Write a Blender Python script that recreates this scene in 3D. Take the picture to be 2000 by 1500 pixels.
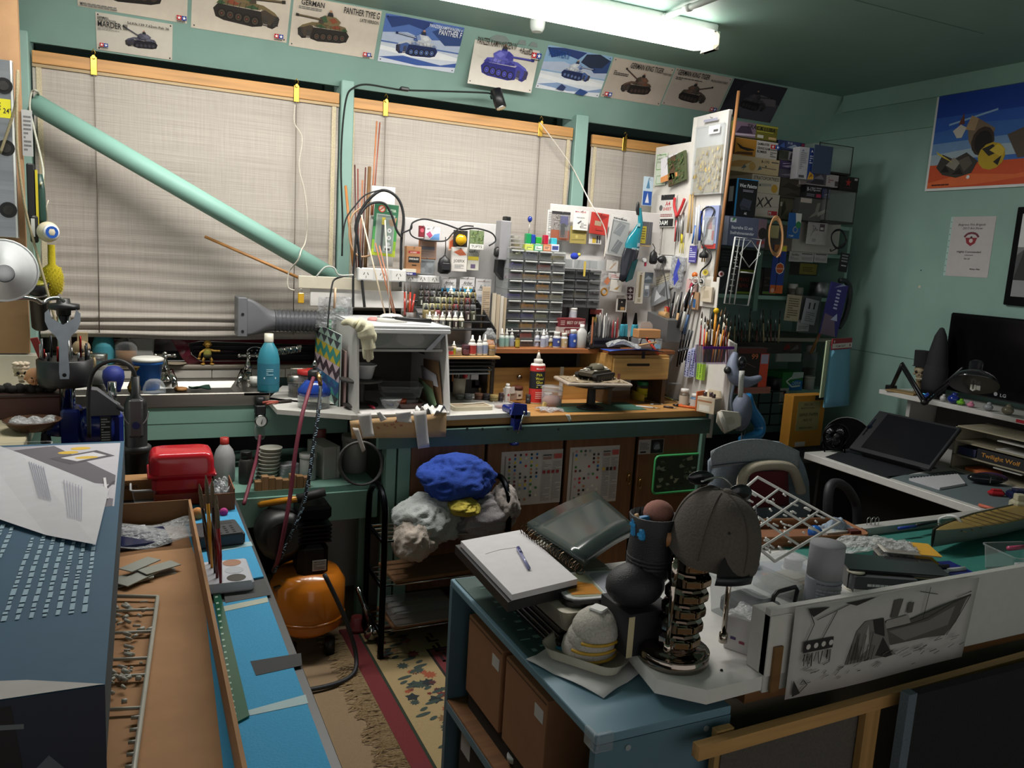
WORLD,EXPO,TUBE,LAMP,LAMP2=.7,.1,13.0,21,18
import bpy,math,random
from math import sin,cos
import numpy as np
from mathutils import Vector as V,Matrix as MX,Euler
random.seed(7)
for o in list(bpy.data.objects):bpy.data.objects.remove(o)
SC=bpy.context.scene;COL=SC.collection;PI=math.pi;rad=math.radians
# camera, world, exposure
FPX,PITCH,ROLL,YAW=1575.0,rad(9.065),rad(3.447),rad(25.516)
CAM=V((0,0,1.5))
_f=V((sin(YAW)*cos(PITCH),cos(YAW)*cos(PITCH),-sin(PITCH)))
_r=V((cos(YAW),-sin(YAW),0));_u=_r.cross(_f)
CR=_r*cos(ROLL)+_u*sin(ROLL);CU=_u*cos(ROLL)-_r*sin(ROLL);CF=_f
cd=bpy.data.cameras.new('camera');cam=bpy.data.objects.new('camera',cd);COL.objects.link(cam)
cd.sensor_width=36;cd.lens=36*FPX/2000;cd.clip_start=.02
cam.matrix_world=MX(((CR.x,CU.x,-CF.x,CAM.x),(CR.y,CU.y,-CF.y,CAM.y),(CR.z,CU.z,-CF.z,CAM.z),(0,0,0,1)))
SC.camera=cam
w=bpy.data.worlds.new('world');SC.world=w;w.use_nodes=True
w.node_tree.nodes['Background'].inputs[0].default_value=(1.0,.97,.93,1);w.node_tree.nodes['Background'].inputs[1].default_value=WORLD
vs=SC.view_settings;vs.view_transform='Standard';vs.look='None';vs.gamma=1;vs.use_curve_mapping=False;vs.exposure=EXPO
SC.display_settings.display_device='sRGB'
SC.cycles.max_bounces=7;SC.cycles.diffuse_bounces=3;SC.cycles.glossy_bounces=3;SC.cycles.transmission_bounces=4;SC.cycles.transparent_max_bounces=10
SC.cycles.caustics_reflective=False;SC.cycles.caustics_refractive=False;SC.cycles.sample_clamp_indirect=4
# picture rays -> real places in the room
def on(px,py,ax,v):
 d=CF+CR*((px-1000)/FPX)-CU*((py-750)/FPX);t=(v-CAM[ax])/d[ax];return CAM+d*t
def fz(px,py,z):return on(px,py,2,z)
def mpp(p):return(V(p)-CAM).dot(CF)/FPX
def RY(x0,y0,x1,y1,Y):
 xm,ym=(x0+x1)/2,(y0+y1)/2
 a,b,t,d=on(x0,ym,1,Y),on(x1,ym,1,Y),on(xm,y0,1,Y),on(xm,y1,1,Y)
 return V(((a.x+b.x)/2,Y,d.z)),b.x-a.x,t.z-d.z
def RX(x0,y0,x1,y1,X):
 xm,ym=(x0+x1)/2,(y0+y1)/2
 a,b,t,d=on(x0,ym,0,X),on(x1,ym,0,X),on(xm,y0,0,X),on(xm,y1,0,X)
 return V((X,(a.y+b.y)/2,d.z)),a.y-b.y,t.z-d.z
def st(px,py,z):p=fz(px,py,z);return p,mpp(p)
# materials (all colour comes from the face colours of each mesh)
def lin(h):
 if not isinstance(h,str):return h
 h=h.lstrip('#');h=''.join(c*2 for c in h)if len(h)==3 else h
 o=[]
 for i in(0,2,4):
  c=int(h[i:i+2],16)/255;o.append(c/12.92 if c<=.04045 else((c+.055)/1.055)**2.4)
 return(*o,1)
MT={}
# rough metal scale var bump stretch
TAB=dict(pl=(.42,0,40,.05,0,0),gl=(.16,0,15,.04,0,0),ma=(.85,0,25,.1,.1,0),pa=(.75,0,30,.05,0,0),cl=(.95,0,220,.22,.5,0),wd=(.5,0,9,.28,.1,1),wz=(.5,0,9,.28,.1,3),wy=(.5,0,9,.28,.1,2),me=(.32,1,30,.15,0,0),ch=(.09,1,10,.08,0,0),br=(.38,1,6,.25,.05,1),pt=(.55,0,7,.07,.12,0),ru=(.6,0,60,.12,.1,0),cd=(.85,0,18,.1,.08,0),fo=(.9,0,300,.07,.3,0),fu=(1,0,500,.25,.8,0),bl=(.9,0,1,.2,.3,4),cp=(1,0,900,.3,1,0),le=(.55,0,400,.12,.4,0),sk=(.6,0,30,.14,.15,0),pf=(.5,0,14,.3,.4,0),ti=(.3,0,140,.22,0,0))
def mat(k):
 if k in MT:return MT[k]
 m=bpy.data.materials.new(k);MT[k]=m;m.use_nodes=True;n=m.node_tree.nodes;L=m.node_tree.links.new
 P=n['Principled BSDF'];at=n.new('ShaderNodeAttribute');at.attribute_name='Col';out=n['Material Output']
 if k in('em','em2'):
  e=n.new('ShaderNodeEmission');L(at.outputs[0],e.inputs[0]);e.inputs[1].default_value=TUBE if k=='em' else 1.2;L(e.outputs[0],out.inputs[0]);return m
 if k in('tr','gs','bag'):
  t=n.new('ShaderNodeBsdfTransparent');tm=n.new('ShaderNodeMixRGB');tm.inputs[0].default_value=.32;tm.inputs[1].default_value=(1,1,1,1);L(at.outputs[0],tm.inputs[2]);L(tm.outputs[0],t.inputs[0]);P.inputs['Roughness'].default_value=.12 if k!='gs' else.03
  P.inputs['Base Color'].default_value=(.75,.77,.78,1)
  lw=n.new('ShaderNodeLayerWeight');lw.inputs[0].default_value=.35;mr=n.new('ShaderNodeMapRange');L(lw.outputs[1],mr.inputs[0])
  mr.inputs[3].default_value={'tr':.05,'gs':.03,'bag':.16}[k];mr.inputs[4].default_value=.5
  if k=='bag':
   tc=n.new('ShaderNodeTexCoord');nz=n.new('ShaderNodeTexNoise');nz.inputs['Scale'].default_value=45;L(tc.outputs['Object'],nz.inputs[0]);bp=n.new('ShaderNodeBump');bp.inputs[0].default_value=1;bp.inputs['Distance'].default_value=.02
   L(nz.outputs[0],bp.inputs['Height']);L(bp.outputs[0],P.inputs['Normal']);L(bp.outputs[0],lw.inputs[1])
  mx=n.new('ShaderNodeMixShader');L(mr.outputs[0],mx.inputs[0]);L(t.outputs[0],mx.inputs[1]);L(P.outputs[0],mx.inputs[2]);L(mx.outputs[0],out.inputs[0]);return m
 r,me,sc,var,bump,sx=TAB[k]
 P.inputs['Roughness'].default_value=r;P.inputs['Metallic'].default_value=me
 tc=n.new('ShaderNodeTexCoord');mp=n.new('ShaderNodeMapping');L(tc.outputs['Object'],mp.inputs[0])
 if sx==1:mp.inputs['Scale'].default_value=(.12,2.2,2.2)
 if sx==2:mp.inputs['Scale'].default_value=(2.2,.12,2.2)
 if sx==3:mp.inputs['Scale'].default_value=(2.2,2.2,.12)
 nz=n.new('ShaderNodeTexNoise');nz.inputs['Scale'].default_value=sc*(3 if sx in(1,2,3)else 1);nz.inputs['Detail'].default_value=4
 fac=nz.outputs[0]
 if sx==4:
  mp.inputs['Scale'].default_value=(3,3,260);nz.inputs['Scale'].default_value=1
  m2=n.new('ShaderNodeMapping');m2 .inputs['Scale'].default_value=(150,1,6);L(tc.outputs['Object'],m2 .inputs[0])
  n2=n.new('ShaderNodeTexNoise');n2 .inputs['Scale'].default_value=1;L(m2 .outputs[0],n2 .inputs[0])
  ad=n.new('ShaderNodeMath');ad.operation='MULTIPLY_ADD';L(n2 .outputs[0],ad.inputs[0]);ad.inputs[1].default_value=.45
  L(nz.outputs[0],ad.inputs[2]);fac=ad.outputs[0]
 L(mp.outputs[0],nz.inputs[0])
 mr=n.new('ShaderNodeMapRange');L(fac,mr.inputs[0]);mr.inputs[1].default_value=.25 if sx!=4 else.45;mr.inputs[2].default_value=.75 if sx!=4 else 1.0;mr.inputs[3].default_value=1-var;mr.inputs[4].default_value=1+var*.7
 mu=n.new('ShaderNodeVectorMath');mu.operation='SCALE';L(at.outputs[0],mu.inputs[0]);L(mr.outputs[0],mu.inputs['Scale']);L(mu.outputs[0],P.inputs['Base Color'])
 if bump:
  bp=n.new('ShaderNodeBump');bp.inputs[0].default_value=bump;bp.inputs['Distance'].default_value=.004;L(fac,bp.inputs['Height']);L(bp.outputs[0],P.inputs['Normal'])
 return m
 # mesh builder
def arc(x,y,r,a0,a1,n=8,ry=None):
 ry=r if ry is None else ry
 return[(x+r*cos(rad(a0+(a1-a0)*i/n)),y+ry*sin(rad(a0+(a1-a0)*i/n)))for i in range(n+1)]
def rrect(w,h,r,n=3):
 r=min(r,w/2,h/2);o=[]
 for cx,cy,a in((w/2-r,h/2-r,0),(-w/2+r,h/2-r,90),(-w/2+r,-h/2+r,180),(w/2-r,-h/2+r,270)):o+=arc(cx,cy,r,a,a+90,n)
 return o
def spline(pts,n=6,closed=False):
 pts=[V(p)for p in pts];m=len(pts);o=[]
 for i in range(m if closed else m-1):
  g=(lambda k:pts[k%m])if closed else(lambda k:pts[min(max(k,0),m-1)])
  a,b,c,d=g(i-1),g(i),g(i+1),g(i+2)
  for j in range(n):
   t=j/n;o.append(.5*((2*b)+(c-a)*t+(2*a-5*b+4*c-d)*t*t+(3*b-a-3*c+d)*t**3))
 if not closed:o.append(pts[-1])
 return o
TXT={}
def glyphs(s,bold=0,shear=0):
 k=(s,bold,shear)
 if k not in TXT:
  c=bpy.data.curves.new('lettering','FONT');c.body=s;c.size=1;c.resolution_u=2;c.offset=bold;c.shear=shear;c.fill_mode='BOTH'
  o=bpy.data.objects.new('lettering',c);me=o.to_mesh()
  vv=[(v.co.x,v.co.y)for v in me.vertices];ff=[tuple(p.vertices)for p in me.polygons]
  o.to_mesh_clear();bpy.data.objects.remove(o);bpy.data.curves.remove(c)
  TXT[k]=(vv,ff,max([v[0]for v in vv],default=0),max([v[1]for v in vv],default=1))
 return TXT[k]
class B:
 def __init__(s,col='#888',m='pl'):
  s.v=[];s.f=[];s.cc=[];s.mm=[];s.sm=[];s.C=lin(col);s.m=m;s.X=None
 def c(s,col,m=None):
  s.C=lin(col)
  if m:s.m=m
  return s
 def T(s,x=0,y=0,z=0,rx=0,ry=0,rz=0,sc=1):
  s.X=MX.LocRotScale(V((x,y,z)),Euler((rad(rx),rad(ry),rad(rz))),V((sc,)*3)if not isinstance(sc,tuple)else V(sc));return s
 def U(s):s.X=None;return s
 def add(s,vs,fs,smooth=False):
  o=len(s.v)
  s.v+=[tuple(s.X@V(p))for p in vs]if s.X else[tuple(p)for p in vs]
  for f in fs:s.f.append([i+o for i in f]);s.cc.append(s.C);s.mm.append(s.m);s.sm.append(smooth)
  return s
 def bx(s,x0,x1,y0,y1,z0,z1,h=0):
  if not h:
   return s.add([(x,y,z)for z in(z0,z1)for y in(y0,y1)for x in(x0,x1)],[(0,2,3,1),(4,5,7,6),(0,1,5,4),(2,6,7,3),(0,4,6,2),(1,3,7,5)])
  h=min(h,abs(x1-x0)*.49,abs(y1-y0)*.49,abs(z1-z0)*.49)
  def ring(e,z):return[(x0+e+h,y0+e,z),(x1-e-h,y0+e,z),(x1-e,y0+e+h,z),(x1-e,y1-e-h,z),(x1-e-h,y1-e,z),(x0+e+h,y1-e,z),(x0+e,y1-e-h,z),(x0+e,y0+e+h,z)]
  vs=ring(h*.7,z0)+ring(0,z0+h)+ring(0,z1-h)+ring(h*.7,z1)
  fs=[tuple(range(7,-1,-1)),tuple(range(24,32))]
  for k in range(3):
   for i in range(8):j=(i+1)%8;fs.append((k*8+i,k*8+j,k*8+8+j,k*8+8+i))
  return s.add(vs,fs)
 def bw(s,w,*a):return s.bx(-w/2,w/2,*a)
 def bc(s,x,y,z,sx,sy,sz,h=0):return s.bx(x-sx/2,x+sx/2,y-sy/2,y+sy/2,z,z+sz,h)
 def la(s,prof,x=0,y=0,z=0,n=14,ax='z',sx=1,sy=1,cap=True,smooth=True):
  vs=[];m=len(prof)
  for r,h in prof:
   for i in range(n):
    a=2*PI*i/n;p=(r*cos(a)*sx,r*sin(a)*sy,h)
    if ax=='y':p=(p[0],-p[2],p[1])
    if ax=='x':p=(p[2],p[0],p[1])
    vs.append((p[0]+x,p[1]+y,p[2]+z))
  fs=[(k*n+i,k*n+(i+1)%n,k*n+n+(i+1)%n,k*n+n+i)for k in range(m-1)for i in range(n)]
  s.add(vs,fs,smooth)
  if cap:
   o=len(s.v)-m*n
   for ring,rev in((0,1),(m-1,0)):
    if prof[ring][0]>1e-5:
     q=[o+ring*n+i for i in range(n)];s.f.append(q[::-1]if rev else q);s.cc.append(s.C);s.mm.append(s.m);s.sm.append(False)
  return s
 def cyl(s,x,y,z,r,h,n=12,r2=None,ax='z',smooth=True):return s.la([(r,0),(r if r2 is None else r2,h)],x,y,z,n,ax,smooth=smooth)
 def tu(s,pts,r,n=6,closed=False):
  pts=[V(p)for p in pts];m=len(pts)
  if m<2:return s
  rr=r if isinstance(r,(list,tuple))else[r]*m;vs=[];up=None
  for i,p in enumerate(pts):
   t=(pts[(i+1)%m]-pts[i-1])if closed else(pts[min(i+1,m-1)]-pts[max(i-1,0)])
   t=t.normalized()if t.length>1e-9 else V((0,0,1))
   if up is None:up=V((0,0,1))if abs(t.z)<.9 else V((1,0,0))
   e=(up-t*up.dot(t));e=e.normalized()if e.length>1e-6 else t.orthogonal().normalized();g=t.cross(e);up=e
   for k in range(n):a=2*PI*k/n;vs.append(p+(e*cos(a)+g*sin(a))*rr[i])
  fs=[(k*n+i,k*n+(i+1)%n,((k+1)%m)*n+(i+1)%n,((k+1)%m)*n+i)for k in range(m if closed else m-1)for i in range(n)]
  if not closed:fs+=[tuple(range(n-1,-1,-1)),tuple(range((m-1)*n,m*n))]
  return s.add(vs,fs,n>4)
 def pr(s,pts,a,b,pl='xz'):
  g={'xz':lambda p,d:(p[0],d,p[1]),'xy':lambda p,d:(p[0],p[1],d),'yz':lambda p,d:(d,p[0],p[1])}[pl]
  m=len(pts);vs=[g(p,a)for p in pts]+[g(p,b)for p in pts]
  return s.add(vs,[tuple(range(m)),tuple(range(2*m-1,m-1,-1))]+[(i,m+i,m+(i+1)%m,(i+1)%m)for i in range(m)])
 def sph(s,x,y,z,rx,ry=None,rz=None,n=14,m=9):
  ry=rx if ry is None else ry;rz=rx if rz is None else rz
  return s.su(lambda u,v:(x+rx*cos(2*PI*u)*sin(PI*v),y+ry*sin(2*PI*u)*sin(PI*v),z-rz*cos(PI*v)),n,m)
 def su(s,fn,nu,nv,th=0,smooth=True):
  vs=[V(fn(i/nu,j/nv))for j in range(nv+1)for i in range(nu+1)];w=nu+1
  fs=[(j*w+i,j*w+i+1,(j+1)*w+i+1,(j+1)*w+i)for j in range(nv)for i in range(nu)]
  if th:
   N=[V((0,0,0))for _ in vs]
   for f in fs:
    q=(vs[f[1]]-vs[f[0]]).cross(vs[f[3]]-vs[f[0]])
    for i in f:N[i]+=q
   k=len(vs);back=[p-(q.normalized()*th if q.length>1e-12 else V())for p,q in zip(vs,N)]
   vs=vs+back;fs2=[tuple(i+k for i in f[::-1])for f in fs]
   edge=[i for i in range(w)]+[j*w+nu for j in range(1,nv+1)]+[nv*w+i for i in range(nu-1,-1,-1)]+[j*w for j in range(nv-1,0,-1)]
   fs=fs+fs2+[(edge[i],edge[i]+k,edge[(i+1)%len(edge)]+k,edge[(i+1)%len(edge)])for i in range(len(edge))]
  return s.add(vs,fs,smooth)
 def poly(s,pts):return s.add(pts,[tuple(range(len(pts)))])
 def obj(s,name,parent=None,label=None):
  me=bpy.data.meshes.new(name);me.from_pydata(s.v,[],s.f)
  ks=list(dict.fromkeys(s.mm));
  for k in ks:me.materials.append(mat(k))
  n=len(s.f)
  if n:
   me.polygons.foreach_set('material_index',[ks.index(k)for k in s.mm]);me.polygons.foreach_set('use_smooth',s.sm)
   at=me.attributes.new('Col','FLOAT_COLOR','CORNER')
   at.data.foreach_set('color',np.repeat(np.array([c if len(c)==4 else(*c,1)for c in s.cc],dtype=np.float32),[len(f)for f in s.f],axis=0).ravel())
  me.update()
  o=bpy.data.objects.new(name,me);COL.objects.link(o)
  if parent:o.parent=parent
  if label:o['label']=label
  return o
def art(w,h,items,y=-.0005,b=None,st=.00012,x0=0,z0=0):
 """flat print on the front (-Y) of a w x h sheet standing on z=0, centred in x; unit coordinates from the bottom left"""
 b=b or B();b.m='pa';X=lambda x:x0+(x-.5)*w;Z=lambda z:z0+z*h
 for it in items:
  y-=st;k=it[0]
  if k=='r':_,a,c,d,e,col=it;b.c(col).poly([(X(a),y,Z(c)),(X(d),y,Z(c)),(X(d),y,Z(e)),(X(a),y,Z(e))])
  elif k=='p':q=it[2:];b.c(it[1]).poly([(X(q[i]),y,Z(q[i+1]))for i in range(0,len(q),2)])
  elif k=='c':_,a,c,r,col=it[:5];ry=(it[5]if len(it)>5 else r);n=it[6]if len(it)>6 else 12;b.c(col).poly([(X(a)+r*h*cos(2*PI*i/n),y,Z(c)+ry*h*sin(2*PI*i/n))for i in range(n)])
  elif k=='s':_,a,c,r,col=it;b.c(col).poly([(X(a)+(r if i%2==0 else r*.4)*h*sin(PI*i/5),y,Z(c)+(r if i%2==0 else r*.4)*h*cos(PI*i/5))for i in range(10)][::-1])
  elif k=='t':
   _,s,a,c,sz,col=it[:6];mw=it[6]if len(it)>6 else None;sh=it[7]if len(it)>7 else 0
   vv,ff,tw,_h=glyphs(s,.012,sh);q=sz*h;qx=q if not mw else min(q*1.6,mw*w/max(tw,.01));b.c(col).add([(X(a)+p[0]*qx,y,Z(c)+p[1]*q*1.35)for p in vv],ff)
  elif k=='l':
   col,wd,q=it[1],it[2]*h,it[3:];b.c(col);pp=[(X(q[i]),Z(q[i+1]))for i in range(0,len(q),2)]
   for(xa,za),(xb,zb)in zip(pp,pp[1:]):
    dx,dz=xb-xa,zb-za;L=math.hypot(dx,dz)or 1;nx,nz=-dz/L*wd/2,dx/L*wd/2
    b.poly([(xa-nx,y,za-nz),(xb-nx,y,zb-nz),(xb+nx,y,zb+nz),(xa+nx,y,za+nz)])
  elif k=='b':
   _,a,c,d,e,n,col=it;b.c(col)
   for i in range(n):
    zz=c+(e-c)*(i+.2)/n;hh=(e-c)/n*.5;xx=a
    while xx<d-.01:
     ww=min(random.uniform(.05,.16)*(d-a)+.01,d-xx);b.poly([(X(xx),y,Z(zz)),(X(xx+ww),y,Z(zz)),(X(xx+ww),y,Z(zz+hh)),(X(xx),y,Z(zz+hh))]);xx+=ww+.02*(d-a)
     if random.random()<.06:break
 return b
OO=(0,0,0)
def T(name,label,cat,loc=(0,0,0),parts=(),rz=0,rx=0,ry=0,grp=None,kind=None,sc=1):
 if isinstance(parts,B):r=parts.obj(name)
 elif parts and parts[0][0]=='*':
  r=parts[0][1].obj(name);parts=parts[1:]
 else:r=bpy.data.objects.new(name,None);COL.objects.link(r);r.empty_display_size=.02
 r.location=V(loc);r.rotation_euler=(rad(rx),rad(ry),rad(rz));r.scale=(sc,)*3
 r['label']=label;r['category']=cat or name.split('_')[-1]
 if grp:r['group']=grp
 if kind:r['kind']=kind
 if not isinstance(parts,B):
  for p in parts:
   o=p[1].obj(p[0],r,p[2]if len(p)>2 and p[2]else None)
   if len(p)>3:
    for q in p[3]:q[1].obj(q[0],o,q[2]if len(q)>2 else None)
 return r
def CP(root,loc,label=None,rz=None,rx=None,ry=None,sc=None):
 def dup(o,par):
  c=o.copy();COL.objects.link(c);c.parent=par
  if par:c.matrix_parent_inverse=o.matrix_parent_inverse.copy()
  for k in o.children:dup(k,c)
  return c
 r=dup(root,None);r.location=V(loc)
 if label:r['label']=label
 e=list(r.rotation_euler)
 for i,a in enumerate((rx,ry,rz)):
  if a is not None:e[i]=rad(a)
 r.rotation_euler=e
 if sc is not None:r.scale=(sc,)*3
 return r
def ST(name,b,parent=None):
 o=b.obj(name,parent)
 if not parent:o['kind']='structure'
 return o
ORD='first second third fourth fifth sixth seventh eighth ninth tenth eleventh twelfth thirteenth fourteenth fifteenth sixteenth seventeenth eighteenth nineteenth twentieth'.split()
rc=random.choice
def rnd(a,b):return random.uniform(a,b)
# room lamp: the tube fitting under the ceiling
CZ=2.48
le=on(1392,80,2,2.42)
TX1=le.x;TX0=TX1-1.25;TY=le.y
def tube_light(name,label,x0,x1,y):
 f=B('#d8ddd8');f.bx(x0,x1,y-.035,y+.035,CZ-.035,CZ-.001,.006)
 d=B('#fffaf2','em');d.bx(x0+.03,x1-.03,y-.055,y+.055,CZ-.1,CZ-.036,.02)
 parts=[('*',f),('diffuser',d)]
 for xx in(x0+.012,x1-.012):
  e=B('#e8e4d4');e.bx(xx-.016,xx+.016,y-.058,y+.058,CZ-.104,CZ-.034,.018);parts.append(('end_cover',e))
 return T(name,label,'light',OO,parts)
tube_light('ceiling_light','long lit tube light fitting under the green ceiling above the bench',TX0,TX1,TY)
ld=bpy.data.lights.new('ceiling_light_glow','AREA');ld.shape='RECTANGLE';ld.size=1.18;ld.size_y=.1;ld.energy=LAMP;ld.color=(1,.965,.92)
lo=bpy.data.objects.new('ceiling_light_glow',ld);COL.objects.link(lo);lo.location=((TX0+TX1)/2,TY,CZ-.107)
# the second tube fitting, end to end with the first and above the picture
tube_light('ceiling_light','second lit tube light fitting further left, above the picture',TX0-1.29,TX0-.04,TY)
lo2=bpy.data.objects.new('ceiling_light_glow',ld.copy());lo2 .data.energy=LAMP2;COL.objects.link(lo2);lo2 .location=((TX0+TX1)/2-1.29,TY,CZ-.107)
# shell
TEAL='#86a69c';TEALD='#6f9386'
XR=3.62;YW=3.72
ST('floor',B('#a08668','cp').bx(-2.6,XR,-2.6,4.0,-.02,0))
ST('ceiling',B('#7c9c90','pt').bx(-2.6,XR+.1,-2.6,3.56,CZ,CZ+.02))
hs=on(300,116,1,3.69).z
b=B(TEAL,'pt');b.pr([(3.50,CZ),(3.69,hs),(3.71,hs),(3.71,CZ+.02),(3.5,CZ+.02)],-.75,XR,'yz');ST('wall_upper',b)
b=B(TEAL,'pt');b.bx(-.75,XR,3.72,3.78,0,.95);ST('wall_back',b)
b=B(TEAL,'pt');b.bx(XR,XR+.06,-2.6,3.9,0,CZ);ST('wall_right',b)
b=B(TEAL,'pt');b.bx(-.8,-.74,2.6,3.8,0,CZ);ST('wall_left',b)
# strip of wall right of the last window, behind the shelves
x3=on(1330,300,1,3.70).x
b=B(TEAL,'pt');b.bx(x3+.25,XR,3.70,3.76,.9,hs+.05);ST('wall_shelf',b)
# ceiling sheet joints
b=B('#5d7a70','pt');b.bx(TX0-.2,TX1+.9,2.30,2.304,CZ-.0015,CZ);ST('trim_1',b)
# right wall top board and the joint board under it
p1=on(1645,220,0,XR-.02);p2=on(1647,189,0,XR-.02)
b=B('#86aa9d','pt');b.bx(XR-.025,XR,-2.6,p1 .y,p1 .z,CZ);ST('trim_2',b)
p3=on(1590,271,0,XR-.01);b=B('#7b9f92','pt');b.bx(XR-.01,XR,-2.6,3.68,p3 .z-.02,p1 .z);ST('trim_3',b)
b=B('#55736a','pt');a=on(1662,675,0,XR);b.bx(XR-.002,XR,1.0,a.y,a.z-.02,a.z-.017);ST('trim_4',b)
# windows: dark night panes behind the blinds
def win(n,px0,px1,ytop):
 xa,xb=on(px0,ytop,1,3.70).x,on(px1,ytop,1,3.70).x
 f=B('#15201c','gl');f.bx(xa,xb,3.83,3.85,.96,hs+.03)
 o=ST('window_%d'%n,f);
 pane=B('#06080a','gl');pane.bx(xa+.04,xb-.04,3.818,3.829,1.0,hs-.02);pane.obj('pane',o)
 fr=B('#31423b','pt');fr.bx(xa,xa+.035,3.79,3.829,.96,hs+.03).bx(xb-.035,xb,3.79,3.829,.96,hs+.03).bx(xa,xb,3.79,3.829,.957,.99);fr.obj('window_frame',o)
 return xa,xb
WX=[win(1,40,662,120),win(2,684,1124,220),win(3,1146,1400,270)]
def post(n,xa,xb,y,z0=.95):
 ST('trim_%d'%n,B(TEAL,'pt').bx(xa,xb,y,3.8,z0,hs+.02,.004))
q=on(664,300,1,3.64).x;q2=on(689,300,1,3.64).x;post(5,q,q2,3.64)
q=on(1122,300,1,3.64).x;q2=on(1146,300,1,3.64).x;post(6,q,q2,3.64)
q=on(44,250,1,3.60).x;q2=on(60,250,1,3.60).x;post(7,q-.03,q2,3.60,.9)
# brown hardboard panel at the left corner
a=on(-30,300,1,3.25);b_=on(44,300,1,3.25);zb=on(30,690,1,3.25).z
ST('wall_panel',B('#a5805c','cd').bx(-.74,b_.x,3.25,3.29,zb,CZ))
ST('trim_8',B('#c9c2b4','pa').bx(-.74,b_.x+.05,3.24,3.30,.9,zb-.005,.003))
# blinds
def blind(label,px0,pxr0,px1,pxr1,ytop0,ytop1,zbot,cords,fold=True):
 Y=3.66
 a,c=on(px0,ytop0,1,Y),on(px1,ytop1,1,Y);x0,x1=a.x,c.x;zt=(a.z+c.z)/2
 root=bpy.data.objects.new('reed_blind',None);COL.objects.link(root);root.location=(x0,Y,zt);root['label']=label;root['category']='blind';root['group']='rolled reed blinds in the windows'
 W=x1-x0;H=zt-zbot
 r=B('#c08c50','wd');r.bx(0,W,-.012,.006,-.045,0,.002);r.obj('head_rail',root)
 r=B('#a88f68','wd');r.bx(0,W,-.010,.004,-.058,-.047);r.obj('lower_rail',root)
 fb=B('#aca49b','bl')
 nf=56
 def fn(u,v):
  d=v*H;yy=0
  k=max(0,v-.45)
  yy=-.004*sin(v*nf*2.2+sin(u*7+v*9)*.9)*k*1.6-.0025*sin(v*23+u*3)
  if v>.9 and fold:yy+=-.022*abs(sin((v-.9)*95+u*.8))
  return(u*W,yy-.002,-.045-d+(.004*sin(u*9)if v>.97 else 0))
 fb.su(fn,24,150);fb.obj('reed_cloth',root)
 for s in(0.012,W-.03):
  t=B('#c2b598','cl');t.bx(s,s+.018,-.006-.002,-.005,-H-.02,-.05);t.obj('edge_tape',root)
 for i,(cx,deep)in enumerate(cords):
  xx=on(cx,ytop0+(ytop1-ytop0)*(cx-px0)/(px1-px0),1,Y).x-x0
  k=B('#c8a24a','me');k.bx(xx-.012,xx+.012,-.016,-.0125,-.062,.006,.002);k.cyl(xx,-.02,.004,.007,.004,8,ax='y');k.tu([(xx,-.014,.006),(xx+.006,-.02,.02),(xx,-.016,.034),(xx-.006,-.012,.02)],.0018,5);k.obj('bracket',root)
  c2=B('#7d746a','cl');c2 .tu([(xx,-.014,-.06),(xx+.002,-.016,-H*.5),(xx,-.03,-H-.02)],.0022,5);c2 .obj('cord',root)
 return root
zb1=on(300,640,1,3.66).z
blind('wide reed blind behind the green drainpipe',62,0,662,0,93,187,zb1,[(183,1),(578,1)])
blind('reed blind behind the thin dowels and hanging packs',680,0,1118,0,189,251,1.25,[(752,1),(1054,1)])
blind('narrow reed blind beside the white tool board',1156,0,1395,0,258,300,1.3,[(1218,1)])
def cord(label,name,pts,r,col,cat='cord',m='cl',n=6,grp=None):
 p=spline(pts,6);return T(name,label,cat,OO,B(col,m).tu(p,r,n),grp=grp)
Y=3.62
cord('loose white pull cord knotted over the green pipe','pull_string',[on(*q,1,Y)for q in((576,205),(575,240),(590,270),(584,325),(595,375),(600,425),(597,470))]+[on(588,490,1,3.40),on(582,508,1,3.38),on(565,530,1,3.42),on(562,560,1,3.42),on(575,567,1,3.42)],.003,'#c9c2b4')
cord('pale pull cord running down to the tool packs','pull_string',[on(*q,1,Y)for q in((1055,240),(1085,280),(1110,315),(1125,340))]+[on(1150,390,1,3.35),on(1182,450,1,3.34),on(1180,505,1,3.34)],.0028,'#d9cfc4')
cord('thin black cable along the wall to the spotlight','wall_cable',[on(*q,1,Y-.03)for q in((668,500),(669,430),(666,330),(669,250),(677,190),(690,172),(715,165),(760,172),(790,176),(860,178),(945,181),(960,184))],.004,'#1c211f')
b=B('#16181a');p=on(790,174,1,3.58);T('cable_joiner','small black joiner on the cable above the second blind',0,p,B('#15171a').bx(-.02,.02,-.012,.012,-.008,.008,.004))
# spotlight
p=on(970,182,1,3.56);h=B('#131416');h.cyl(0,0,-.07,.026,.085,14);lens=B('#cfd6d8','ch');lens.cyl(0,0,-.074,.021,.006,12)
T('spotlight','small black spotlight under the purple tank poster','light',p,[('*',h.bx(-.008,.008,0,.06,.0,.016)),('lens',lens)],rx=-18,ry=-14)
# green drainpipe brace
a,c=on(64,200,1,3.52),on(652,542,1,3.45);d=(c-a)
P=B('#82ac9f','pt');P.tu([a,c],.037,18);T('drainpipe','green painted pipe slanting down across the wide blind','pipe',OO,P)
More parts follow.
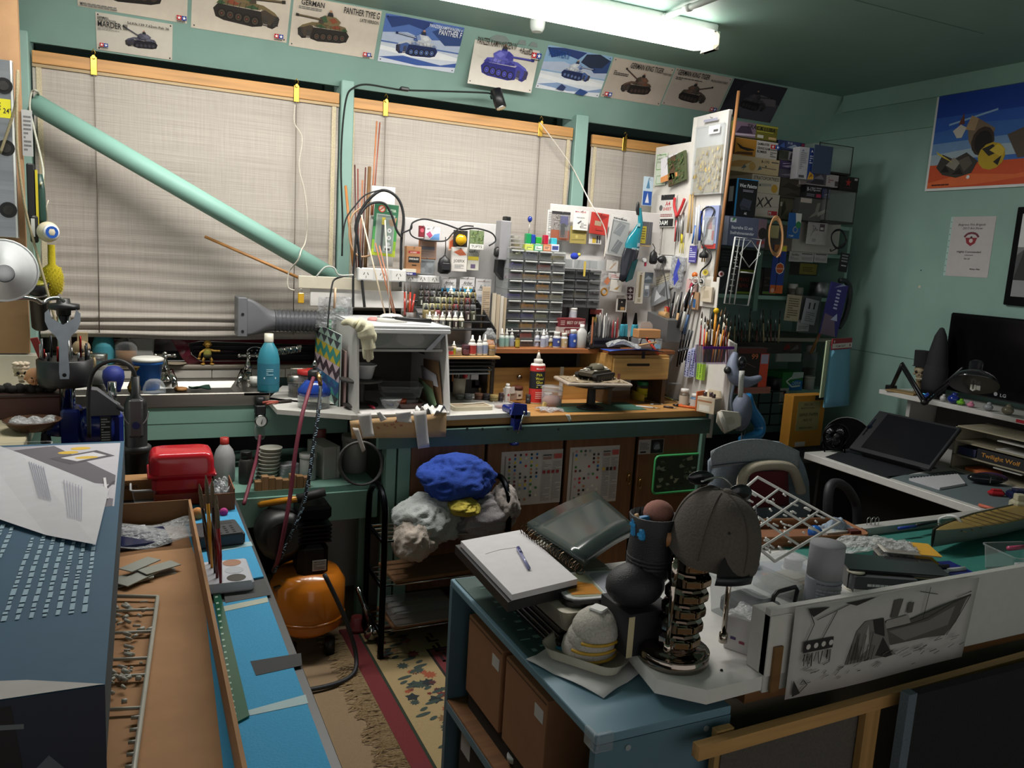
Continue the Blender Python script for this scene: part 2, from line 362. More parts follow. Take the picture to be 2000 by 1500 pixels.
# conduit on ceiling and smoke sensor
p=fz(1292,36,CZ-.02);q=fz(1400,-6,CZ-.02)
b=B('#c9d1cb');b.tu([p,q],.012,10);j=B('#d5dad4');m1=p+(q-p)*.5;j.tu([p,p+(q-p)*.12],.015,10);j2=B('#d5dad4').tu([m1-(q-p)*.05,m1+(q-p)*.05],.015,10)
T('conduit','white plastic conduit running across the ceiling',0,OO,[('*',b),('end_socket',j),('joint',j2)])
p=fz(1050,45,CZ-.02);T('ceiling_sensor','round white sensor on the ceiling beside the tube light',0,p,B('#cfd6d2').la([(.022,-.035),(.03,-.02),(.032,.0),(.032,.02)],n=16))
# tank prints pinned on the sloping board
SLA=math.degrees(math.atan2(.19,CZ-hs));_n=V((0,-cos(rad(SLA)),-sin(rad(SLA))));_p0=V((0,3.50,CZ))
def sl(px,py):
 d=CF+CR*((px-1000)/FPX)-CU*((py-750)/FPX);return CAM+d*((_p0-CAM).dot(_n)/d.dot(_n))
def tank(x,y,s,a,cols,flip=1,up=.1,old=0):
 """three-quarter tank drawing as flat print items; a = width / height of the sheet"""
 hull,dark,mid,pa,pb=cols;o=[]
 P=lambda c,*q:o.append(('p',c,*[(x+flip*q[i]*s/a if i%2==0 else y+q[i]*s)for i in range(len(q))]))
 Cc=lambda u,v,r,c,ry=None:o.append(('c',x+flip*u*s/a,y+v*s,r*s,c,(ry or r)*s))
 P(dark,-.52,0,-.47,-.15,-.32,-.2,.22,-.24,.40,-.2,.46,-.02,.36,.08,-.44,.1)
 P(dark,.50,-.2,.60,-.22,.70,-.14,.72,.0,.64,.06,.5,.0)
 P(hull,-.5,.06,-.42,.15,-.1,.2,.36,.12,.56,.06,.70,.02,.62,.10,.40,.2,-.1,.24,-.4,.2)
 P(mid,.36,.10,.40,-.14,.56,-.16,.66,.02,.44,.12)
 P(hull,-.40,.18,.40,.18,.34,.1,-.46,.1)
 for i in range(5):
  u=-.36+i*.155;v=-.07-.012*i;Cc(u,v,.085,'#1d1a18',.095);Cc(u,v,.06,mid,.07);Cc(u,v,.03,dark,.034);Cc(u,v,.014,pa,.016)
 for i in range(6):
  yy=-.17+i*.035;P('#4a4644',.41,yy,.5,yy-.01,.5,yy+.012,.41,yy+.02);P('#4a4644',.60,yy+.01,.70,yy+.02,.70,yy+.035,.60,yy+.03)
 P(hull,-.22,.2,-.27,.31,-.14,.4,.12,.41,.24,.34,.26,.22,.1,.19)
 P(mid,.12,.41,.24,.34,.26,.22,.14,.2,.10,.3)
 P(dark,-.08,.4,-.06,.47,.06,.47,.07,.4)
 L=.78;o.append(('l',dark,.045*s,x+flip*.2*s/a,y+.3*s,x+flip*L*s/a,y+(.3+up)*s));o.append(('l',hull,.02*s,x+flip*.2*s/a,y+.305*s,x+flip*L*s/a,y+(.305+up)*s));o.append(('l',dark,.065*s,x+flip*(L-.05)*s/a,y+(.295+up)*s,x+flip*(L+.02)*s/a,y+(.305+up)*s))
 P(pa,-.3,.16,-.2,.22,-.05,.17,-.12,.12);P(pb,.05,.12,.2,.19,.32,.13,.2,.1);P(pa,-.2,.3,-.1,.38,.02,.33,-.08,.24);P(pb,.04,.26,.1,.4,.2,.36,.14,.24);P(pb,-.46,.12,-.4,.18,-.3,.14,-.36,.1)
 Cc(-.0,.52,.035,'#b98a6a');P('#2e3038',-.05,.44,-.05,.5,.05,.5,.05,.44)
 for i in range(7):o.append(('l','#2a2626',.008*s,x+flip*(-.38+i*.11)*s/a,y+.1*s,x+flip*(-.36+i*.11)*s/a,y+.19*s))
 return o
def logo2(x,y,h,a):w=h*1.05/a;return[('r',x,y,x+w*.95,y+h,'#c8202c'),('s',x+w*.48,y+h*.5,h*.45,'#fff'),('r',x+w,y,x+w*1.95,y+h,'#2046a0'),('s',x+w*1.48,y+h*.5,h*.45,'#fff'),('b',x,y-h*.45,x+w*1.9,y-h*.1,1,'#333')]
CAMO=('#7b6a4a','#2c2622','#4c4136','#8c4a32','#3f5a3c');GREY=('#5a5a6a','#1d1c26','#3a3946','#6a6a7c','#4a4a58');BLU=('#c9ced6','#1c2c5c','#4a64a0','#dfe3e8','#8a9cc4');PUR=('#5c5cb8','#28287a','#4444a0','#7a7ad0','#3c3c98');BRN=('#6a5246','#1f1716','#43332e','#83543e','#4a4438')
CRM='#d6cabb'
def winter(a,sky,gr,d):return[('r',0,0,1,1,sky),('p','#b9c6de',0,.62,.3,.7,.55,.6,1,.72,1,.45,0,.45),('p','#2a3f78',.0,.95,.25,1,.6,.98,.5,.8,.3,.86,.1,.74),('p','#31497f',.6,.8,.78,.95,1,.9,1,.6,.8,.55),('r',0,0,1,.42,gr),('p',d,0,.1,.3,.2,.8,.12,1,.22,1,.12,.5,.04),('p','#eef1f4',0,.35,.4,.3,.7,.4,1,.33,1,.26,.4,.2,0,.26)]
def psheet(label,BL,BR,TR,TL,items,lift=.002,hh=None,cat='poster'):
 bl,br=sl(*BL),sl(*BR);m=(bl+br)/2;w=(br-bl).length
 t=sl((TL[0]+TR[0])/2,(TL[1]+TR[1])/2);h=hh or(t-m).length
 a=w/h;its=items(a)
 s=B('#cfc6b8','pa').bw(w,-lift,-.0005,0,h)
 pins=[('pin',B('#2a2a2a','me').cyl(u*w,-lift,v*h,.0028,.0016,6,ax='y'))for u,v in((-.47,.05),(.47,.05),(-.47,.95),(.47,.95))]
 ang=math.degrees(math.atan2((br-bl).dot(V((0,-sin(rad(SLA)),cos(rad(SLA))))),br.x-bl.x))
 r=T('tank_poster' if cat=='poster' else 'print',label,cat,m,[('*',s),('print',art(w,h,its,-lift-.0002))]+pins,rx=SLA);return r,w,h
PH=.215
psheet('poster of brown camouflaged tank, cut by the picture top above the grey tank',(152,9),(365,48),(378,-40),(158,-70),lambda a:[('r',0,0,1,1,CRM)]+tank(.48,.42,.98,a,BRN,-1)+logo2(.9,.06,.08,a)+[('b',.02,.03,.35,.1,2,'#777')],hh=PH)
psheet('poster of tank with orange stripes at the top, left of the lettered one',(373,50),(559,86),(577,-10),(378,-48),lambda a:[('r',0,0,1,1,CRM)]+tank(.5,.42,.95,a,CAMO,1,.04)+logo2(.86,.07,.08,a)+[('t','GERMAN',.05,.8,.1,'#222')],hh=PH)
psheet('poster of striped camouflage tank lettered PANTHER TYPE G',(564,87),(729,117),(757,22),(578,-8),lambda a:[('r',0,0,1,1,CRM)]+tank(.42,.38,.84,a,CAMO,-1,.02)+[('t','GERMAN',.08,.86,.11,'#1c1c1c',.26),('t','PANTHER TYPE G',.56,.84,.13,'#1c1c1c',.42),('t','LATE VERSION',.76,.73,.07,'#333',.22),('b',.06,.78,.32,.84,2,'#777')]+logo2(.86,.05,.08,a))
psheet('blue winter tank poster lettered PANTHER F',(737,119),(886,142),(914,55),(757,26),lambda a:winter(a,'#5272b4','#cfd6e2','#3c5aa0')+tank(.5,.4,.75,a,BLU,-1,.05)+[('t','PANTHER F',.68,.78,.12,'#e8ecf4',.3),('t','PANZERKAMPFWAGEN V',.55,.9,.07,'#dfe6f2',.43)])
r5,w5,h5=psheet('purple tank poster standing proud above the spotlight',(908,157),(1032,174),(1060,76),(935,57),lambda a:[('r',0,0,1,1,'#dad3c8')]+tank(.46,.36,.82,a,PUR,1,.0)+[('t','PANZER KAMPFWAGEN IV',.03,.74,.13,'#3a2f26',.6),('t','+AusfD',.68,.7,.12,'#3a2f26',.2)]+logo2(.88,.66,.1,a)+[('p','#7f8a86',.2,.88,.3,.96,.42,.96,.5,.88,.4,.84,.25,.84),('p','#7f8a86',.62,.86,.66,.94,.74,.94,.76,.86),('p','#7f8a86',.8,.86,.84,.94,.92,.94,.94,.86)],lift=.004)
r5 .location=r5 .location+_n*.035;r5 .rotation_euler[0]=rad(SLA-12)
psheet('blue and white snow poster lettered PANTHER II',(1045,171),(1168,190),(1210,113),(1080,91),lambda a:winter(a,'#8fb4d8','#dfe5ec','#8aa2c8')+[('p','#26304a',.55,.75,.6,.95,.8,1,.98,.9,.9,.7,.7,.66)]+tank(.5,.46,.62,a,BLU,1,.0)+[('t','PANTHER II',.04,.78,.17,'#1f4f9a',.3),('p','#2c3c66',.3,.06,.36,.2,.44,.14,.42,.04),('p','#2c4a86',.6,.02,.66,.16,.8,.1,.74,.0)])
psheet('brown tank poster lettered GERMAN KING TIGER with the gun raised to the left',(1172,189),(1288,205),(1330,137),(1212,115),lambda a:[('r',0,0,1,1,'#c3b5a8')]+tank(.55,.36,.72,a,BRN,-1,.3)+[('t','GERMAN KING TIGER',.28,.83,.14,'#161616',.55),('t','PORSCHE TURRET',.84,.8,.06,'#333',.14),('b',.06,.6,.3,.72,3,'#333')]+logo2(.04,.05,.1,a))
psheet('darker tank poster lettered GERMAN KING TIGER with the gun raised to the right',(1291,205),(1400,219),(1445,155),(1332,137),lambda a:[('r',0,0,1,1,'#b9aca2')]+tank(.42,.34,.72,a,('#54443e','#181212','#3a2e2a','#6a4a3c','#444036'),1,.16)+[('t','GERMAN KING TIGER',.04,.85,.14,'#161616',.56),('t','PRODUCTION TURRET',.64,.82,.06,'#333',.3),('b',.04,.72,.5,.8,2,'#333')]+logo2(.84,.05,.1,a))
psheet('dark night tank poster at the right end of the row',(1402,222),(1503,241),(1553,177),(1447,157),lambda a:[('r',0,0,1,1,'#2c2a36'),('p','#4a4650',.3,.3,.6,.55,1,.5,1,0,.4,.0),('p','#6a6468',.4,.6,.6,.7,.9,.62,.95,.45,.6,.42)]+tank(.5,.42,.7,a,('#4a464e','#141218','#322f38','#5a545c','#3c3840'),1,.05)+[('p','#1d1b26',0,.3,.2,.9,.3,1,0,1)])
psheet('grey tank destroyer poster lettered MARDER III below the others',(189,95),(336,118),(338,52),(184,18),lambda a:[('r',0,0,1,1,'#cfc8bc')]+tank(.62,.36,.66,a,GREY,-1,.3)+[('t','MARDER III',.02,.66,.16,'#18181c',.38),('t','GERMAN',.02,.87,.07,'#222',.14),('t','TANK DESTROYER',.02,.8,.07,'#222',.24),('t','Sd.Kfz.139 7.62cm Pak 36',.4,.84,.07,'#222',.55),('b',.02,.56,.3,.64,3,'#666')]+logo2(.04,.12,.1,a))
# right wall pictures
c,w,h=RX(1822,168,2000,372,XR-.002);a=on(1835,184,0,XR);d=on(1814,374,0,XR);hh=a.z-d.z;w=.66
its=[('r',0,0,1,1,'#3a68b0'),('r',0,.72,1,1,'#173f9c'),('p','#2a58b0',0,.6,.4,.66,1,.62,1,.76,0,.76),('p','#6f92bc',0,.28,1,.36,1,.55,.6,.5,0,.48),('p','#9fb0bc',0,.24,.3,.3,.6,.3,1,.3,1,.4,.5,.42,0,.36),('r',0,0,1,.25,'#c8502a'),('p','#d8683a',0,.06,.3,.14,.7,.1,1,.18,1,.1,.4,.02,0,.0),('p','#8fb0d0',.12,.66,.5,.76,.5,.78,.12,.68),('p','#7a6654',.28,.62,.36,.7,.5,.58,.46,.36,.36,.34,.30,.48),('c',.415,.46,.13,'#3a2c24',.15),('c',.42,.45,.1,'#1c1512',.12),('p','#a88a68',.26,.6,.3,.74,.36,.7,.34,.58),('p','#c9c2b8',.16,.6,.22,.66,.27,.62,.24,.52,.2,.52),('p','#6a3a30',.2,.66,.235,.78,.25,.66),('c',.5,.3,.15,'#b89a28',.14),('p','#2a2620',.42,.38,.5,.42,.56,.34,.48,.3),('p','#cdb040',.48,.36,.54,.42,.6,.36,.58,.28),('p','#23201c',.52,.24,.58,.3,.56,.2),('p','#3a3630',.06,.22,.1,.36,.2,.3,.3,.36,.4,.26,.36,.14,.24,.1,.12,.14),('p','#8a8478',.14,.24,.2,.32,.26,.26,.22,.18),('p','#5a544c',.24,.28,.32,.32,.36,.24,.3,.16),('p','#c8b048',.04,.4,.16,.3,.2,.26,.06,.36),('p','#15120f',.2,.14,.26,.2,.3,.13),('p','#15120f',.1,.17,.14,.24,.18,.16),('p','#55483e',.6,.5,.8,.6,1,.56,1,.3,.7,.26),('c',.34,.1,.02,'#ddd'),('b',.04,.02,.2,.05,1,'#5a2414')]
f=B('#d9dcdb','pa').bw(w,-.012,-.001,0,hh)
T('desert_painting','desert wreck picture, blue sky over orange ground, high on the right wall','picture',(XR,a.y-w/2,d.z),[('*',f),('print',art(w-.024,hh-.024,its,-.0125,z0=.012))],rz=-90)
c,w,h=RX(1850,423,1938,541,XR)
its=[('r',0,0,1,1,'#b9b4b4'),('t','Belgrave Fire Brigade',.14,.85,.036,'#222',.74,.3),('t','2017 Art Show',.26,.79,.036,'#222',.48,.3),('l','#6a3038',.035,.33,.66,.4,.715,.5,.73,.6,.715,.67,.66),('p','#8a2a34',.36,.65,.64,.65,.6,.56,.5,.51,.4,.56),('c',.5,.6,.035,'#c9b4b0'),('c',.5,.655,.02,'#3a2024'),('t','Highly Commended',.2,.4,.034,'#222',.6),('b',.4,.35,.6,.37,1,'#555'),('t','for oil',.4,.29,.026,'#444',.2),('t','Prime War',.56,.12,.026,'#222',.26,.3)]
s=B('#b5b2b3','pa').bx(-w/2+.012,w/2,-.0015,-.0003,0,h);e=B('#a9c6c0').bx(-w/2,-w/2+.012,-.001,-.0003,0,h)
for i in range(9):e.c('#3f6660').cyl(-w/2+.006,-.001,.02+i*h/9.5,.0025,.0006,6,ax='y')
T('certificate','white certificate with a red crest pinned to the right wall',0,c,[('*',s),('punched_edge',e),('print',art(w-.014,h,its,-.0016,x0=.006))],rz=-90)
a,d=on(1995,405,0,XR),on(1962,595,0,XR);hh=a.z-d.z;w=.4
f=B('#0e0e10','gl').bw(w,-.02,-.001,0,hh,.003)
its=[('r',0,0,1,1,'#77787a'),('r',0,.6,1,1,'#c9cacb'),('p','#4a4b4c',0,.5,.2,.66,.5,.6,1,.7,1,.3,0,.2),('r',0,0,1,.2,'#8a8b8c'),('p','#2a2b2c',0,.2,.1,.6,.16,.2)]
T('framed_photo','black framed grey photograph at the right edge of the picture','picture',(XR,(a.y+d.y)/2-w/2,d.z),[('*',f),('print',art(w-.06,hh-.07,its,-.0205,z0=.04))],rz=-90)
for nm,l,q,col,s in(('paper_scrap','tiny cream paper square on the right wall',(1796,560),'#c9c2a4',.012),('wall_plug','small dark plug hole in the right wall under the certificate',(1799,528),'#1d3a34',.006)):
 p=on(*q,0,XR);T(nm,l,'scrap' if 'scrap' in nm else 'plug',p,B(col,'pa').bx(-s/2,s/2,-.001,-.0002,-s/2,s/2),rz=-90)
 # makers shared by the benches
def wrap(b,r):
 b.v=[((r-y)*sin(x/r),-(r-y)*cos(x/r),z)for x,y,z in b.v];return b
SH={'bottle':([(.9,0),(1,.03),(1,.62),(.85,.72),(.45,.83),(.38,.86)],[(.42,.86),(.44,.87),(.42,1)],(.12,.58)),'cone':([(.94,0),(1,.04),(1,.55),(.8,.72),(.42,.84),(.36,.86)],[(.4,.85),(.42,.87),(.4,1)],(.14,.5)),'drop':([(.92,0),(1,.04),(1,.55),(.8,.62),(.45,.66)],[(.62,.66),(.62,.74),(.3,.82),(.2,1)],(.08,.5)),'jar':([(.92,0),(1,.05),(1,.7),(.88,.78)],[(1,.78),(1.02,.8),(1.02,.98),(.96,1)],(.12,.62)),'wide':([(.95,0),(1,.03),(1,.8),(.94,.84)],[(1.05,.84),(1.06,.85),(1.06,.99),(1.0,1)],(.1,.72)),'pot':([(.92,0),(1,.06),(1,.62)],[(1.03,.62),(1.04,.66),(1.04,.96),(.98,1)],(.1,.55)),'tub':([(.78,0),(.8,.02),(.98,.9)],[(1.04,.9),(1.04,.99),(.9,1)],(.2,.75)),'can':([(.97,0),(1,.015),(1,.97),(.97,.985)],[(.98,.97),(.98,.99),(.9,1.0)],(.05,.9)),'spray':([(.97,0),(1,.015),(1,.62),(.97,.64)],[(.98,.64),(.98,.97),(.93,1)],(.04,.6)),'pill':([(.95,0),(1,.03),(1,.68),(.8,.76),(.7,.78)],[(.8,.78),(.8,.98),(.75,1)],(.1,.62)),'tube':([(1,0),(1,.84)],[(.7,.84),(.7,1)],(.05,.8)),}
def bparts(w,h,shape,bc,cc,lc=None,bm='pl',cm='pl',txt=None,sx=1,n=14,fill=None):
 bp,cp,ls=SH[shape];r=w/2
 P=[('*',B(bc,bm).la([(a*r,b*h)for a,b in bp],n=n,sy=sx))]
 if cc:P.append(('cap' if shape not in('jar','wide','pot','tub')else 'lid',B(cc,cm).la([(a*r,b*h)for a,b in cp],n=n,sy=sx)))
 if fill:P.append(('contents',B(fill,'ma').la([(r*.9,h*.03),(r*.9,h*.45)],n=n,sy=sx)))
 if lc:
  P.append(('label',B(lc,'pa').la([(r*1.012,h*ls[0]),(r*1.012,h*ls[1])],n=n,cap=False,sy=sx)))
  if txt:P.append(('lettering',wrap(art(w*1.4,h,txt,-.0004),r*1.02)))
 return P
def BT(label,px,py,z,w,h,shape,bc,cc,lc=None,name='bottle',cat=None,grp=None,rz=0,Y=None,bm='pl',cm='pl',txt=None,sx=1,n=14,fill=None):
 p=fz(px,py,z)if Y is None else V((on(px,py,1,Y).x,Y,z));m=mpp(p);hh=h*m;ww=w*m
 return T(name,label,cat or name.split('_')[-1],p,bparts(ww,hh,shape,bc,cc,lc,bm,cm,txt,sx,n,fill),rz=rz,grp=grp)
def tubs(w,d,h,t=.0018,lip=.006,r=.012,taper=.88,col='#dfe6e8',m='tr'):
 b=B(col,m);o=rrect(w,d,r);i=[(x*taper,y*taper)for x,y in o];n=len(o)
 rings=[[(x,y,0)for x,y in i],[(x,y,h)for x,y in o],[(x*(1+lip/w),y*(1+lip/d),h)for x,y in o],[(x*(1+lip/w),y*(1+lip/d),h-t*2)for x,y in o]]
 b.add([v for q in rings for v in q],[tuple(range(n))]+[(k*n+a,k*n+(a+1)%n,k*n+n+(a+1)%n,k*n+n+a)for k in range(3)for a in range(n)]);return b
SK=.9
# sink run, cream counter, sill
sx0=on(283,770,2,SK).x-.02;syf=on(400,768,2,SK).y;sx1=on(528,766,2,SK).x
b=B('#8d8a83','br');rim=.02
b.bx(sx0-.3,sx1,syf,syf+.022,SK-.055,SK,.004);b.bx(sx0-.3,sx1,3.60,3.66,SK-.012,SK-.002);b.bx(sx0-.3,sx0-.27,syf,3.66,SK-.012,SK);b.bx(sx1-.1,sx1,syf,3.66,SK-.012,SK-.001)
bowl=B('#7d7b76','br');x0,x1,y0,y1=sx0-.27,sx1-.1,syf+.022,3.60
bowl.poly([(x0,y0,SK-.004),(x1,y0,SK-.004),(x1-.02,y0+.02,SK-.16),(x0+.02,y0+.02,SK-.16)]).poly([(x0,y1,SK-.004),(x1,y1,SK-.004),(x1-.02,y1-.02,SK-.03),(x0+.02,y1-.02,SK-.03)]).poly([(x0+.02,y0+.02,SK-.03),(x1-.02,y0+.02,SK-.03),(x1-.02,y1-.02,SK-.03),(x0+.02,y1-.02,SK-.03)]).poly([(x0,y0,SK-.004),(x0,y1,SK-.004),(x0+.02,y1,SK-.03),(x0+.02,y0,SK-.03)]).poly([(x1,y0,SK-.004),(x1,y1,SK-.004),(x1-.02,y1,SK-.03),(x1-.02,y0,SK-.03)])
T('steel_sink','brushed steel sink top with a rolled front lip under the window',0,OO,[('*',b),('drainer',bowl)])
zap=on(400,855,1,syf+.01).z
b=B('#7ea395','pt');b.bx(-.6,on(690,840,1,3.2).x,syf+.005,syf+.03,zap,SK-.055);b.c('#5c7a6f').bx(-.6,sx1,syf+.004,syf+.006,(zap+SK-.055)/2-.001,(zap+SK-.055)/2+.001)
T('bench_apron','green painted apron board under the steel sink','board',OO,b)
b=B('#c9bda0','gl');b.bx(-.74,sx0-.3,2.50,3.66,SK-.04,SK,.004);T('counter','cream laminate counter left of the sink',0,OO,b)
b=B('#8d8375','wd');b.bx(-.62,on(690,715,1,3.66).x,3.655,3.80,.938,.955,.003);ST('trim_9',b)
tl=ST('trim_10',B('#b7b0a4','pa').bx(-.62,on(690,715,1,3.66).x,3.668,3.70,.9,.938))
for i in range(9):
 xa=-.62+i*.155
 B('#cfc8be','gl').bx(xa+.001,xa+.153,3.660,3.668,.899,.937,.001).obj('tile',tl)
 # things on the sill
def gr():
 a=on(328,700,1,3.70);c=on(690,700,1,3.70);W=c.x-a.x;H=.128
 out=[(0,H),(.1*W,H*1.02),(W,H*.86),(W,0),(.10*W,0),(.07*W,H*.2)]
 inn=[(.10*W,H*.72),(.16*W,H*.8),(W*.94,H*.66),(W*.94,H*.13),(.16*W,H*.13),(.115*W,H*.35)]
 b=B('#5e1f2c','gl');n=6
 b.add([(x,-.03,z)for x,z in out]+[(x,-.045,z)for x,z in inn]+[(x,.01,z)for x,z in inn]+[(x,.02,z)for x,z in out],[(i,(i+1)%n,n+(i+1)%n,n+i)for i in range(n)]+[(n+i,n+(i+1)%n,2*n+(i+1)%n,2*n+i)for i in range(n)]+[(3*n+i,3*n+(i+1)%n,(i+1)%n,i)for i in range(n)])
 k=B('#0c0c0d','ru');k.pr(inn,.008,.012)
 for q in(.3,.45,.6):k.bx(.13*W,W*.93,-.02,.006,H*q-.003,H*q+.003)
 ch=B('#9a9a9a','ch');ch.bx(.14*W,W*.9,-.034,-.024,H*.44,H*.47,.002);ch.tu([(x,-.046,z)for x,z in inn],.0022,6,True)
 em=B('#b9bcc0','ch');ex=on(500,683,1,3.66).x-a.x;em.tu([(ex+.036*cos(t/12*PI),-.05,H*.45+.021*sin(t/12*PI))for t in range(24)],.003,6,True)
 for sxx,szz,r in((-.017,.006,.007),(.006,.007,.005),(.018,.005,.004),(.0,-.005,.004),(.014,-.007,.004),(-.006,-.009,.003)):em.pr([(ex+sxx+(r if i%2==0 else r*.35)*cos(PI*i/4),H*.45+szz+(r if i%2==0 else r*.35)*sin(PI*i/4))for i in range(8)],-.052,-.047)
 T('car_grille','maroon car grille with an oval starred badge on the window sill',0,(a.x,3.72,.955),[('frame',b),('mesh_insert',k),('chrome_bar',ch,'chrome trim bar'),('badge',em,'oval badge with stars')])
gr()
def fig():
 p=V((on(405,708,1,3.675).x,3.672,.955));m=mpp(p);s=50*m
 b=B('#b98d3c','sk')
 b.la([(.01*s,.28*s),(.13*s,.33*s),(.15*s,.45*s),(.12*s,.6*s),(.07*s,.66*s),(.06*s,.7*s)],n=10)
 b.sph(0,-.01*s,.8*s,.13*s,.13*s,.12*s,10,7).sph(0,-.12*s,.77*s,.09*s,.07*s,.07*s,8,6).sph(.14*s,0,.8*s,.03*s,.03*s,.045*s,6,5).sph(-.14*s,0,.8*s,.03*s,.03*s,.045*s,6,5)
 b.tu([(-.1*s,0,.58*s),(-.25*s,-.02*s,.48*s),(-.30*s,-.03*s,.3*s)],[.05*s,.04*s,.05*s],7);b.sph(-.31*s,-.04*s,.25*s,.06*s,.04*s,.05*s,7,5)
 b.tu([(.1*s,0,.58*s),(.25*s,-.03*s,.55*s),(.38*s,-.05*s,.55*s)],[.05*s,.04*s,.04*s],7);b.sph(.42*s,-.05*s,.55*s,.06*s,.04*s,.04*s,7,5)
 for q in(-1,1):b.tu([(q*.08*s,0,.3*s),(q*.16*s,-.02*s,.2*s),(q*.13*s,0,.05*s)],[.06*s,.05*s,.04*s],7);b.sph(q*.17*s,-.06*s,.035*s,.09*s,.12*s,.035*s,8,5)
 h=B('#caa24a','ma').la([(.14*s,.82*s),(.13*s,.9*s),(.08*s,.96*s),(0,.98*s)],n=10);h.bc(0,-.14*s,.82*s,.16*s,.14*s,.02*s)
 t=B('#3a3a22','ma').la([(.14*s,.27*s),(.155*s,.36*s),(.155*s,.40*s)],n=10);e=B('#1a1712','ma').sph(-.045*s,-.125*s,.84*s,.02*s).sph(.045*s,-.125*s,.84*s,.02*s)
 v=B('#8f8a3a','ma').la([(.157*s,.42*s),(.14*s,.55*s),(.10*s,.64*s)],n=10,cap=False)
 T('toy_figure','small yellow rubber figurine with big feet before the maroon grille','figurine',p,[('*',b),('headwear',h),('shorts',t),('vest',v),('eyes',e)])
fig()
p=V((on(343,706,1,3.68).x,3.682,.955));T('saucer','flat grey pottery disc on the sill left of the yellow figurine','dish',p,B('#8b7f6c','ma').la([(.028,0),(.044,.004),(.045,.008),(.036,.009)],n=16))
def tap(label,px,py,flip):
 p=V((on(px,py,2,SK).x,3.60,SK));m=mpp(p)
 b=B('#b4b2ae','ch');b.la([(.03,0),(.028,.01),(.016,.02),(.017,.045),(.02,.05),(.012,.07),(.008,.09),(.008,.1)],n=12);b.tu([(0,0,.03),(flip*.03,-.05,.045),(flip*.05,-.09,.02),(flip*.055,-.1,-.01)],[.013,.013,.012,.012],8)
 h=B('#c0bebb','ch');h.tu([(-.036,0,.105),(.036,0,.105)],.006,6).tu([(0,-.036,.105),(0,.036,.105)],.006,6);[h.sph(a,c,.105,.009,n=8,m=5)for a,c in((-.036,0),(.036,0),(0,-.036),(0,.036))];h.sph(0,0,.112,.011,n=8,m=5)
 T('tap',label,'tap',p,[('*',b),('cross_handle',h)])
tap('chrome pillar tap at the left end of the sink beside the blue bucket',322,740,.6);tap('chrome pillar tap left of the tall turquoise bottle',484,741,-.9)
T('scouring_pad','dark green scouring pad in the sink',0,(on(385,745,2,SK-.02).x,3.53,SK-.027),B('#1f3f33','fu').su(lambda u,v:(-.04+.08*u,-.02+.04*v,.004+.006*sin(u*5)*cos(v*4)+.008),6,4,.006),rz=10)
T('wooden_disc','small brown wooden disc on the sink drainer',0,(on(348,744,2,SK-.02).x,3.52,SK-.03),B('#a5733f','wd').la([(.02,0),(.026,.004),(.026,.012),(.02,.014)],n=14))
# grey duct adapter and hose
def duct():
 a=on(463,617,1,3.56);m=mpp(a);H=75*m;W=16*m
 b=B('#6c6d71');b.bx(-.004,W,-.06,.06,-H/2,H/2,.002)
 sec=[];L=on(535,625,1,3.56).x-a.x
 for i in range(9):
  t=i/8;x=W+(L-W)*t;k=(3*t*t-2*t**3);hh=(H/2-.004)*(1-k)+.044*k;ww=.055*(1-k)+.044*k;rr=.01*(1-k)+.043*k
  sec.append([(x,q[0]*ww*2/(2*ww)if 0 else q[0],q[1]-.004*k-.012*k)for q in rrect(2*ww,2*hh,rr,4)])
 n=len(sec[0]);b.add([v for s_ in sec for v in s_],[(k*n+i,k*n+(i+1)%n,k*n+n+(i+1)%n,k*n+n+i)for k in range(8)for i in range(n)],True)
 sc=B('#0d0d0e','ma')
 scs=[('screw_hole',B('#0d0d0e','ma').cyl(W*.45,-.0605,zz,.006,.002,8,ax='y'))for zz in(-H*.36,H*.08)]
 hz=B('#55575c');pr=[]
 L2=on(672,640,1,3.56).x-a.x
 for i in range(54):pr.append((.049 if i%3==1 else.042,L+(L2-L)*i/53))
 hz.la(pr,0,0,-.016,18,'x')
 T('duct_adapter','grey square to round duct adapter with ribbed extraction hose on the sill','duct',a,[('*',b),('hose',hz)]+scs)
duct()
# bottles and tubs along the sink
U='turquoise'
BT('tall turquoise squeeze bottle with white cap standing at the sink end',524,764,SK,42,113,'cone','#2f7f92','#d2cdbd','#2c7086',name='squeeze_bottle',txt=[('r',.3,.24,.7,.27,'#cfe0e4'),('b',.38,.3,.6,.42,4,'#9fc8d2')])
BT('turquoise bottle with yellowed cap behind the skull ornament',203,709,.955,40,72,'cone','#3f8894','#d9d3b4','#37818f',name='squeeze_bottle',Y=3.70)
BT('brown tin can with a white roundel on the window sill',225,690,.955,27,46,'can','#5a2c1c','#a9a49c','#5e2e1c',name='tin_can',cat='can',Y=3.76,cm='me',txt=[('c',.5,.5,.16,'#e6e0d8'),('c',.5,.5,.1,'#3a2018')])
T('small_carton','small navy and cream carton on the sill beside the brown can','box',V((on(250,690,1,3.77).x,3.77,.955)),[('*',B('#262a52','pa').bc(0,0,0,.05,.03,.085)),('band',B('#c9c0a8','pa').bc(-.006,-.002,.0,.04,.03,.03))])
p=V((on(277,705,1,3.72).x,3.72,.955));T('grey_tub','cloudy grey plastic tub on the sill before the dark window',0,p,tubs(.1,.08,.11,col='#8d8d88',m='pl'))
BT('clear spray jar half full of amber liquid on the sill',247,712,.955,42,62,'bottle','#cfc0ae','#d9d4c6',None,name='glass_bottle',Y=3.69,bm='tr',fill='#8a6a4a')
p=V((on(290,766,2,SK).x,3.40,SK));b=B('#1f66b8');b.la([(.04,0),(.042,.004),(.052,.1),(.055,.1),(.055,.112)],n=18);l=B('#d6d4cc').la([(.058,.112),(.058,.122),(.05,.126),(0,.126)],n=18)
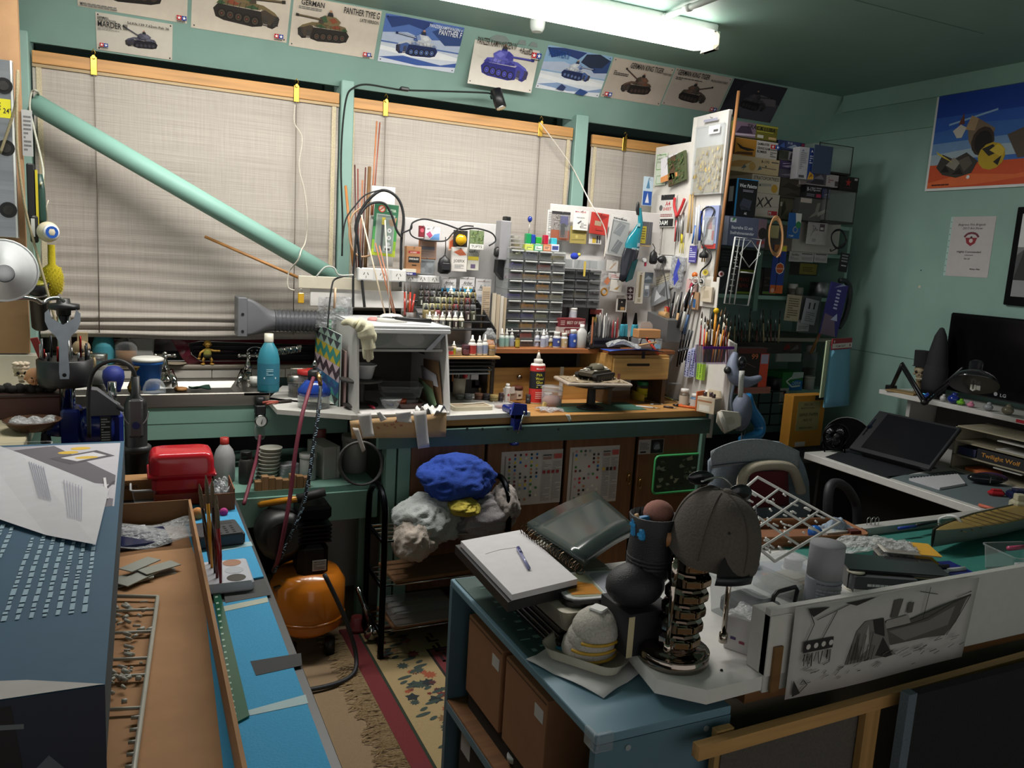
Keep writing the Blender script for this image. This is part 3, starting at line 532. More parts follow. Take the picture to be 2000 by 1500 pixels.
T('blue_bucket','small blue bucket with a white lid beside the left tap',0,p,[('*',b),('lid',l)])
p=V((on(302,770,2,SK).x,3.33,SK));T('plastic_dome','small clear ribbed plastic cup turned upside down before the blue bucket','cup',p,B('#d5e4ee','tr').la([(.042,0),(.04,.02),(.03,.042),(.018,.05),(0,.05)],n=16))
p=V((on(222,766,2,SK).x,3.36,SK));T('bulb_blower','dark blue rubber blower bulb by the sink',0,p,B('#23307e','ru').la([(.024,0),(.026,.012),(.033,.03),(.039,.055),(.036,.08),(.02,.096),(0,.1)],n=16))
p=V((on(262,764,2,SK).x,3.30,SK));T('brass_horn','small brass bulb horn behind the rotary tool',0,p,B('#8a6a2c','me').la([(.012,0),(.02,.01),(.024,.025),(.012,.055),(.008,.085),(.02,.1),(.022,.104)],n=14))
BT('round glass jar with a silver lid left of the blue bulb',192,748,SK,34,58,'jar','#cfd6d4','#b9b8b0',None,name='glass_jar',bm='tr',cm='me',cat='jar',fill='#8a8884')
# skull ornament with skeletal hand
def skull(s,col,m='sk',jaw=True):
 b=B(col,m);b.sph(0,0,.62*s,.36*s,.42*s,.36*s,14,9);b.bc(0,-.3*s,.2*s,.36*s,.24*s,.3*s,.08*s)
 if jaw:b.bc(0,-.3*s,.02*s,.3*s,.24*s,.15*s,.06*s)
 b.sph(-.27*s,-.22*s,.42*s,.1*s,.12*s,.06*s,8,5).sph(.27*s,-.22*s,.42*s,.1*s,.12*s,.06*s,8,5)
 e=B('#1a120c','ma');[e.sph(q*.15*s,-.345*s,.55*s,.1*s,.06*s,.09*s,9,6)for q in(-1,1)];e.pr([(-.05*s,.36*s),(.05*s,.36*s),(0,.47*s)],-.43*s,-.36*s)
 t=B('#d8ccb0','ma');[t.bc(-.14*s+i*.047*s,-.42*s,.15*s,.036*s,.03*s,.1*s)for i in range(7)]
 return[('*',b),('eye_sockets',e),('teeth',t)]
def skel():
 p=V((on(163,765,2,SK).x,3.30,SK));m=mpp(p);s=44*m
 P=skull(s,'#8e7a5c');
 for _,bb in[(q[0],q[1])for q in P]:bb.v=[(x*cos(.5)-y*sin(.5),x*sin(.5)+y*cos(.5),z+65*m)for x,y,z in bb.v]
 st_=B('#9c8a68','wd');st_.bx(-.012,.022,-.01,.01,65*m+.9*s,65*m+1.3*s)
 P.append(('wooden_wedge',st_))
 a=B('#a8916a','sk');a.tu([(.02,0,0),(.026,.002,.05),(.02,.0,.09)],[.009,.007,.008],7)
 for i in range(5):a.tu([(.016+i*.003,-.004,.085),(.004+i*.010,-.03,.11),(.0+i*.011,-.034,.13),(.002+i*.01,-.03,65*m+.02)],[.004,.0035,.004,.003],6)
 P.append(('bone_arm',a));return T('skeleton_ornament','bone coloured skull ornament held up by a skeletal hand',0,p,P)
skel()
# spanner, drill press
def drill():
 p=fz(128,800,SK);p.y=2.86;p.x=on(128,740,1,2.86).x;m=mpp(p)
 Z=lambda py:on(128,py,1,2.86).z-SK;X=lambda px,py=740:on(px,py,1,2.86).x-p.x
 c=B('#a9abad','ch');c.cyl(0,0,Z(800),.019,Z(605)-Z(800),16);c.cyl(X(140),.03,Z(800),.008,Z(752)-Z(800),10)
 k=B('#101113');k.la([(.02,Z(615)),(.021,Z(606)),(.045,Z(604)),(.045,Z(594)),(.02,Z(592)),(.018,Z(583))],n=16)
 t=B('#121316');t.la([(.074,Z(752)),(.078,Z(745)),(.08,Z(702)),(.074,Z(700)),(.06,Z(703)),(0,Z(703))],n=22)
 bl=B('#1d2a74','gl');bl.bx(X(118),X(157),-.05,.05,Z(870),Z(795),.008);bl.la([(.02,0),(.058,.006),(.062,.02),(.062,.09),(.05,.1)],X(155)-.002,0,Z(832),18,'x');bl.la([(.03,-.03),(.035,0),(.035,.012)],X(110),0,Z(832),12,'x');bl.bx(X(155),X(240),-.045,.05,Z(880),Z(805),.012)
 h=B('#8d9094','ch');h.tu([(X(108),0,Z(838)),(X(88),0,Z(838)),(X(82),0,Z(842)),(X(80),0,Z(850))],.006,8);hg=B('#24262c','ru').la([(.012,0),(.016,-.03),(.011,-.036)],X(86),0,Z(845),10)
 g=B('#54565a');g.pr([(X(169),Z(807)),(X(169),Z(765)),(X(176),Z(755)),(X(190),Z(757)),(X(234),Z(790)),(X(234),Z(806))],-.06,.0)
 lab=B('#2a2a2c','pa').bx(X(195),X(216),-.0625,-.0615,Z(858),Z(808));lt=art(X(216)-X(195),Z(808)-Z(858),[('b',.1,.05,.9,.95,9,'#b9b9b9')],-.063,x0=(X(195)+X(216))/2,z0=Z(858))
 ps=B('#b0b2b4','ch');ps.cyl(X(219),0,Z(800),.013,Z(747)-Z(800),12)
 ring=[]
 for i in range(14):
  an=2*PI*i/14;q=B(['#8e9093','#3a3c40','#7a2020','#b0b2b4'][i%4],'me').cyl(.066*cos(an),.066*sin(an),Z(703),.0035,.03+.02*(i%3),6);ring.append(('tool_bit',q))
 T('drill_stand','blue and black rotary tool stand with chrome column and round bit tray','tool',p,[('column',c),('knob',k),('bit_tray',t),('body',bl),('crank',h),('crank_grip',hg),('clamp_arm',g),('rating_plate',lab,None,[('lettering',lt)]),('post',ps),('tool_arm',B('#2a2b2e').tu([(X(225),-.03,Z(790)),V((on(266,815,1,2.66).x,2.66,on(266,815,1,2.66).z))-p],.008,8))]+ring)
 # spanner leaning on the tray
 s=B('#8f979e','me');w=[(-.012,0),(.012,0),(.014,.02),(.011,.11),(.02,.13),(.038,.15),(.047,.175),(.047,.20),(.036,.212),(.029,.185),(.0,.165),(-.029,.185),(-.036,.212),(-.047,.20),(-.047,.175),(-.038,.15),(-.02,.13),(-.011,.11),(-.014,.02)]
 q=V((on(126,740,1,2.765).x,2.765,on(126,740,1,2.765).z));hole=B('#111','ma').cyl(0,-.0035,.012,.006,.001,10,ax='y')
 T('spanner','large grey open ended spanner on the black bit tray',0,q,[('*',s.pr(w,-.003,.003)),('hanging_hole',hole)],rz=4)
 # rotary tool
 Yt=2.62;o=V((on(266,860,1,Yt).x,Yt,on(266,945,1,Yt).z));Z=lambda py:on(266,py,1,Yt).z-o.z;mm=mpp(o)
 b=B('#131416');b.la([(.004,Z(968)),(.008,Z(945)),(.012,Z(938)),(.03,Z(925)),(.036,Z(880)),(.036,Z(872)),(.031,Z(868)),(.032,Z(790)),(.026,Z(778)),(.012,Z(770)),(.012,Z(735))],n=18)
 b2=B('#4d4d4f').bx(-.02,.02,-.036,-.02,Z(850),Z(776),.006);bt=B('#1e2c66','gl').cyl(0,-.0365,Z(826),.011,.003,14,ax='y');rg=B('#3a3b3d').la([(.037,Z(882)),(.042,Z(878)),(.042,Z(872)),(.037,Z(869))],n=18)
 hk=B('#b0b2b4','me').tu([(.034*cos(t),-.03,Z(800)+.045*sin(t))for t in[PI+PI*i/12 for i in range(13)]],.0018,6);st_=B('#9a9a9c').bx(-.018,.018,-.034,-.028,Z(795),Z(778),.002)
 cbl=B('#15161a','ru').tu(spline([(0,0,Z(738)),(-.012,0,Z(716)),(-.05,.02,Z(706)),(-.1,.04,Z(720)),(-.125,.06,Z(760)),(-.128,.06,Z(860))],6),.006,8)
 T('rotary_tool','black and grey rotary tool nose down with an arched cable',0,o,[('*',b),('switch_plate',b2),('button',bt,'blue button'),('collar',rg),('hook',hk),('stripe',st_),('cable',cbl)])
drill()
# things at the far left
p=V((on(62,800,2,SK).x,2.95,SK));Zz=lambda py:on(62,py,1,2.9).z-SK;
b=B('#4a241c','wd').bx(-.1,.1,-.06,.06,0,Zz(775),.003);l=B('#38201a','wd').bx(-.108,.108,-.066,.066,Zz(775),Zz(768),.003);o_=B('#1a1614','ma')
for i in range(9):o_.sph(-.07+i*.0175,-.03+.01*sin(i*2),Zz(768)+.012,.016,.018,.012+.006*(i%2),8,5)
T('wooden_chest','dark red wooden box with a black carved creature on its lid','box',p,[('*',b),('lid',l),('carving',o_)])
q=V((on(68,752,1,2.9).x,2.9,SK+Zz(753)));s=34*mpp(q)
hd=B('#c08a62','sk').sph(0,0,s*.52,s*.48,s*.5,s*.5,16,10).sph(-.2*s,-.35*s,.36*s,.16*s).sph(.2*s,-.35*s,.36*s,.16*s).sph(0,-.46*s,.4*s,.06*s,.06*s,.05*s,8,5).sph(-.48*s,0,.42*s,.06*s,.08*s,.1*s,7,5).sph(.48*s,0,.42*s,.06*s,.08*s,.1*s,7,5)
ey=B('#120c08','ma').sph(-.17*s,-.43*s,.5*s,.075*s,.05*s,.055*s,8,5).sph(.17*s,-.43*s,.5*s,.075*s,.05*s,.055*s,8,5);mo=B('#5a2420','ma').bx(-.02*s,.0*s,-.53*s,-.49*s,.1*s,.42*s)
T('baby_doll','bald baby doll head on the dark wooden box','doll head',q,[('*',hd),('eyes',ey),('mouth',mo)],rz=12)
q=V((on(42,748,1,2.96).x,2.96,SK+Zz(752)));s=36*mpp(q);P=skull(s,'#b9a88a');hw=B('#c9b9a4','cl').la([(.38*s,.72*s),(.42*s,.82*s),(.3*s,.98*s),(0,1.02*s)],n=12)
for i in range(8):hw.sph(.3*s*cos(i*.8),.3*s*sin(i*.8),1.0*s,.14*s,.14*s,.1*s,7,5)
T('skull_figurine','small skull figurine in a frilled cream cap behind the doll head',0,q,P+[('headscarf',hw)],rz=10)
p=V((on(70,828,2,SK).x,2.72,SK));T('bowl','shallow brown bowl of wrapped packets on the cream counter',0,p,[('*',B('#4c3527','gl').la([(.03,0),(.05,.004),(.075,.03),(.078,.034),(.07,.034),(.045,.01)],n=18)),('packet',B('#6a4c36','bag').su(lambda u,v:(-.06+.12*u,-.04+.08*v,.03+.014*sin(u*9)*sin(v*7)),10,8,.002))])
p=V((on(86,715,1,2.99).x,2.99,on(86,715,1,2.99).z));b=B('#7a2420','ma').pr([(-.036,.09),(-.016,.094),(.02,0),(-.002,-.01)],-.008,.008);T('red_bracket','dark red slanting clamp handle left of the spanner','clamp',p,[('*',b),('ring',B('#aaa','ch').tu([(-.008+.012*cos(t*.5),-.012,.01+.014*sin(t*.5))for t in range(13)],.003,6,True))])
# clear tubs at the left edge
p=fz(20,872,SK-.12);p=V((on(22,850,1,2.35).x,2.35,.78));zt=on(22,802,1,2.35).z-.78
T('clear_tub','clear plastic tub of odds and ends at the left edge',0,p,[('*',tubs(.17,.12,zt*.62)),('contents',B('#b8b4a0','ma').su(lambda u,v:(-.06+.12*u,-.04+.08*v,.05+.03*sin(u*8+v*3)*cos(v*7)),8,6,.01))])
# wall of hanging things at the left edge
Yl=3.2
def hangy(name,label,cat,px,py,parts,Y=Yl,rz=0,ry=0,rx=0,grp=None):return T(name,label,cat,on(px,py,1,Y),parts,rz=rz,ry=ry,rx=rx,grp=grp)
c,w_,h_=RY(-24,118,31,463,3.235)
b=B('#a9adb2','br');b.bx(-w_/2,w_/2,-.02,0,0,h_,.002);rl=B('#dcdcd8').bx(w_/2-.006,w_/2,-.022,.002,0,h_)
vt=[]
for py in(170,290,410):
 z=on(12,py,1,3.235).z-c.z;v_=B('#141414').cyl(.014,-.0215,z,.026,.002,18,ax='y');vt.append(('vial_hole',v_,None,[('vial',B('#9a7a5a','gs').cyl(.014,-.024,z,.015,.003,12,ax='y'))]))
z=on(12,232,1,3.235).z-c.z;stk=B('#d9d02a','pa').bx(-w_/2,w_/2-.008,-.0212,-.0202,z,z+.06);sl_=art(w_,.06,[('t','24"',.62,.25,.28,'#222',.3),('b',.1,.2,.55,.85,4,'#4a4a20')],-.0215,z0=z)
T('spirit_level','aluminium spirit level with a yellow sticker at the left edge',0,c,[('*',b),('rail',rl),('sticker',stk,'yellow sticker marked 24"',[('lettering',sl_)])]+vt)
p=on(94,470,1,3.15);m=mpp(p);r=20*m;p=on(94,453,1,3.15)
e=B('#c9bfa6','gl').sph(0,0,0,r,r,r,18,12)
ir=B('#e8e8ea','gl').la([(.0,0),(.72*r,0)],n=18,ax='y');
def disc(rr,off,col,x=.0,z=0):return B(col,'gl').add([(x+rr*cos(2*PI*i/20),-off,z+rr*sin(2*PI*i/20))for i in range(20)],[tuple(range(20))])
T('eyeball_ornament','hanging eyeball ornament with a blue iris',0,p,[('*',e),('white_ring',B('#e6e6ea','gl').la([(.74*r,.68*r),(.7*r,.9*r),(0,.93*r)],n=20,ax='y')),('iris',disc(.58*r,.935*r,'#2b55a8')),('pupil',disc(.27*r,.938*r,'#0a0a14')),('glint',disc(.14*r,.94*r,'#e8eefc',.12*r,.1*r)),('hook_cord',B('#b9b0a0','cl').tu([(0,0,r),(-.003,0,r+.05),(.004,0,r+.07)],.002,5))],rz=25)
p=on(100,478,1,3.19);m=mpp(p);h=B('#b9a81c','fu')
h.la([(.012,-100*m),(.03,-88*m),(.034,-60*m),(.026,-45*m),(.012,-38*m),(.011,0)],n=16);rb=[]
fz_=B('#cdb81f','fu')
for i in range(160):
 t=i/160;a=i*2.4;zz=-(42+52*t)*m;rr=.03+.008*sin(t*PI);fz_.tu([(.01*cos(a),.01*sin(a),zz),(rr*cos(a),rr*sin(a),zz-.004)],.0012,3)
o=T('bottle_brush','bright yellow bristle brush below the eyeball ornament',0,p,[('*',h)]);x=fz_.obj('bristles',o);x['kind']='stuff'
# black tools behind the rope
p=on(64,320,1,3.2);b=B('#17181a');b.bx(-.018,.006,-.02,.0,-.2,.0,.004);b.bx(-.012,.012,-.03,-.01,-.26,-.17,.006);T('tape_gun','black and yellow hand tool beside the spirit level','tool',p,[('*',b),('yellow_edge',B('#c9b82c').bx(.007,.013,-.02,.0,-.2,-.02)),('scale',B('#c9c9c4','pa').bx(-.008,.003,-.0315,-.0305,-.24,-.18))])
p=on(78,340,1,3.22);T('green_handle_tool','dark green handled tool beside the wide blind',0,p,B('#1c3b34').la([(.012,-.17),(.016,-.15),(.014,-.05),(.008,0)],n=10))
p=on(75,565,1,3.18);b=B('#141518').la([(.026,-.15),(.03,-.145),(.03,-.02),(.036,.0),(.036,.03)],n=16);lens=B('#8a8430','gl').la([(.033,.03),(.02,.032),(0,.033)],n=16);ring=B('#a9a9a4','me').la([(.037,-.014),(.037,-.008)],n=16)
T('torch','black torch with a yellowish lens under the yellow brush',0,p,[('*',b),('lens',lens),('ring',ring)],rx=24)
p=on(60,470,1,3.24);T('green_shears','pale green shear blades behind the beige cord',0,p,[('*',B('#9fb09a','me').pr([(-.014,.1),(.0,.1),(.012,-.12),(.004,-.2),(-.004,-.12)],-.006,0)),('grip',B('#7f9a84').pr([(.012,.0),(.03,.02),(.026,-.1),(.012,-.13)],-.008,0))])
cord('beige rope slung over the pipe end and down the left corner','rope',[on(0,300,1,3.19),on(22,235,1,3.19),on(33,190,1,3.19),on(36,150,1,3.2),on(34,140,1,3.2),on(33,190,1,3.18),on(34,290,1,3.17),on(48,400,1,3.16),on(68,480,1,3.15),on(90,560,1,3.1),on(112,640,1,3.06)],.0045,'#8f8468','rope')
cord('pale loop of cable over the top end of the drainpipe','cable_loop',[on(80,360,1,3.2),on(84,330,1,3.3),on(66,250,1,3.42),on(58,210,1,3.45),on(62,180,1,3.46),on(72,178,1,3.46),on(78,190,1,3.56)],.004,'#a9aa9c','cable')
c,w_,h_=RY(43,215,64,305,3.245);T('grey_tag_card','grey printed card behind the rope at the left corner',0,c,[('*',B('#9a9a98','pa').bx(-w_/2,w_/2,-.002,0,0,h_)),('print',art(w_,h_,[('b',.15,.1,.85,.9,9,'#5a5a5a')],-.0022))])
# clip lamp
p=on(6,528,1,2.5);m=mpp(p);R_=58*m
sh=B('#c3c6c8').la([(R_,0),(R_*.98,.006),(R_*.8,.045),(R_*.5,.085),(R_*.3,.12),(R_*.28,.17)],n=26,cap=False);rim=B('#e6e8e8').tu([(R_*cos(2*PI*i/30),R_*sin(2*PI*i/30),0)for i in range(30)],.005,6,True)
blb=B('#b9bdc4','ch').sph(0,0,.05,R_*.44,R_*.44,.035,18,9);ref=B('#d0d3d5','me').la([(R_*.46,.055),(R_*.3,.1)],n=20)
T('work_lamp','round white reflector lamp facing out at the left edge',0,p,[('shade',sh),('rim',rim),('bulb',blb),('reflector',ref)],rx=90,rz=8)
a=[on(-10,588,1,2.55),on(40,582,1,2.58),on(66,584,1,2.6),on(82,591,1,2.62),on(96,584,1,2.64),on(115,582,1,2.66),on(124,588,1,2.68)]
T('bent_rod','bent silver rod arm of the white lamp','arm',OO,B('#b9bcbe','ch').tu(spline(a,4),.006,8))
# main workbench
ZB=.85;ZW=.868
xl=on(990,815,2,ZB).x;xr=on(1386,802,2,ZB).x;yfr=on(1200,813,2,ZB-.015).y
T('workbench','long wooden workbench top with a worn golden front edge','bench',OO,B('#b0814a','wd').bx(.95,xr,yfr,3.62,ZB-.032,ZB,.003))
pts=[(q.x,q.y)for q in(fz(519,776,ZW),fz(541,800,ZW),fz(686,811,ZW),fz(880,812,ZW),fz(1036,805,ZW))]
pts+=[(pts[-1][0],3.45),(.60,3.62),(pts[0][0],3.30)]
T('white_worktop','white laminate board with a cut corner joining the sink to the bench','board',OO,B('#c9c6c0').pr(pts,ZB+.0,ZW,'xy'))
za=on(1080,860,1,2.88).z
b=B('#465f59','pt');b.bx(.83,xr-.01,2.87,2.90,za,ZB-.034);  # shade of the bench overhang is mixed into this darker green
for px in(912,942,991,1020,1090):q=on(px,840,1,2.87);b.c('#26302d').cyl(q.x,2.8695,q.z+.004,.006,.001,8,ax='y')
T('workbench_apron','dark green apron board under the wooden bench edge','board',OO,b)
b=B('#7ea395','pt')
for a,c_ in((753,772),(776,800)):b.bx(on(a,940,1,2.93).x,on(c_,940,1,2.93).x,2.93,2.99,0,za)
T('bench_post','green painted double post under the bench left of the wooden doors',0,OO,b)
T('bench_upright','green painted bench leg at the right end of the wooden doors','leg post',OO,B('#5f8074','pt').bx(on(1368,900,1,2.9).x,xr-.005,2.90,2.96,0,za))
# cupboard under the bench
root=bpy.data.objects.new('bench_cupboard',None);COL.objects.link(root);root['label']='brown wood grain cupboard doors under the workbench';root['category']='cupboard';yd=2.93
cs=B('#1c120c','ma').bx(on(800,900,1,yd).x,xr-.06,yd+.024,3.3,.1,za);cs.obj('carcass',root)
for i,(a,c_)in enumerate(((803,946),(952,1098),(1105,1238),(1246,1368))):
 x0,x1=on(a,900,1,yd).x,on(c_,900,1,yd).x;d=B('#7a5236','wz').bx(x0,x1,yd,yd+.018,.14,za-.003,.002);do=d.obj('door',root)
 lx=x1-.02 if i%2==0 else x0+.02;lz=on((a+c_)/2,915+20,1,yd).z
 h=B('#a88a5a','me').bx(lx-.012,lx+.012,yd-.004,yd,lz-.02,lz+.02);h.tu([(lx+.007*cos(t*.6),yd-.006,lz-.012+.022*sin(t*.6))for t in range(11)],.002,5,True);h.obj('latch',do)
def chart(label,bb,dots):
 c,w,h=RY(*bb,yd-.001);cols=['#1d1a1a','#3a3634','#c22c38','#7a3030','#3f7a3a','#d8c24a','#2a6ab0','#2b2f33','#b0784a','#c88a8a','#4a4e52','#8a8f94','#d8d2c4']
 its=[('r',.05,.08,.075,.92,'#8a8680')]
 for j in range(13):
  for i in range(6):
   if random.random()<dots:its.append(('c',.13+i*.088,.93-j*.068,.024,rc(cols)))
 its+=[('b',.66,.06,.80,.8,26,'#8f8c8a'),('b',.83,.06,.97,.8,26,'#8f8c8a'),('r',.66,.9,.80,.92,'#333'),('r',.66,.83,.8,.88,'#8a6a60'),('r',.84,.84,.97,.93,'#a84a44')]
 for i in range(4):its.append(('r',.66+i*.075,.57,.71+i*.075,.63,rc(['#8a3030','#c8a040','#222'])))
 T('colour_chart',label,'chart',c,[('*',B('#c3bcb8','pa').bw(w,-.0012,0,0,h)),('print',art(w,h,its,-.0014))])
chart('paint colour chart of round swatches on the cupboard, beside the blue cloth',(977,880,1096,985),.8)
chart('paint colour chart of round swatches with a painting hand, on the next door right',(1110,872,1206,982),.62)
c,w,h=RY(1247,858,1296,886,yd-.001);T('printed_card','small printed card with a dark picture on the last cupboard door',0,c,[('*',B('#b0aaa8','pa').bw(w,-.0012,0,0,h)),('print',art(w,h,[('r',.48,.02,.98,.98,'#15161c'),('c',.72,.5,.3,'#4a5058'),('p','#8a9096',.6,.3,.66,.6,.8,.66,.86,.3),('b',.05,.3,.42,.9,6,'#666'),('r',.08,.08,.3,.2,'#222')],-.0014))])
c,w,h=RY(1276,888,1366,960,yd-.004);its=[('r',0,0,1,1,'#3a4438')]
for i in range(34):x,y=rnd(.05,.9),rnd(.05,.85);its.append(('p',rc(['#5f6f58','#8a9a86','#2a3028','#a8a890','#46583c']),x,y,x+rnd(.03,.12),y+.02,x+rnd(.02,.1),y+rnd(.05,.14),x-.02,y+.07))
f=B('#3f9a5a').tu([(x,-.006,z+h/2)for x,z in rrect(w,h,.02)],.006,6,True)
T('green_framed_picture','green plastic framed picture of grey stones on the cupboard',0,c,[('*',f),('print',art(w,h,its,-.003))])
# boards behind the bench
def board(label,bb,Y,col='#d4d0c8',d=.012,m='pl',name='backboard',z0=None):
 c,w,h=RY(*bb,Y)
 if z0 is not None:h=c.z+h-z0;c.z=z0
 return T(name,label,'board',c,B(col,m).bw(w,0,d,0,h,.002)),c,w,h
YP=3.40
board('cream upper strip board at the end of the drainpipe',(583,542,765,566),YP-.03,'#c3bba8')
board('white lower strip board hung with a clear plastic sheet',(606,566,795,600),YP-.022,'#cfccc8')
board('tall narrow white board behind the green tool pack',(724,364,770,520),YP+.03,'#d0ccc8')
board('white pegboard behind the hanging packs left of the drawers',(788,432,990,600),YP+.03,'#c6c3c2',z0=ZB)
board('white pegboard behind the teal hand vacuum',(1068,407,1292,640),YP+.03,'#cdc9c6',z0=ZB)
# tall tool panel at right angles, its face to the left
XPn=2.42
pa=[on(*q,0,XPn)for q in((1283,288),(1350,277),(1355,230),(1425,213))]
q1,q2=on(1434,672,0,XPn),on(1428,835,0,XPn)
prof=[(3.54,ZB),(3.54,pa[0].z),(pa[1].y,pa[1].z),(pa[2].y,pa[2].z),(pa[3].y,pa[3].z),(pa[3].y,q1 .z+.05),(q1 .y,q1 .z+.0),(q1 .y,ZB-.0)]
T('tool_board','tall white side panel at right angles to the window, crowded with tools','panel',OO,B('#d2cec8').pr(prof,XPn,XPn+.018,'yz'))
# power sockets
def sockets(label,bb,Y,n,X=None):
 c,w,h=RY(*bb,Y)if X is None else RX(*bb,X);P=[('*',B('#c4c4c2').bw(w,-.03,0,0,h,.004))]
 for i in range(n):
  x=-w/2+(i+.5)*w/n;s=B('#4a4846','ma')
  for a,bx_ in((-.008,25),(.008,-25)):s.T(x+a,-.0306,h*.55,0,bx_,0).bx(-.0015,.0015,0,.001,-.006,.006)
  s.U().bx(x-.0012,x+.0012,-.0306,-.0296,h*.3-.005,h*.3+.005);P.append(('socket',B('#d6d4d0').bx(x-w/n*.42,x+w/n*.42,-.0305,-.029,h*.1,h*.9,.001),None,[('pins',s)]))
 return T('power_board',label,'power board',c,P,rz=0 if X is None else-90)
sockets('grey power board left of the tool pack with one round socket',(695,524,790,549),YP-.036,3)
sockets('grey power board under the brown cardboard pack',(786,537,856,552),YP,3)
sockets('white power board on the tool panel with a black plug in it',(1266,500,1342,528),0,4,X=XPn-.0)
# packs, cards
def pk(label,bb,Y=YP,col='#d0ccc6',its=(),d=.004,name='hanging_pack',cat='pack',ry=0,X=None,bl=None,blc='#cfd6d8',m='pa',hook=True,grp=None,extra=()):
 c,w,h=RY(*bb,Y)if X is None else RX(*bb,X)
 P=[('*',B(col,m).bw(w,-d,-.0004,0,h,.0008))]
 if its:P.append(('print',art(w,h,its,-d-.0001)))
 if bl:
  a,b_,e,f=bl;P.append(('blister',B(blc,'tr').bx((a-.5)*w,(e-.5)*w,-d-.012,-d-.0012,b_*h,f*h,.005)))
 if hook:P.append(('hook',B('#a9a9a6','me').tu([(0,.004,h*.95),(0,-d-.012,h*.95),(0,-d-.014,h*.95+.006)],.0016,5)))
 for e in extra:P.append(e(w,h,d))
 return T(name,label,cat,c,P,rz=0 if X is None else-90,ry=ry,grp=grp)
W_='#dcd9d4'
pk('green and yellow rotary cutter blister pack hanging in the black cable loop',(725,398,772,500),YP-.01,'#2f6a4a',[('r',0,0,1,.12,'#b9c838'),('r',0,.12,1,.3,'#8ab83c'),('r',0,.3,1,.55,'#4a9a54'),('c',.3,.9,.07,'#c8452e'),('c',.3,.9,.052,'#d8c8b4'),('l','#c8452e',.02,.2,.86,.4,.94),('t','CUTTER',.5,.86,.05,'#d8e8d0',.4),('r',.1,.06,.88,.8,'#9fb0a0'),('p','#c09468',.6,.7,.95,.76,.9,.6,.7,.58),('p','#2a3030',.36,.1,.44,.1,.46,.6,.34,.6),('r',.34,.6,.48,.74,'#d8c22c'),('c',.68,.5,.045,'#e8e8e6'),('c',.68,.5,.015,'#777'),('c',.68,.36,.045,'#e8e8e6'),('c',.68,.36,.015,'#777'),('c',.68,.24,.035,'#d8d8d6'),('r',.5,.1,.8,.2,'#e4e4e0'),('r',.54,.11,.76,.16,'#444')],.006,ry=3,bl=(.14,.06,.86,.8))
pk('brown cardboard tool box with a red and a black label',(789,481,818,533),YP-.012,'#a97a54',[('r',.15,.74,.9,.83,'#a83030'),('t','HOBBY',.26,.755,.05,'#f0e0d0',.5),('r',.15,.4,.9,.62,'#1d1a1a'),('t','SPARE BLADE',.2,.5,.07,'#e8e4dc',.62),('r',.4,.28,.7,.32,'#2a2420')],.03,m='cd')
pk('small cream and blue strip pack over the foot of the brown box',(786,525,812,537),YP-.05,'#cdc6b4',[('r',0,0,1,.45,'#2c2c74'),('t','SMD60',.15,.08,.28,'#fff',.7)],.004,hook=False)
pk('orange and purple foil sheet pack under the red and white box',(817,466,852,506),YP-.006,'#b07850',[('r',.1,.45,.9,.62,'#6a5468'),('b',.1,.1,.9,.4,5,'#8a5a44'),('p','#c88a60',.1,.62,.9,.66,.9,.8,.1,.9)],.004,bl=(.05,.05,.95,.9))
pk('silver disc blister pack below the orange foil pack',(815,503,849,536),YP-.004,'#a4a6a8',[('c',.3,.62,.2,'#85888c'),('c',.7,.62,.2,'#bfc3c6'),('c',.3,.25,.14,'#c9cccf'),('c',.72,.25,.14,'#8c8f93')],.004,bl=(.05,.05,.95,.9))
pk('white, pink and blue product box hung high on the pegboard',(827,444,856,471),YP-.02,'#d8d4d6',[('p','#b8507a',.05,.5,.3,.7,.5,.4,.3,.2),('p','#6a9ad0',.3,.1,.95,.1,.95,.6,.6,.5),('t','SET',.1,.82,.1,'#444',.4)],.025)
pk('dark red tape reel beside the white and blue box',(817,441,826,463),YP-.02,'#7a1c26',[('c',.5,.6,.18,'#c8586a')],.02)
pk('yellow and black tape measure on a card',(885,450,912,482),YP-.022,'#1d1a16',[('c',.55,.45,.36,'#d8a820'),('c',.6,.75,.14,'#2a2418'),('t','12',.45,.25,.2,'#5a4410',.3)],.006,extra=[lambda w,h,d:('case',B('#d4a41e','gl').la([(w*.36,0),(w*.38,.004),(w*.3,.014),(0,.015)],0,-d,h*.42,16,'y'))])
pk('static grass tuft pack, green with a white label',(916,450,943,487),YP-.02,'#6f7f58',[('r',.0,0,1,.28,'#dcdad4'),('t','TUFTS',.1,.08,.14,'#222',.8)]+[('p',rc(['#5f7a3c','#8a9a5c','#46602c']),x,y,x+.1,y+.02,x+.05,y+.12)for x,y in[(rnd(.02,.9),rnd(.3,.85))for _ in range(26)]],.012)
pk('white pack of cards lettered JOEFIX under the tape measure',(880,483,910,530),YP-.012,'#d9d3cc',[('t','JOEFIX',.15,.38,.12,'#2a2420',.7),('p','#c86a48',.1,.8,.6,.95,.95,.7,.5,.66),('b',.2,.12,.8,.3,4,'#888')],.014)
pk('orange and white leaflet hanging behind the JOEFIX cards',(876,460,892,490),YP-.004,'#d8b8a0',[('p','#d0623c',.1,.1,.8,.3,.6,.8,.1,.6)],.003)
pk('white and yellow price card right of the JOEFIX pack',(912,488,935,528),YP-.008,'#d6d2c4',[('r',0,.8,1,1,'#efeee8'),('t','NAPOL',.1,.84,.12,'#222',.8),('r',.05,.5,.95,.68,'#d0bc3c'),('r',.3,.1,.7,.3,'#6a5a7a')],.004)
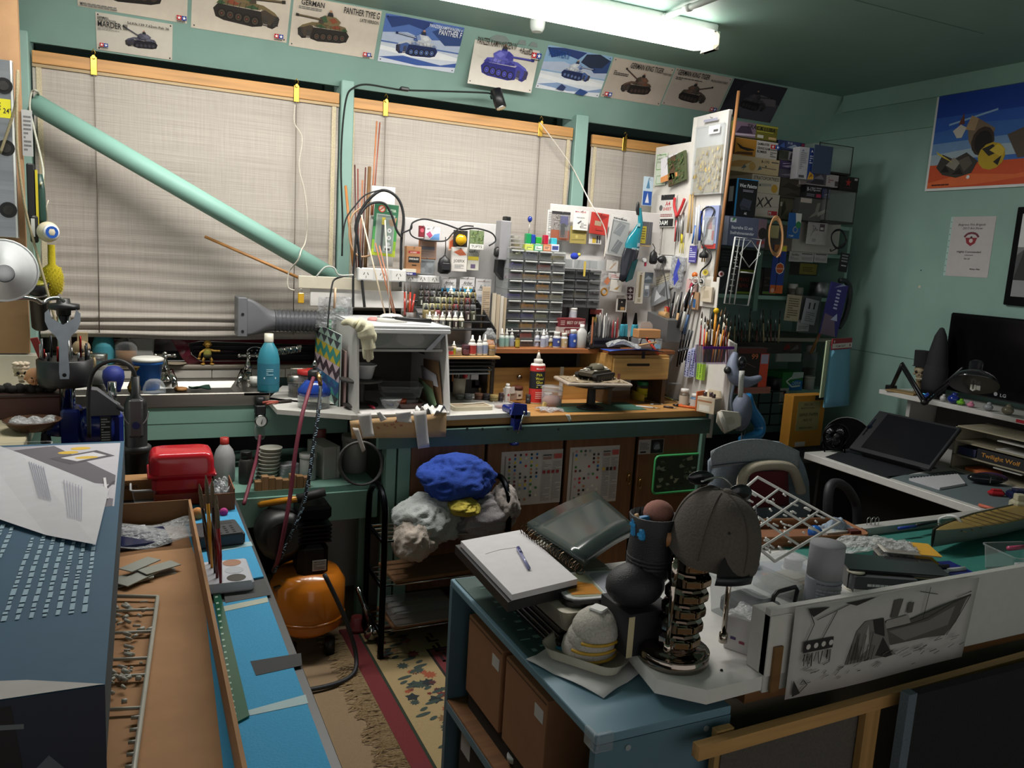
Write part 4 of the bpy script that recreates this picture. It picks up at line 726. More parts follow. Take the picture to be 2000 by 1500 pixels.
for i,(bb,cc,e)in enumerate((((861,541,890,584),'#3f9ac8','leftmost of the three, over the paint rack'),((897,541,926,586),'#3f9ac8','middle one with a yellow dash'),((928,545,958,606),'#b8bcc4','rightmost and plain white'))):
 pk('white hang card with handwritten lettering, '+e,bb,YP-.004,'#dad7d6',[('r',.02,.02,.98,.5,cc),('r',.1,.02,.9,.3,'#c4ccd4'),('t','Archer',.24,.68,.14,'#333',.6,.3),('l','#444',.012,.15,.65,.9,.65),('l','#9a7a70',.01,.1,.92,.9,.92)]+([('r',.36,.5,.8,.54,'#d8c040')]if i==1 else[])+([('b',.15,.1,.85,.45,6,'#8a8a94')]if i==2 else[]),.003)
 # adaptor plugs and black gear
def plug(label,px,py,Y,w,h,cordpts=None,X=None,name='adaptor_plug'):
 p=on(px,py,1,Y)if X is None else on(px,py,0,X);m=mpp(p);w*=m;h*=m
 P=[('*',B('#161618').la([(w*.3,0),(w*.5,h*.12),(w*.5,h*.55),(w*.4,h*.8),(w*.16,h*.92),(w*.1,h)],n=12,sy=.7)),('face',B('#222226').bx(-w*.3,w*.3,-w*.42,-w*.33,h*.2,h*.6,.003))]
 if cordpts:P.append(('cord',B('#18181a','ru').tu([V(q)for q in cordpts],.0022,5)))
 return T(name,label,'plug',p,P,rz=0 if X is None else-90)
plug('black adaptor plug hanging by its cord left of the JOEFIX cards',867,535,YP-.04,27,36,[(0,0,.07),(.003,0,.11),(0,.0,.16)])
plug('black adaptor plug hanging beside the mesh sheet',1275,516,YP-.04,17,28,[(0,0,.055),(.004,0,.08),(-.004,.01,.1)])
c,w,h=RY(958,447,986,546,YP-.02);b=B('#121214').bx(-w*.1,w*.5,-.05,0,h*.3,h,.006).pr([(-w*.35,h*.15),(w*.1,h*.0),(w*.3,h*.2),(w*.2,h*.55),(-w*.3,h*.5)],-.06,-.02)
T('black_adaptor_bundle','bundle of black adaptors and plugs beside the first drawer cabinet','plugs',c,[('*',b),('plug',B('#1a1a1c').la([(.012,0),(.018,.01),(.016,.035),(.006,.045)],-w*.4,-.06,h*.45,10)),('cord',B('#151517','ru').tu(spline([(-w*.4,-.06,h*.5),(-w*.2,-.05,h*.85),(w*.2,-.06,h*.9),(w*.1,-.07,h*.5)],5),.0025,5))])
c,w,h=RY(971,431,991,508,YP-.07);T('grey_case','narrow grey plastic case on edge left of the clear drawers',0,c,[('*',B('#8d8c8f').bx(-w*.5,w*.5,-.03,.03,0,h,.003)),('clip',B('#161616').bx(-.0,w*.5,-.02,.02,h,h+.02,.003))],ry=1)
# dowels and cables
def stick(label,a,c,r,col,name='dowel',cat='dowel',m='wz',grp=None,n=6):return T(name,label,cat,OO,B(col,m).tu([a,c],r,n),grp=grp)
for i,(x0,y0,x1,y1,r,col,e)in enumerate(((736,237,725,420,.0035,'#a86a44','tallest thin dowel'),(742,239,728,420,.003,'#8a4c3a','second tallest thin dowel'),(675,363,690,520,.006,'#a86f3c','thick pale dowel nearest the green post'),(693,322,696,540,.003,'#4a1e1a','dark red thin rod'),(699,330,700,540,.003,'#7a3a30','red brown thin rod'),(714,327,706,545,.003,'#5a2c24','brown thin rod left of the wide strip'),(722,326,712,545,.008,'#7a5a3a','wide brown wooden strip'),(708,352,702,540,.004,'#b0785a','short pinkish dowel'))):
 stick(e+' standing against the second blind',on(x0,y0,1,3.52),on(x1,y1,1,3.42),r,col,grp=None)
for i,(pts,r,e)in enumerate(((((712,600),(700,480),(695,440),(712,400),(745,372),(775,385),(788,420),(784,470),(783,520),(782,560)),.006,'outer black hose loop round the green tool pack'),(((690,600),(690,540),(694,480),(700,430),(720,400),(750,397),(765,420),(775,450),(786,465)),.005,'inner black hose loop round the green tool pack'),(((668,480),(675,430),(695,400),(715,380),(748,370)),.003,'thin black cable rising from the green post'),(((785,455),(803,447),(806,435),(830,428),(870,438),(900,448),(930,446),(960,455),(968,470),(955,480)),.0035,'black cable draped along the top of the pegboard'),(((803,440),(801,455),(812,465),(840,470),(870,470),(885,455),(905,442),(925,442)),.003,'second black cable looping under the white and blue box'))):
 cord(e,'black_cable',[on(*q,1,YP-.06-.01*i)for q in pts],r,'#17181b','cable','ru')
cord('coil of tan tube behind the green tool pack','tan_tube',[on(x,y,1,YP-.0)for x,y in((716,400),(690,418),(682,450),(686,480),(700,500),(725,498),(750,480),(770,455),(772,430),(768,415))],.004,'#b08c6a','tube','pl')
pole=[on(400,462,1,3.55),on(585,543,1,3.42)];stick('wooden dowel slanting down to the cream board under the drainpipe',pole[0],pole[1],.006,'#b07c44','dowel','dowel','wd')
c=on(588,566,1,YP-.05);T('padlock_tag','yellow padlock tag from the cream board','padlock',c,[('*',B('#c99a1c','gl').bx(-.012,.012,-.006,.006,-.055,-.012,.003)),('shackle',B('#b8b8b4','me').tu([(.008*cos(t),0,-.012+.016*sin(t))for t in[PI*i/8 for i in range(9)]],.0018,5))])
pts=[on(x,y,1,YP-.06)for x,y in((622,580),(690,580),(690,640),(616,640))]
b=B('#b9bcbd','bag').su(lambda u,v:(pts[0]*(1-u)+pts[1]*u)*(1-v)+(pts[3]*(1-u)+pts[2]*u)*v+V((0,-.012*sin(u*9+v*4),0)),12,10,.001);T('plastic_sheet','creased clear plastic sheet from the white board',0,OO,b)
stick('paint brush with a pale wooden handle hanging before the plastic sheet',on(655,562,1,YP-.09),on(653,602,1,YP-.09),.005,'#c9a888','hanging_brush','brush')
cord('grey cable over the pipe foot running down behind the patterned board','grey_cable',[on(618,540,1,YP-.1),on(635,522,1,YP-.1),on(652,523,1,YP-.1),on(662,537,1,YP-.1),on(690,537,1,YP-.09)],.0035,'#a9ada6','cable','pl')
cord('black tube running from the cream board down behind the patterned board','black_cable',[on(680,538,1,YP-.08),on(655,545,1,YP-.09),on(648,560,1,YP-.1),on(643,600,1,YP-.12),on(640,640,1,YP-.14)],.004,'#151617','cable','ru')
# dropper bottle rack
root=bpy.data.objects.new('paint_rack',None);COL.objects.link(root);root['label']='black stepped rack crowded with dropper paint bottles';root['category']='rack'
xa,xb=on(812,610,1,3.3).x,on(935,610,1,3.3).x
zr=[on(870,y,1,yy).z for y,yy in((588,3.36),(600,3.31),(613,3.26),(626,3.21),(641,3.16))]
for k,(z,yy)in enumerate(zip(zr,(3.36,3.31,3.26,3.21,3.16))):B('#1b1b1d').bx(xa-.01,xb+.01,yy-.024,yy+.024,z-.006,z,.001).obj('step',root)
for s in(xa-.012,xb+.012):B('#1b1b1d').pr([(3.13,1.075),(3.40,1.075),(3.40,zr[0]+.01),(3.35,zr[0]+.01),(3.13,zr[4])],s-.002,s+.002,'yz').obj('side',root)
rows=[('topmost',3.36,588,[822,833,845,856.5,868,880,891,902,913,924],(5,8)),('second',3.31,600,[821,832,843,855,866,878,890,901,912,923],()),('third',3.26,613,[831,843,854,866,877,889,900,912,923],()),('fourth',3.21,626,[831,843,854,866,877,889,900,912,923],()),('lowest',3.16,641,[838,850,863,876,888,900],tuple(range(9)))]
lc=['#3a3428','#4a4a3a','#6a5a3c','#2a2c24','#8a8a5c','#5a4a4a','#9a9a86','#7a3a3a','#3a2a2a','#8a7a50','#6a6a6a','#b0a884']
protos={}
for k,(nm,yy,py,xs,wh)in enumerate(rows):
 for i,px in enumerate(xs):
  w=i in wh;key=(w,(i*5+k*3)%12)
  p=V((on(px,py,1,yy).x,yy,zr[k]));lab='%s dropper bottle from the left in the %s row of the paint rack'%(ORD[i],nm)
  hh=.068 if k<4 else.082
  if key not in protos:protos[key]=T('dropper_bottle',lab,'bottle',p,bparts(.027,.068,'drop',lc[key[1]]if not w else '#cfc8b4','#17171a' if not w else '#dedcd6',lc[key[1]],txt=[('r',.42,.12,.58,.42,'#c9c4b8')]),grp='dropper bottles in the stepped paint rack')
  else:CP(protos[key],p,lab)
  # bottles in front of the rack
ZR=1.078
ysf=3.16
T('low_shelf','small pale shelf board under the paint rack',0,OO,B('#b5905e','wd').bx(on(866,664,1,3.1).x,on(972,664,1,3.1).x,3.06,3.40,ZR-.012,ZR-.002,.002))
for lab,px,py,w,h,sh,bc,cc,l in(('white dropper bottle with a red and white label in front of the paint rack',923,661,16,39,'drop','#d6d0c8','#e4e0da','#b03a34'),('white dropper bottle, left of the pair right of the red labelled one',937,661,13,38,'drop','#d8d4cc','#e6e2dc','#9aa0b0'),('white dropper bottle, right of the pair right of the red labelled one',948,660,12,40,'drop','#d8d4cc','#e6e2dc','#8a98b8'),('tan topped paint jar at the right end of the low shelf',961,661,14,19,'pot','#8a9290','#a97f4c','#8f7a5a'),('cream dropper bottle with a lime band, before the paint rack',888,648,11,27,'drop','#d6bfa0','#e0dcd4','#b0b030'),('small brown paint jar before the rack, beside the red labelled bottle',911,660,15,20,'pot','#3a1c24','#4a2830','#6a3a40'),('white paint pot with a red logo under the lime banded bottles',878,662,18,16,'pot','#cfc8c0','#6a5a52','#c03a34'),('pale pot between the white pot and the brown jar',895,662,15,14,'pot','#cfc4b4','#d6cfc4','#a08a74')):
 BT(lab,px,py,ZR,w,h,sh,bc,cc,l,name='dropper_bottle' if sh=='drop' else 'paint_pot',cat='bottle' if sh=='drop' else 'pot',Y=3.10 if py>640 else 3.13)
 # brushes in a cup on the booth, red handled
for i,(x0,y0,x1,y1,col)in enumerate(((790,552,791,615,'#8a2a20'),(797,556,796,618,'#5a3a28'),(802,552,800,616,'#a83a2a'),(813,557,803,616,'#9a2e24'),(808,575,804,618,'#b04a38'))):
 a,c_=on(x0,y0,1,3.2),on(x1,y1,1,3.15);b=B(col,'gl').tu([c_,c_+(a-c_)*.7],[.0055,.004],7);t=B('#4a4038','fu').tu([c_+(a-c_)*.7,c_+(a-c_)*.85,a],[.003,.003,.0008],6);T('red_brush','%s red handled brush from the left in the cup behind the spray booth'%ORD[i],'brush',OO,[('handle',b),('bristles',t)],grp='red handled brushes behind the spray booth')
p=V((on(798,628,1,3.17).x,3.17,on(798,628,1,3.17).z));T('brush_cup','small dark cup of red brushes behind the spray booth',0,p,B('#3a332c').la([(.026,-.06),(.03,.04),(.027,.04),(.024,-.05)],n=14))
for i,(x0,y0,x1,y1)in enumerate(((733,475,768,600),(741,480,772,603),(706,420,752,603),(752,430,762,610))):
 stick('%s thin wooden stick standing behind the spray booth'%ORD[i],on(x0,y0,1,3.3),on(x1,y1+10,1,3.2),.0032,['#a86a4a','#b0755a','#d0c0a8','#b9b0a4'][i],'wooden_stick','stick')
pk('tan card strip leaning in front of the plain white card',(940,560,956,640),3.28,'#b9a58c',[('b',.1,.1,.9,.9,16,'#8a7a68')],.003,hook=False,name='card_strip',cat='card')
for i,(x0,x1,col)in enumerate(((958,966,'#c9bda8'),(966,973,'#bfae96'),(973,979,'#d4ccc0'),(979,984,'#b8a68c'))):
 c,w,h=RY(x0,572+i*3,x1,662,3.26);T('wood_strip','%s pale strip of card left of the clear drawers'%ORD[i],'strip',c,B(col,'wz').bx(-w*.45,w*.45,-.01-.004*i,-.006,0,h),grp='pale strips standing left of the clear drawers')
c=V((on(956,650,1,3.14).x,3.14,ZR));T('wood_chip_bag','clear bag of tan wood chips beside the paint rack',0,c,[('*',B('#d8c8b0','bag').la([(.03,0),(.036,.03),(.03,.08),(.01,.11)],n=12)),('contents',B('#b0703a','ma').la([(.025,.002),(.03,.03),(.02,.06)],n=10))])
# riser shelf and clear drawer cabinets
ysr=3.20
zr1=on(1060,681,1,ysr).z
xa,xb=on(967,686,1,ysr).x,on(1163,686,1,ysr).x
root=T('riser_shelf','long brown wooden riser shelf across the back of the bench',0,OO,[('*',B('#9a5f34','wd').bx(xa,xb+.02,ysr,3.43,zr1-.022,zr1,.002)),('back_panel',B('#15110e','ma').bx(xa,xb,3.37,3.385,ZB,zr1-.022)),('support',B('#2a2018','wd').bx(xa,xa+.016,ysr+.03,3.37,ZB,zr1-.022))])
xc=on(1310,675,1,3.14).x
T('corner_shelf','darker wooden shelf over the small drawer box at the panel',0,OO,B('#7a4a2a','wd').bx(xb+.022,xc,3.10,3.43,zr1-.012,zr1+.006,.002))
db,w,h=RY(1197,695,1308,741,3.06)
T('drawer_box','pale wooden drawer box under the corner shelf','drawer box',(db.x,3.06,ZB),[('*',B('#b58a4e','wd').bw(w,.012,.30,db.z-ZB-.004,db.z-ZB+h)),('drawer',B('#c1975a','wd').bx(-w/2+.004,w/2-.004,0,.012,db.z-ZB,db.z-ZB+h-.012,.002),None,[('finger_slot',B('#1a120c','ma').pr([(x-.02,z+db.z-ZB+h*.62)for x,z in rrect(w*.4,.012,.006)],-.001,.001))]),('foot',B('#4a3826','wd').bx(-w/2,-w/2+.02,.02,.28,0,db.z-ZB-.004)),('foot',B('#4a3826','wd').bx(w/2-.02,w/2,.02,.28,0,db.z-ZB-.004))])
# wooden drawer front at the back of the bench
c,w,h=RY(955,717,1186,772,3.24);c.z=ZB;h=on(1060,718,1,3.24).z-ZB
T('wooden_drawer_unit','low golden wooden drawer front at the back of the bench','drawer',c,[('*',B('#b98a4a','wd').bw(w,0,.02,0,h,.002)),('knob',B('#8a8478','ch').la([(.006,0),(.007,.008),(.012,.014),(.011,.022),(0,.025)],on(1012,731,1,3.24).x-c.x,0,h*.72,12,'y')),('white_label',B('#d8d4cc','pa').bx(on(1092,750,1,3.24).x-c.x,on(1099,750,1,3.24).x-c.x,-.002,0,.02,h*1.02))])
def drawers(label,bb,Y,nc,nr,fills,dep=.14,dark=False):
 c,w,h=RY(*bb,Y);P=[('*',B('#a9aaa8','tr').bx(-w/2,-w/2+.003,0,dep,0,h).bx(w/2-.003,w/2,0,dep,0,h).bw(w,0,dep,h-.003,h)),('back_panel',B('#3a3a3c' if not dark else '#19191b','pl').bw(w,dep-.003,dep,0,h))]
 cw,rh=w/nc,h/nr
 sh=B('#8d8e8c' if not dark else '#4a4a4c','pl')
 for j in range(nr):P.append(('shelf',B('#9a9b99' if not dark else '#555658','pl').bw(w,0,dep,j*rh-.001,j*rh+.001)))
 for j in range(nr):
  for i in range(nc):
   x0,x1=-w/2+i*cw+.002,-w/2+(i+1)*cw-.002;z0,z1=j*rh+.002,(j+1)*rh-.004;f=fills[(nr-1-j)%len(fills)][i%len(fills[0])]
   d=B('#cfd4d4' if not dark else '#8a8c90','tr').bx(x0,x1,-.006,-.003,z0,z1,.001)
   lip=B('#b9bab6' if not dark else '#6a6b6d','pl').bx(x0+.004,x1-.004,-.014,-.006,z1-.007,z1-.001,.001)
   sub=[('finger_lip',lip)]
   if f:
    r=B(f,'ma');n=7
    for k in range(n):s_=rnd(.004,.009);xx=rnd(x0+.008,x1-.008);zz=z0+.002+rnd(0,(z1-z0)*.5);r.T(xx,.012+rnd(0,.02),zz,rnd(0,90),rnd(0,90),rnd(0,90)).bx(-s_*1.6,s_*1.6,-s_*.6,s_*.6,-s_*.5,s_*.5)
    r.U().c(tuple(q*.8 for q in lin(f)[:3])+(1,)).bx(x0+.003,x1-.003,.004,.05,z0+.001,z0+(z1-z0)*.55);sub.append(('contents',r))
   P.append(('drawer',d,None,sub))
 return T('drawer_cabinet',label,'drawer cabinet',c,P)
F1=[['#8a8a70','#6f7080','#4a463e','#9a8a58'],['#4f4a80','#3a3834','#8a3c30','#2a2a28'],['#7a6074','#b08a54','#b8822e','#6a5a3c'],['#2a3a30','#2f3550','#c0863a','#46464a'],['#4a4684','#34344a','#c88a30','#a09678'],['#2a2422','#b87a22','#a87a34','#3a3428'],['#463f6a','#4a4684','#8f8a6a','#2c2e30'],['#2f4a3e','#c8923e','#8a5c34','#3a3834'],['#3a3030','#b04434','#4a4440','#3a3a3c'],['#5a5450','#6a4438','#5a5450','#4a4846']]
drawers('tall clear drawer cabinet, four columns full of sorted bits','990 488 1099 682'.split()and(990,488,1099,681),3.27,4,10,F1)
F2=[['#15151a','#1a1a1c','#1c1c22'],['#201c20','#1c1618','#1c1e1e'],['#5a5658','#8a7a54','#5a4440'],['#2a2422','#34302e','#3a3a36']]
drawers('dark drawer cabinet with three columns beside the taller clear one',(1095,526,1172,601),3.30,3,4,F2,.1,True)
c,w,h=RY(1096,601,1150,612,3.30);T('cabinet_support','grey board under the dark drawer cabinet','board',(c.x,3.33,zr1),B('#5a5a5c').bx(-w*.5,w*.9,0,.05,0,c.z+h-zr1))
zt1=on(1045,490,1,3.30).z;
for i,(x0,x1,y0,y1,col,l2)in enumerate(((1026,1036,456,476,'#1f8a52','green'),(1036,1044,458,476,'#24449a','blue'),(1045,1056,463,476,'#2f9a3c','bright green'),(1061,1069,459,477,'#a8203a','crimson'),(1075,1086,465,478,'#3fa8b8','cyan'))):
 c,w,h=RY(x0,y0,x1,y1,3.33);T('colour_jar','%s topped small jar on the tall drawer cabinet'%l2,'jar',(c.x,3.33,c.z),[('*',B('#cfd4cc').bw(w,-.012,.012,-.02,.0,.002)),('lid',B(col,'gl').bw(w,-.013,.013,0,h,.003))])
for i,(x0,x1,col,l2,k)in enumerate(((1025,1042,'#b8c04a','lime','#c8d46a'),(1044,1060,'#5fae84','mint','#d8e4d8'),(1061,1076,'#c07a54','orange','#d8a080'),(1077,1092,'#cfcfd8','white and blue','#3a4a9a'))):
 c,w,h=RY(x0,477,x1,491,3.29);T('paper_box','%s small printed carton in the row on the tall drawer cabinet'%l2,'box',c,[('*',B(col,'pa').bw(w,0,.03,0,h)),('print',art(w,h,[('r',.1,.2,.9,.75,k),('b',.2,.3,.8,.7,2,'#444')],-.0003))])
for i in range(4):
 c,w,h=RY(990+i*1.5,482-i*8,1020-i*3,489-i*8,3.31);T('clear_case','%s clear case from the bottom, stacked at the left of the drawer cabinet top'%ORD[i],'case',c,[('*',B('#c9ccc4','tr').bw(w,-.03,.03,0,h*.9,.002)),('contents',B(['#7a6a3c','#8a7a44','#a09a8a','#b0aaa0'][i],'ma').bx(-w*.1,w*.3,-.02,.02,.001,h*.7))])
p=on(1035,428,1,3.38);T('blue_bulb','small blue bulb on a thin wire above the drawer cabinet',0,p,[('*',B('#20358c','gl').sph(0,0,0,.011,.011,.014,12,8)),('wire',B('#9a9a94','me').tu([(0,0,-.013),(0,.005,-.09)],.0012,5))])
c,w,h=RY(1096,507,1182,525,3.27);T('organiser_box','long clear organiser box on the dark drawer cabinet',0,c,[('*',B('#c2c8ca','tr').bw(w,0,.08,0,h,.003))]+[('divider',B('#aab0b2','tr').bx(-w/2+w*k-.001,-w/2+w*k+.001,.002,.078,.001,h-.003))for k in(.25,.48,.66,.82)]+[('yellow_tape',B('#c8ae4a','pa').bx(.002,.012,-.003,-.001,-.034,h*.8))])
p=on(1122,503,1,3.29);T('blue_brush_pad','small blue bristle pad with a yellow knob on the organiser box',0,p,[('*',B('#2a3fae','fu').sph(0,0,.006,.02,.016,.016,12,8)),('knob',B('#d0c040','gl').sph(.02,-.006,.014,.008))])
# packs on the board behind the vacuum
pk('chain patterned sheet pack, grey over orange brown, at the left end of the board',(1076,413,1112,470),YP-.004,'#8a8480',[('r',.0,.02,1,.36,'#94543c'),('r',.0,.9,1,1,'#2a2a2c')]+[('c',rnd(.05,.95),rnd(.38,.88),.014,rc(['#3a3634','#b8b0a8','#1f1d1c']))for _ in range(60)]+[('r',.45,.55,.85,.86,'#4a467a'),('r',.5,.2,.7,.6,'#23211f')],.004,bl=(.42,.1,.88,.88))
pk('white card pack with red lettering, second on the board',(1119,411,1148,450),YP-.012,W_,[('t','MACHINE',.08,.88,.09,'#b02a34',.8),('t','PRECISION',.2,.6,.06,'#333',.6),('p','#55585c',.25,.35,.5,.5,.55,.45,.35,.3),('b',.5,.1,.9,.4,4,'#888')],.006)
pk('brass etched sheet pack below the white card',(1113,442,1145,476),YP-.004,'#9c8c4c',[('l','#5f5426',.03,.1,.2,.9,.25),('l','#5f5426',.03,.1,.6,.9,.55),('c',.4,.4,.1,'#b8a860'),('l','#c8b870',.03,.2,.8,.8,.7)],.003)
pk('red folded pack hanging on the board',(1151,416,1184,458),YP-.014,'#b03026',[('r',.2,.4,.6,.62,'#a08a70'),('p','#8a2018',.1,.95,.5,.6,.95,.9),('b',.3,.15,.8,.3,2,'#5a1410')],.012,ry=4)
pk('small white pack with a yellow patch under the red pack',(1150,456,1174,477),YP-.004,'#c9c6c2',[('r',.25,.1,.55,.6,'#c8a83c'),('r',.6,.1,.7,.8,'#222'),('r',.8,.1,.88,.8,'#444')],.004)
pk('long white pack of grey vehicle hull drawings, tilted beside the vacuum',(1183,421,1221,500),YP-.016,'#c8c4c0',[('p','#8a8c8e',.2,.55,.45,.85,.8,.8,.6,.5),('p','#6a6c6e',.25,.1,.5,.42,.8,.36,.6,.06),('l','#d8d8d8',.01,.3,.6,.6,.8),('l','#d8d8d8',.01,.35,.15,.6,.38),('r',.1,.08,.14,.9,'#55504e'),('b',.1,.9,.8,.96,1,'#555')],.006,ry=7,bl=(.06,.04,.94,.9))
pk('dark mesh sheet with a yellow sticker right of the vacuum',(1247,433,1273,478),YP-.006,'#56555a',[('r',.1,.05,.55,.8,'#b8a838'),('b',.2,.1,.48,.75,6,'#5a5020'),('l','#8a898e',.012,.6,.0,.75,1),('l','#77767c',.012,.75,.0,.9,1)],.003,hook=False)
T('wooden_clip','narrow wooden clip bar under the dark mesh sheet','bar',on(1259,479,1,YP-.014),B('#b0986a','wd').bx(-.03,.03,-.006,.006,-.006,.0))
def vac():
 c,w,h=RY(1210,392,1252,552,YP-.06);
 S=[(.62,1.0,.07,'#161618'),(.64,.9,.075,'#161618')]
 b=B('#1f7886','gl');cs=[(.60,.93,.085,.05),(.67,.84,.1,.06),(.74,.74,.12,.08),(.66,.66,.2,.10),(.55,.56,.3,.13),(.5,.47,.34,.14),(.52,.41,.33,.14)]
 n=14
 def body(cs):
  return[((-.5+cx)*w+rx*w*cos(2*PI*i/n),-.0+ry*w*1.0*sin(2*PI*i/n),cz*h)for cx,cz,rx,ry in cs for i in range(n)]
 f=lambda m:[(k*n+i,k*n+(i+1)%n,k*n+n+(i+1)%n,k*n+n+i)for k in range(m-1)for i in range(n)]
 b.add(body(cs),f(len(cs)),True)
 t=B('#131315').add(body([(.5,1.0,.02,.02),(.5,.97,.07,.05),(.52,.9,.09,.055),(.58,.84,.075,.05)]),f(4),True)
 m=B('#26282f','gl').add(body([(.51,.42,.345,.15),(.46,.33,.36,.16),(.42,.2,.34,.15),(.38,.1,.26,.12),(.3,.02,.2,.08),(.28,.0,.02,.02)]),f(6),True)
 g=B('#123a3e','gl').pr([(w*.02,h*.26),(w*.26,h*.3),(w*.12,h*.05),(-w*.14,h*.0)],-.17*w,-.1*w)
 st_=B('#8fb4b8','gl').bx(w*.05,w*.16,-.13*w,-.09*w,h*.70,h*.74);bt=B('#8a8f94','gl').bx(w*.16,w*.28,-.14*w,-.1*w,h*.45,h*.5,.004);tx=art(w*.5,.02,[('t','HAND VAC',.1,.2,.5,'#c9ced2',.7)],-.155*w,x0=w*.1,z0=h*.40)
 T('hand_vacuum','teal and charcoal hand vacuum on the white board',0,c,[('*',b),('nozzle_end',t,'black handle end'),('dust_bowl',m,'dark dust bowl'),('side_window',g),('slider',st_),('button',bt),('lettering',tx)],ry=4)
vac()
pk('clear bag with an orange pad hanging beside the dark drawers',(1174,534,1192,562),YP-.02,'#c9bfb8',[('p','#c87a54',.2,.4,.6,.8,.9,.5,.6,.2)],.008,m='bag');pk('white and tan bag under the vacuum',(1190,547,1212,570),YP-.022,'#d4cec4',[('p','#b08a4c',.3,.2,.8,.6,.6,.2)],.01,ry=6)
pk('clear pack of pale slips behind the vacuum, left side',(1184,508,1206,530),YP-.006,'#c4bfba',[('l','#b08a60',.08,.3,.2,.8,.8),('l','#d8d0c4',.08,.2,.3,.6,.9)],.006);pk('white card with thin red lettering under the pale slips',(1188,533,1212,545),YP-.004,'#d8d2ce',[('b',.1,.2,.9,.8,2,'#b06a6a')],.003)
T('masking_tape_roll','tan tape roll beside the dark drawers','tape roll',on(1180,570,1,YP-.02),B('#c08a3c').tu([(.016*cos(2*PI*i/18),0,.016*sin(2*PI*i/18))for i in range(18)],.005,6,True))
pk('white decal card with two dark crosses',(1221,559,1239,588),YP-.008,'#cfc9c6',[('r',.15,.52,.85,.95,'#4a2f34'),('r',.15,.05,.85,.48,'#4a2f34'),('l','#d8d2ce',.08,.3,.73,.7,.73),('l','#d8d2ce',.08,.5,.6,.5,.88),('l','#d8d2ce',.08,.3,.27,.7,.27),('l','#d8d2ce',.08,.5,.14,.5,.42)],.003)
pk('cream cased steel rule hanging upright under the vacuum',(1241,530,1256,593),YP-.012,'#d0c8b8',[('r',.35,.2,.65,.9,'#8a7a58'),('r',.3,.05,.7,.16,'#b0a48a')],.006);pk('small dark pack with a tan picture under the decal bags',(1203,577,1223,609),YP-.01,'#cfc8c0',[('r',.12,.1,.88,.8,'#231d1a'),('r',.4,.12,.8,.3,'#b8905c'),('c',.5,.6,.05,'#c8c0b0')],.006)
pk('grey blue photo card right of the steel rule',(1256,532,1275,553),YP-.006,'#5a626a',[('p','#8a949c',.1,.3,.5,.7,.9,.4)],.003,hook=False);pk('grey labelled card below the photo card',(1256,554,1268,580),YP-.004,'#8a9098',[('r',.2,.6,.8,.85,'#d8dadc'),('b',.2,.1,.8,.5,4,'#444')],.003,hook=False)
p=on(1257,508,1,YP-.02);T('dial_gauge','small round white dial gauge with a red side beside the power board',0,p,[('*',B('#c9c9c8').cyl(0,0,0,.011,.012,14,ax='y')),('dial',B('#e2e2e0','pa').cyl(0,-.0122,0,.009,.0008,14,ax='y')),('red_grip',B('#a82a44').bx(.004,.014,-.01,0,-.03,-.008,.002))])
pk('two small packs of etched parts at the left end of the board top',(1068,410,1078,468),YP+.0,'#c9c6c2',[('b',.2,.1,.8,.95,14,'#777')],.003,hook=False)
# tool rack and bits standing on the corner shelf
zc=zr1+.006
c=on(1188,672,1,3.16);
root=T('tool_rack','black plastic tool rack full of pens and knives on the corner shelf',0,(c.x,3.20,zc),[('*',B('#17171a').bx(-.075,.075,-.03,-.022,.0,.05,.002).bx(-.075,.075,.022,.03,0,.05).bx(-.075,.075,-.022,.022,0,.012)),('rail',B('#2a2a2e').bx(-.075,.075,-.034,-.03,.038,.05)),('rail',B('#2a2a2e').bx(-.075,.075,-.034,-.03,.008,.018))])
for i,(col,hh,m)in enumerate((('#a86a4a',.13,'wz'),('#2a2a2c',.12,'pl'),('#1a1a1c',.14,'pl'),('#b9b9b6',.15,'me'),('#2c2c30',.13,'pl'),('#d8d6d2',.14,'pl'),('#c9c9c6',.15,'me'),('#8a8a8c',.13,'me'),('#2a2022',.12,'pl'),('#8f2a30',.12,'pl'),('#b0b0ae',.11,'me'),('#8a2a2e',.13,'pl'))):
 x=c.x-.066+i*.012;b=B(col,m).la([(.0035,0),(.005,.01),(.005,hh*.7),(.003,hh*.85),(.001,hh)],n=8);T('rack_tool','%s tool from the left in the black tool rack'%ORD[i],'tool',(x,3.20,zc+.0125),b,rx=rnd(-3,3),grp='pens and knives in the black tool rack')
pk('tall white and yellow pack standing behind the tool rack',(1146,603,1174,655),3.34,'#cfc8c2',[('r',.1,.8,.9,.98,'#8a3a34'),('r',.25,.5,.6,.7,'#c8a83c'),('b',.2,.1,.8,.4,4,'#999')],.01,hook=False)
c,w,h=RY(1097,623,1148,640,3.22);T('red_carton','dark red carton lettered BEST OF BEST on its side','box',(c.x,3.24,c.z),[('*',B('#6a1d22','pa').bw(w,0,.06,0,h,.001)),('print',art(w,h,[('t','BEST OF BEST',.28,.35,.36,'#d8c4bc',.68),('b',.04,.2,.2,.8,3,'#c8a09a')],-.0005))])
c2,w,h=RY(1094,640,1140,657,3.22);h=c.z-c2 .z-.0005;T('red_carton','white and dark red carton under the BEST OF BEST carton','box',(c2 .x,3.24,c2 .z),[('*',B('#a8948e','pa').bw(w,0,.06,0,h,.001)),('print',art(w,h,[('p','#6a1d22',.0,.0,.3,.9,.9,.9,1,.0),('t','PURE BEST',.15,.3,.36,'#e0d4cc',.7)],-.0005))])
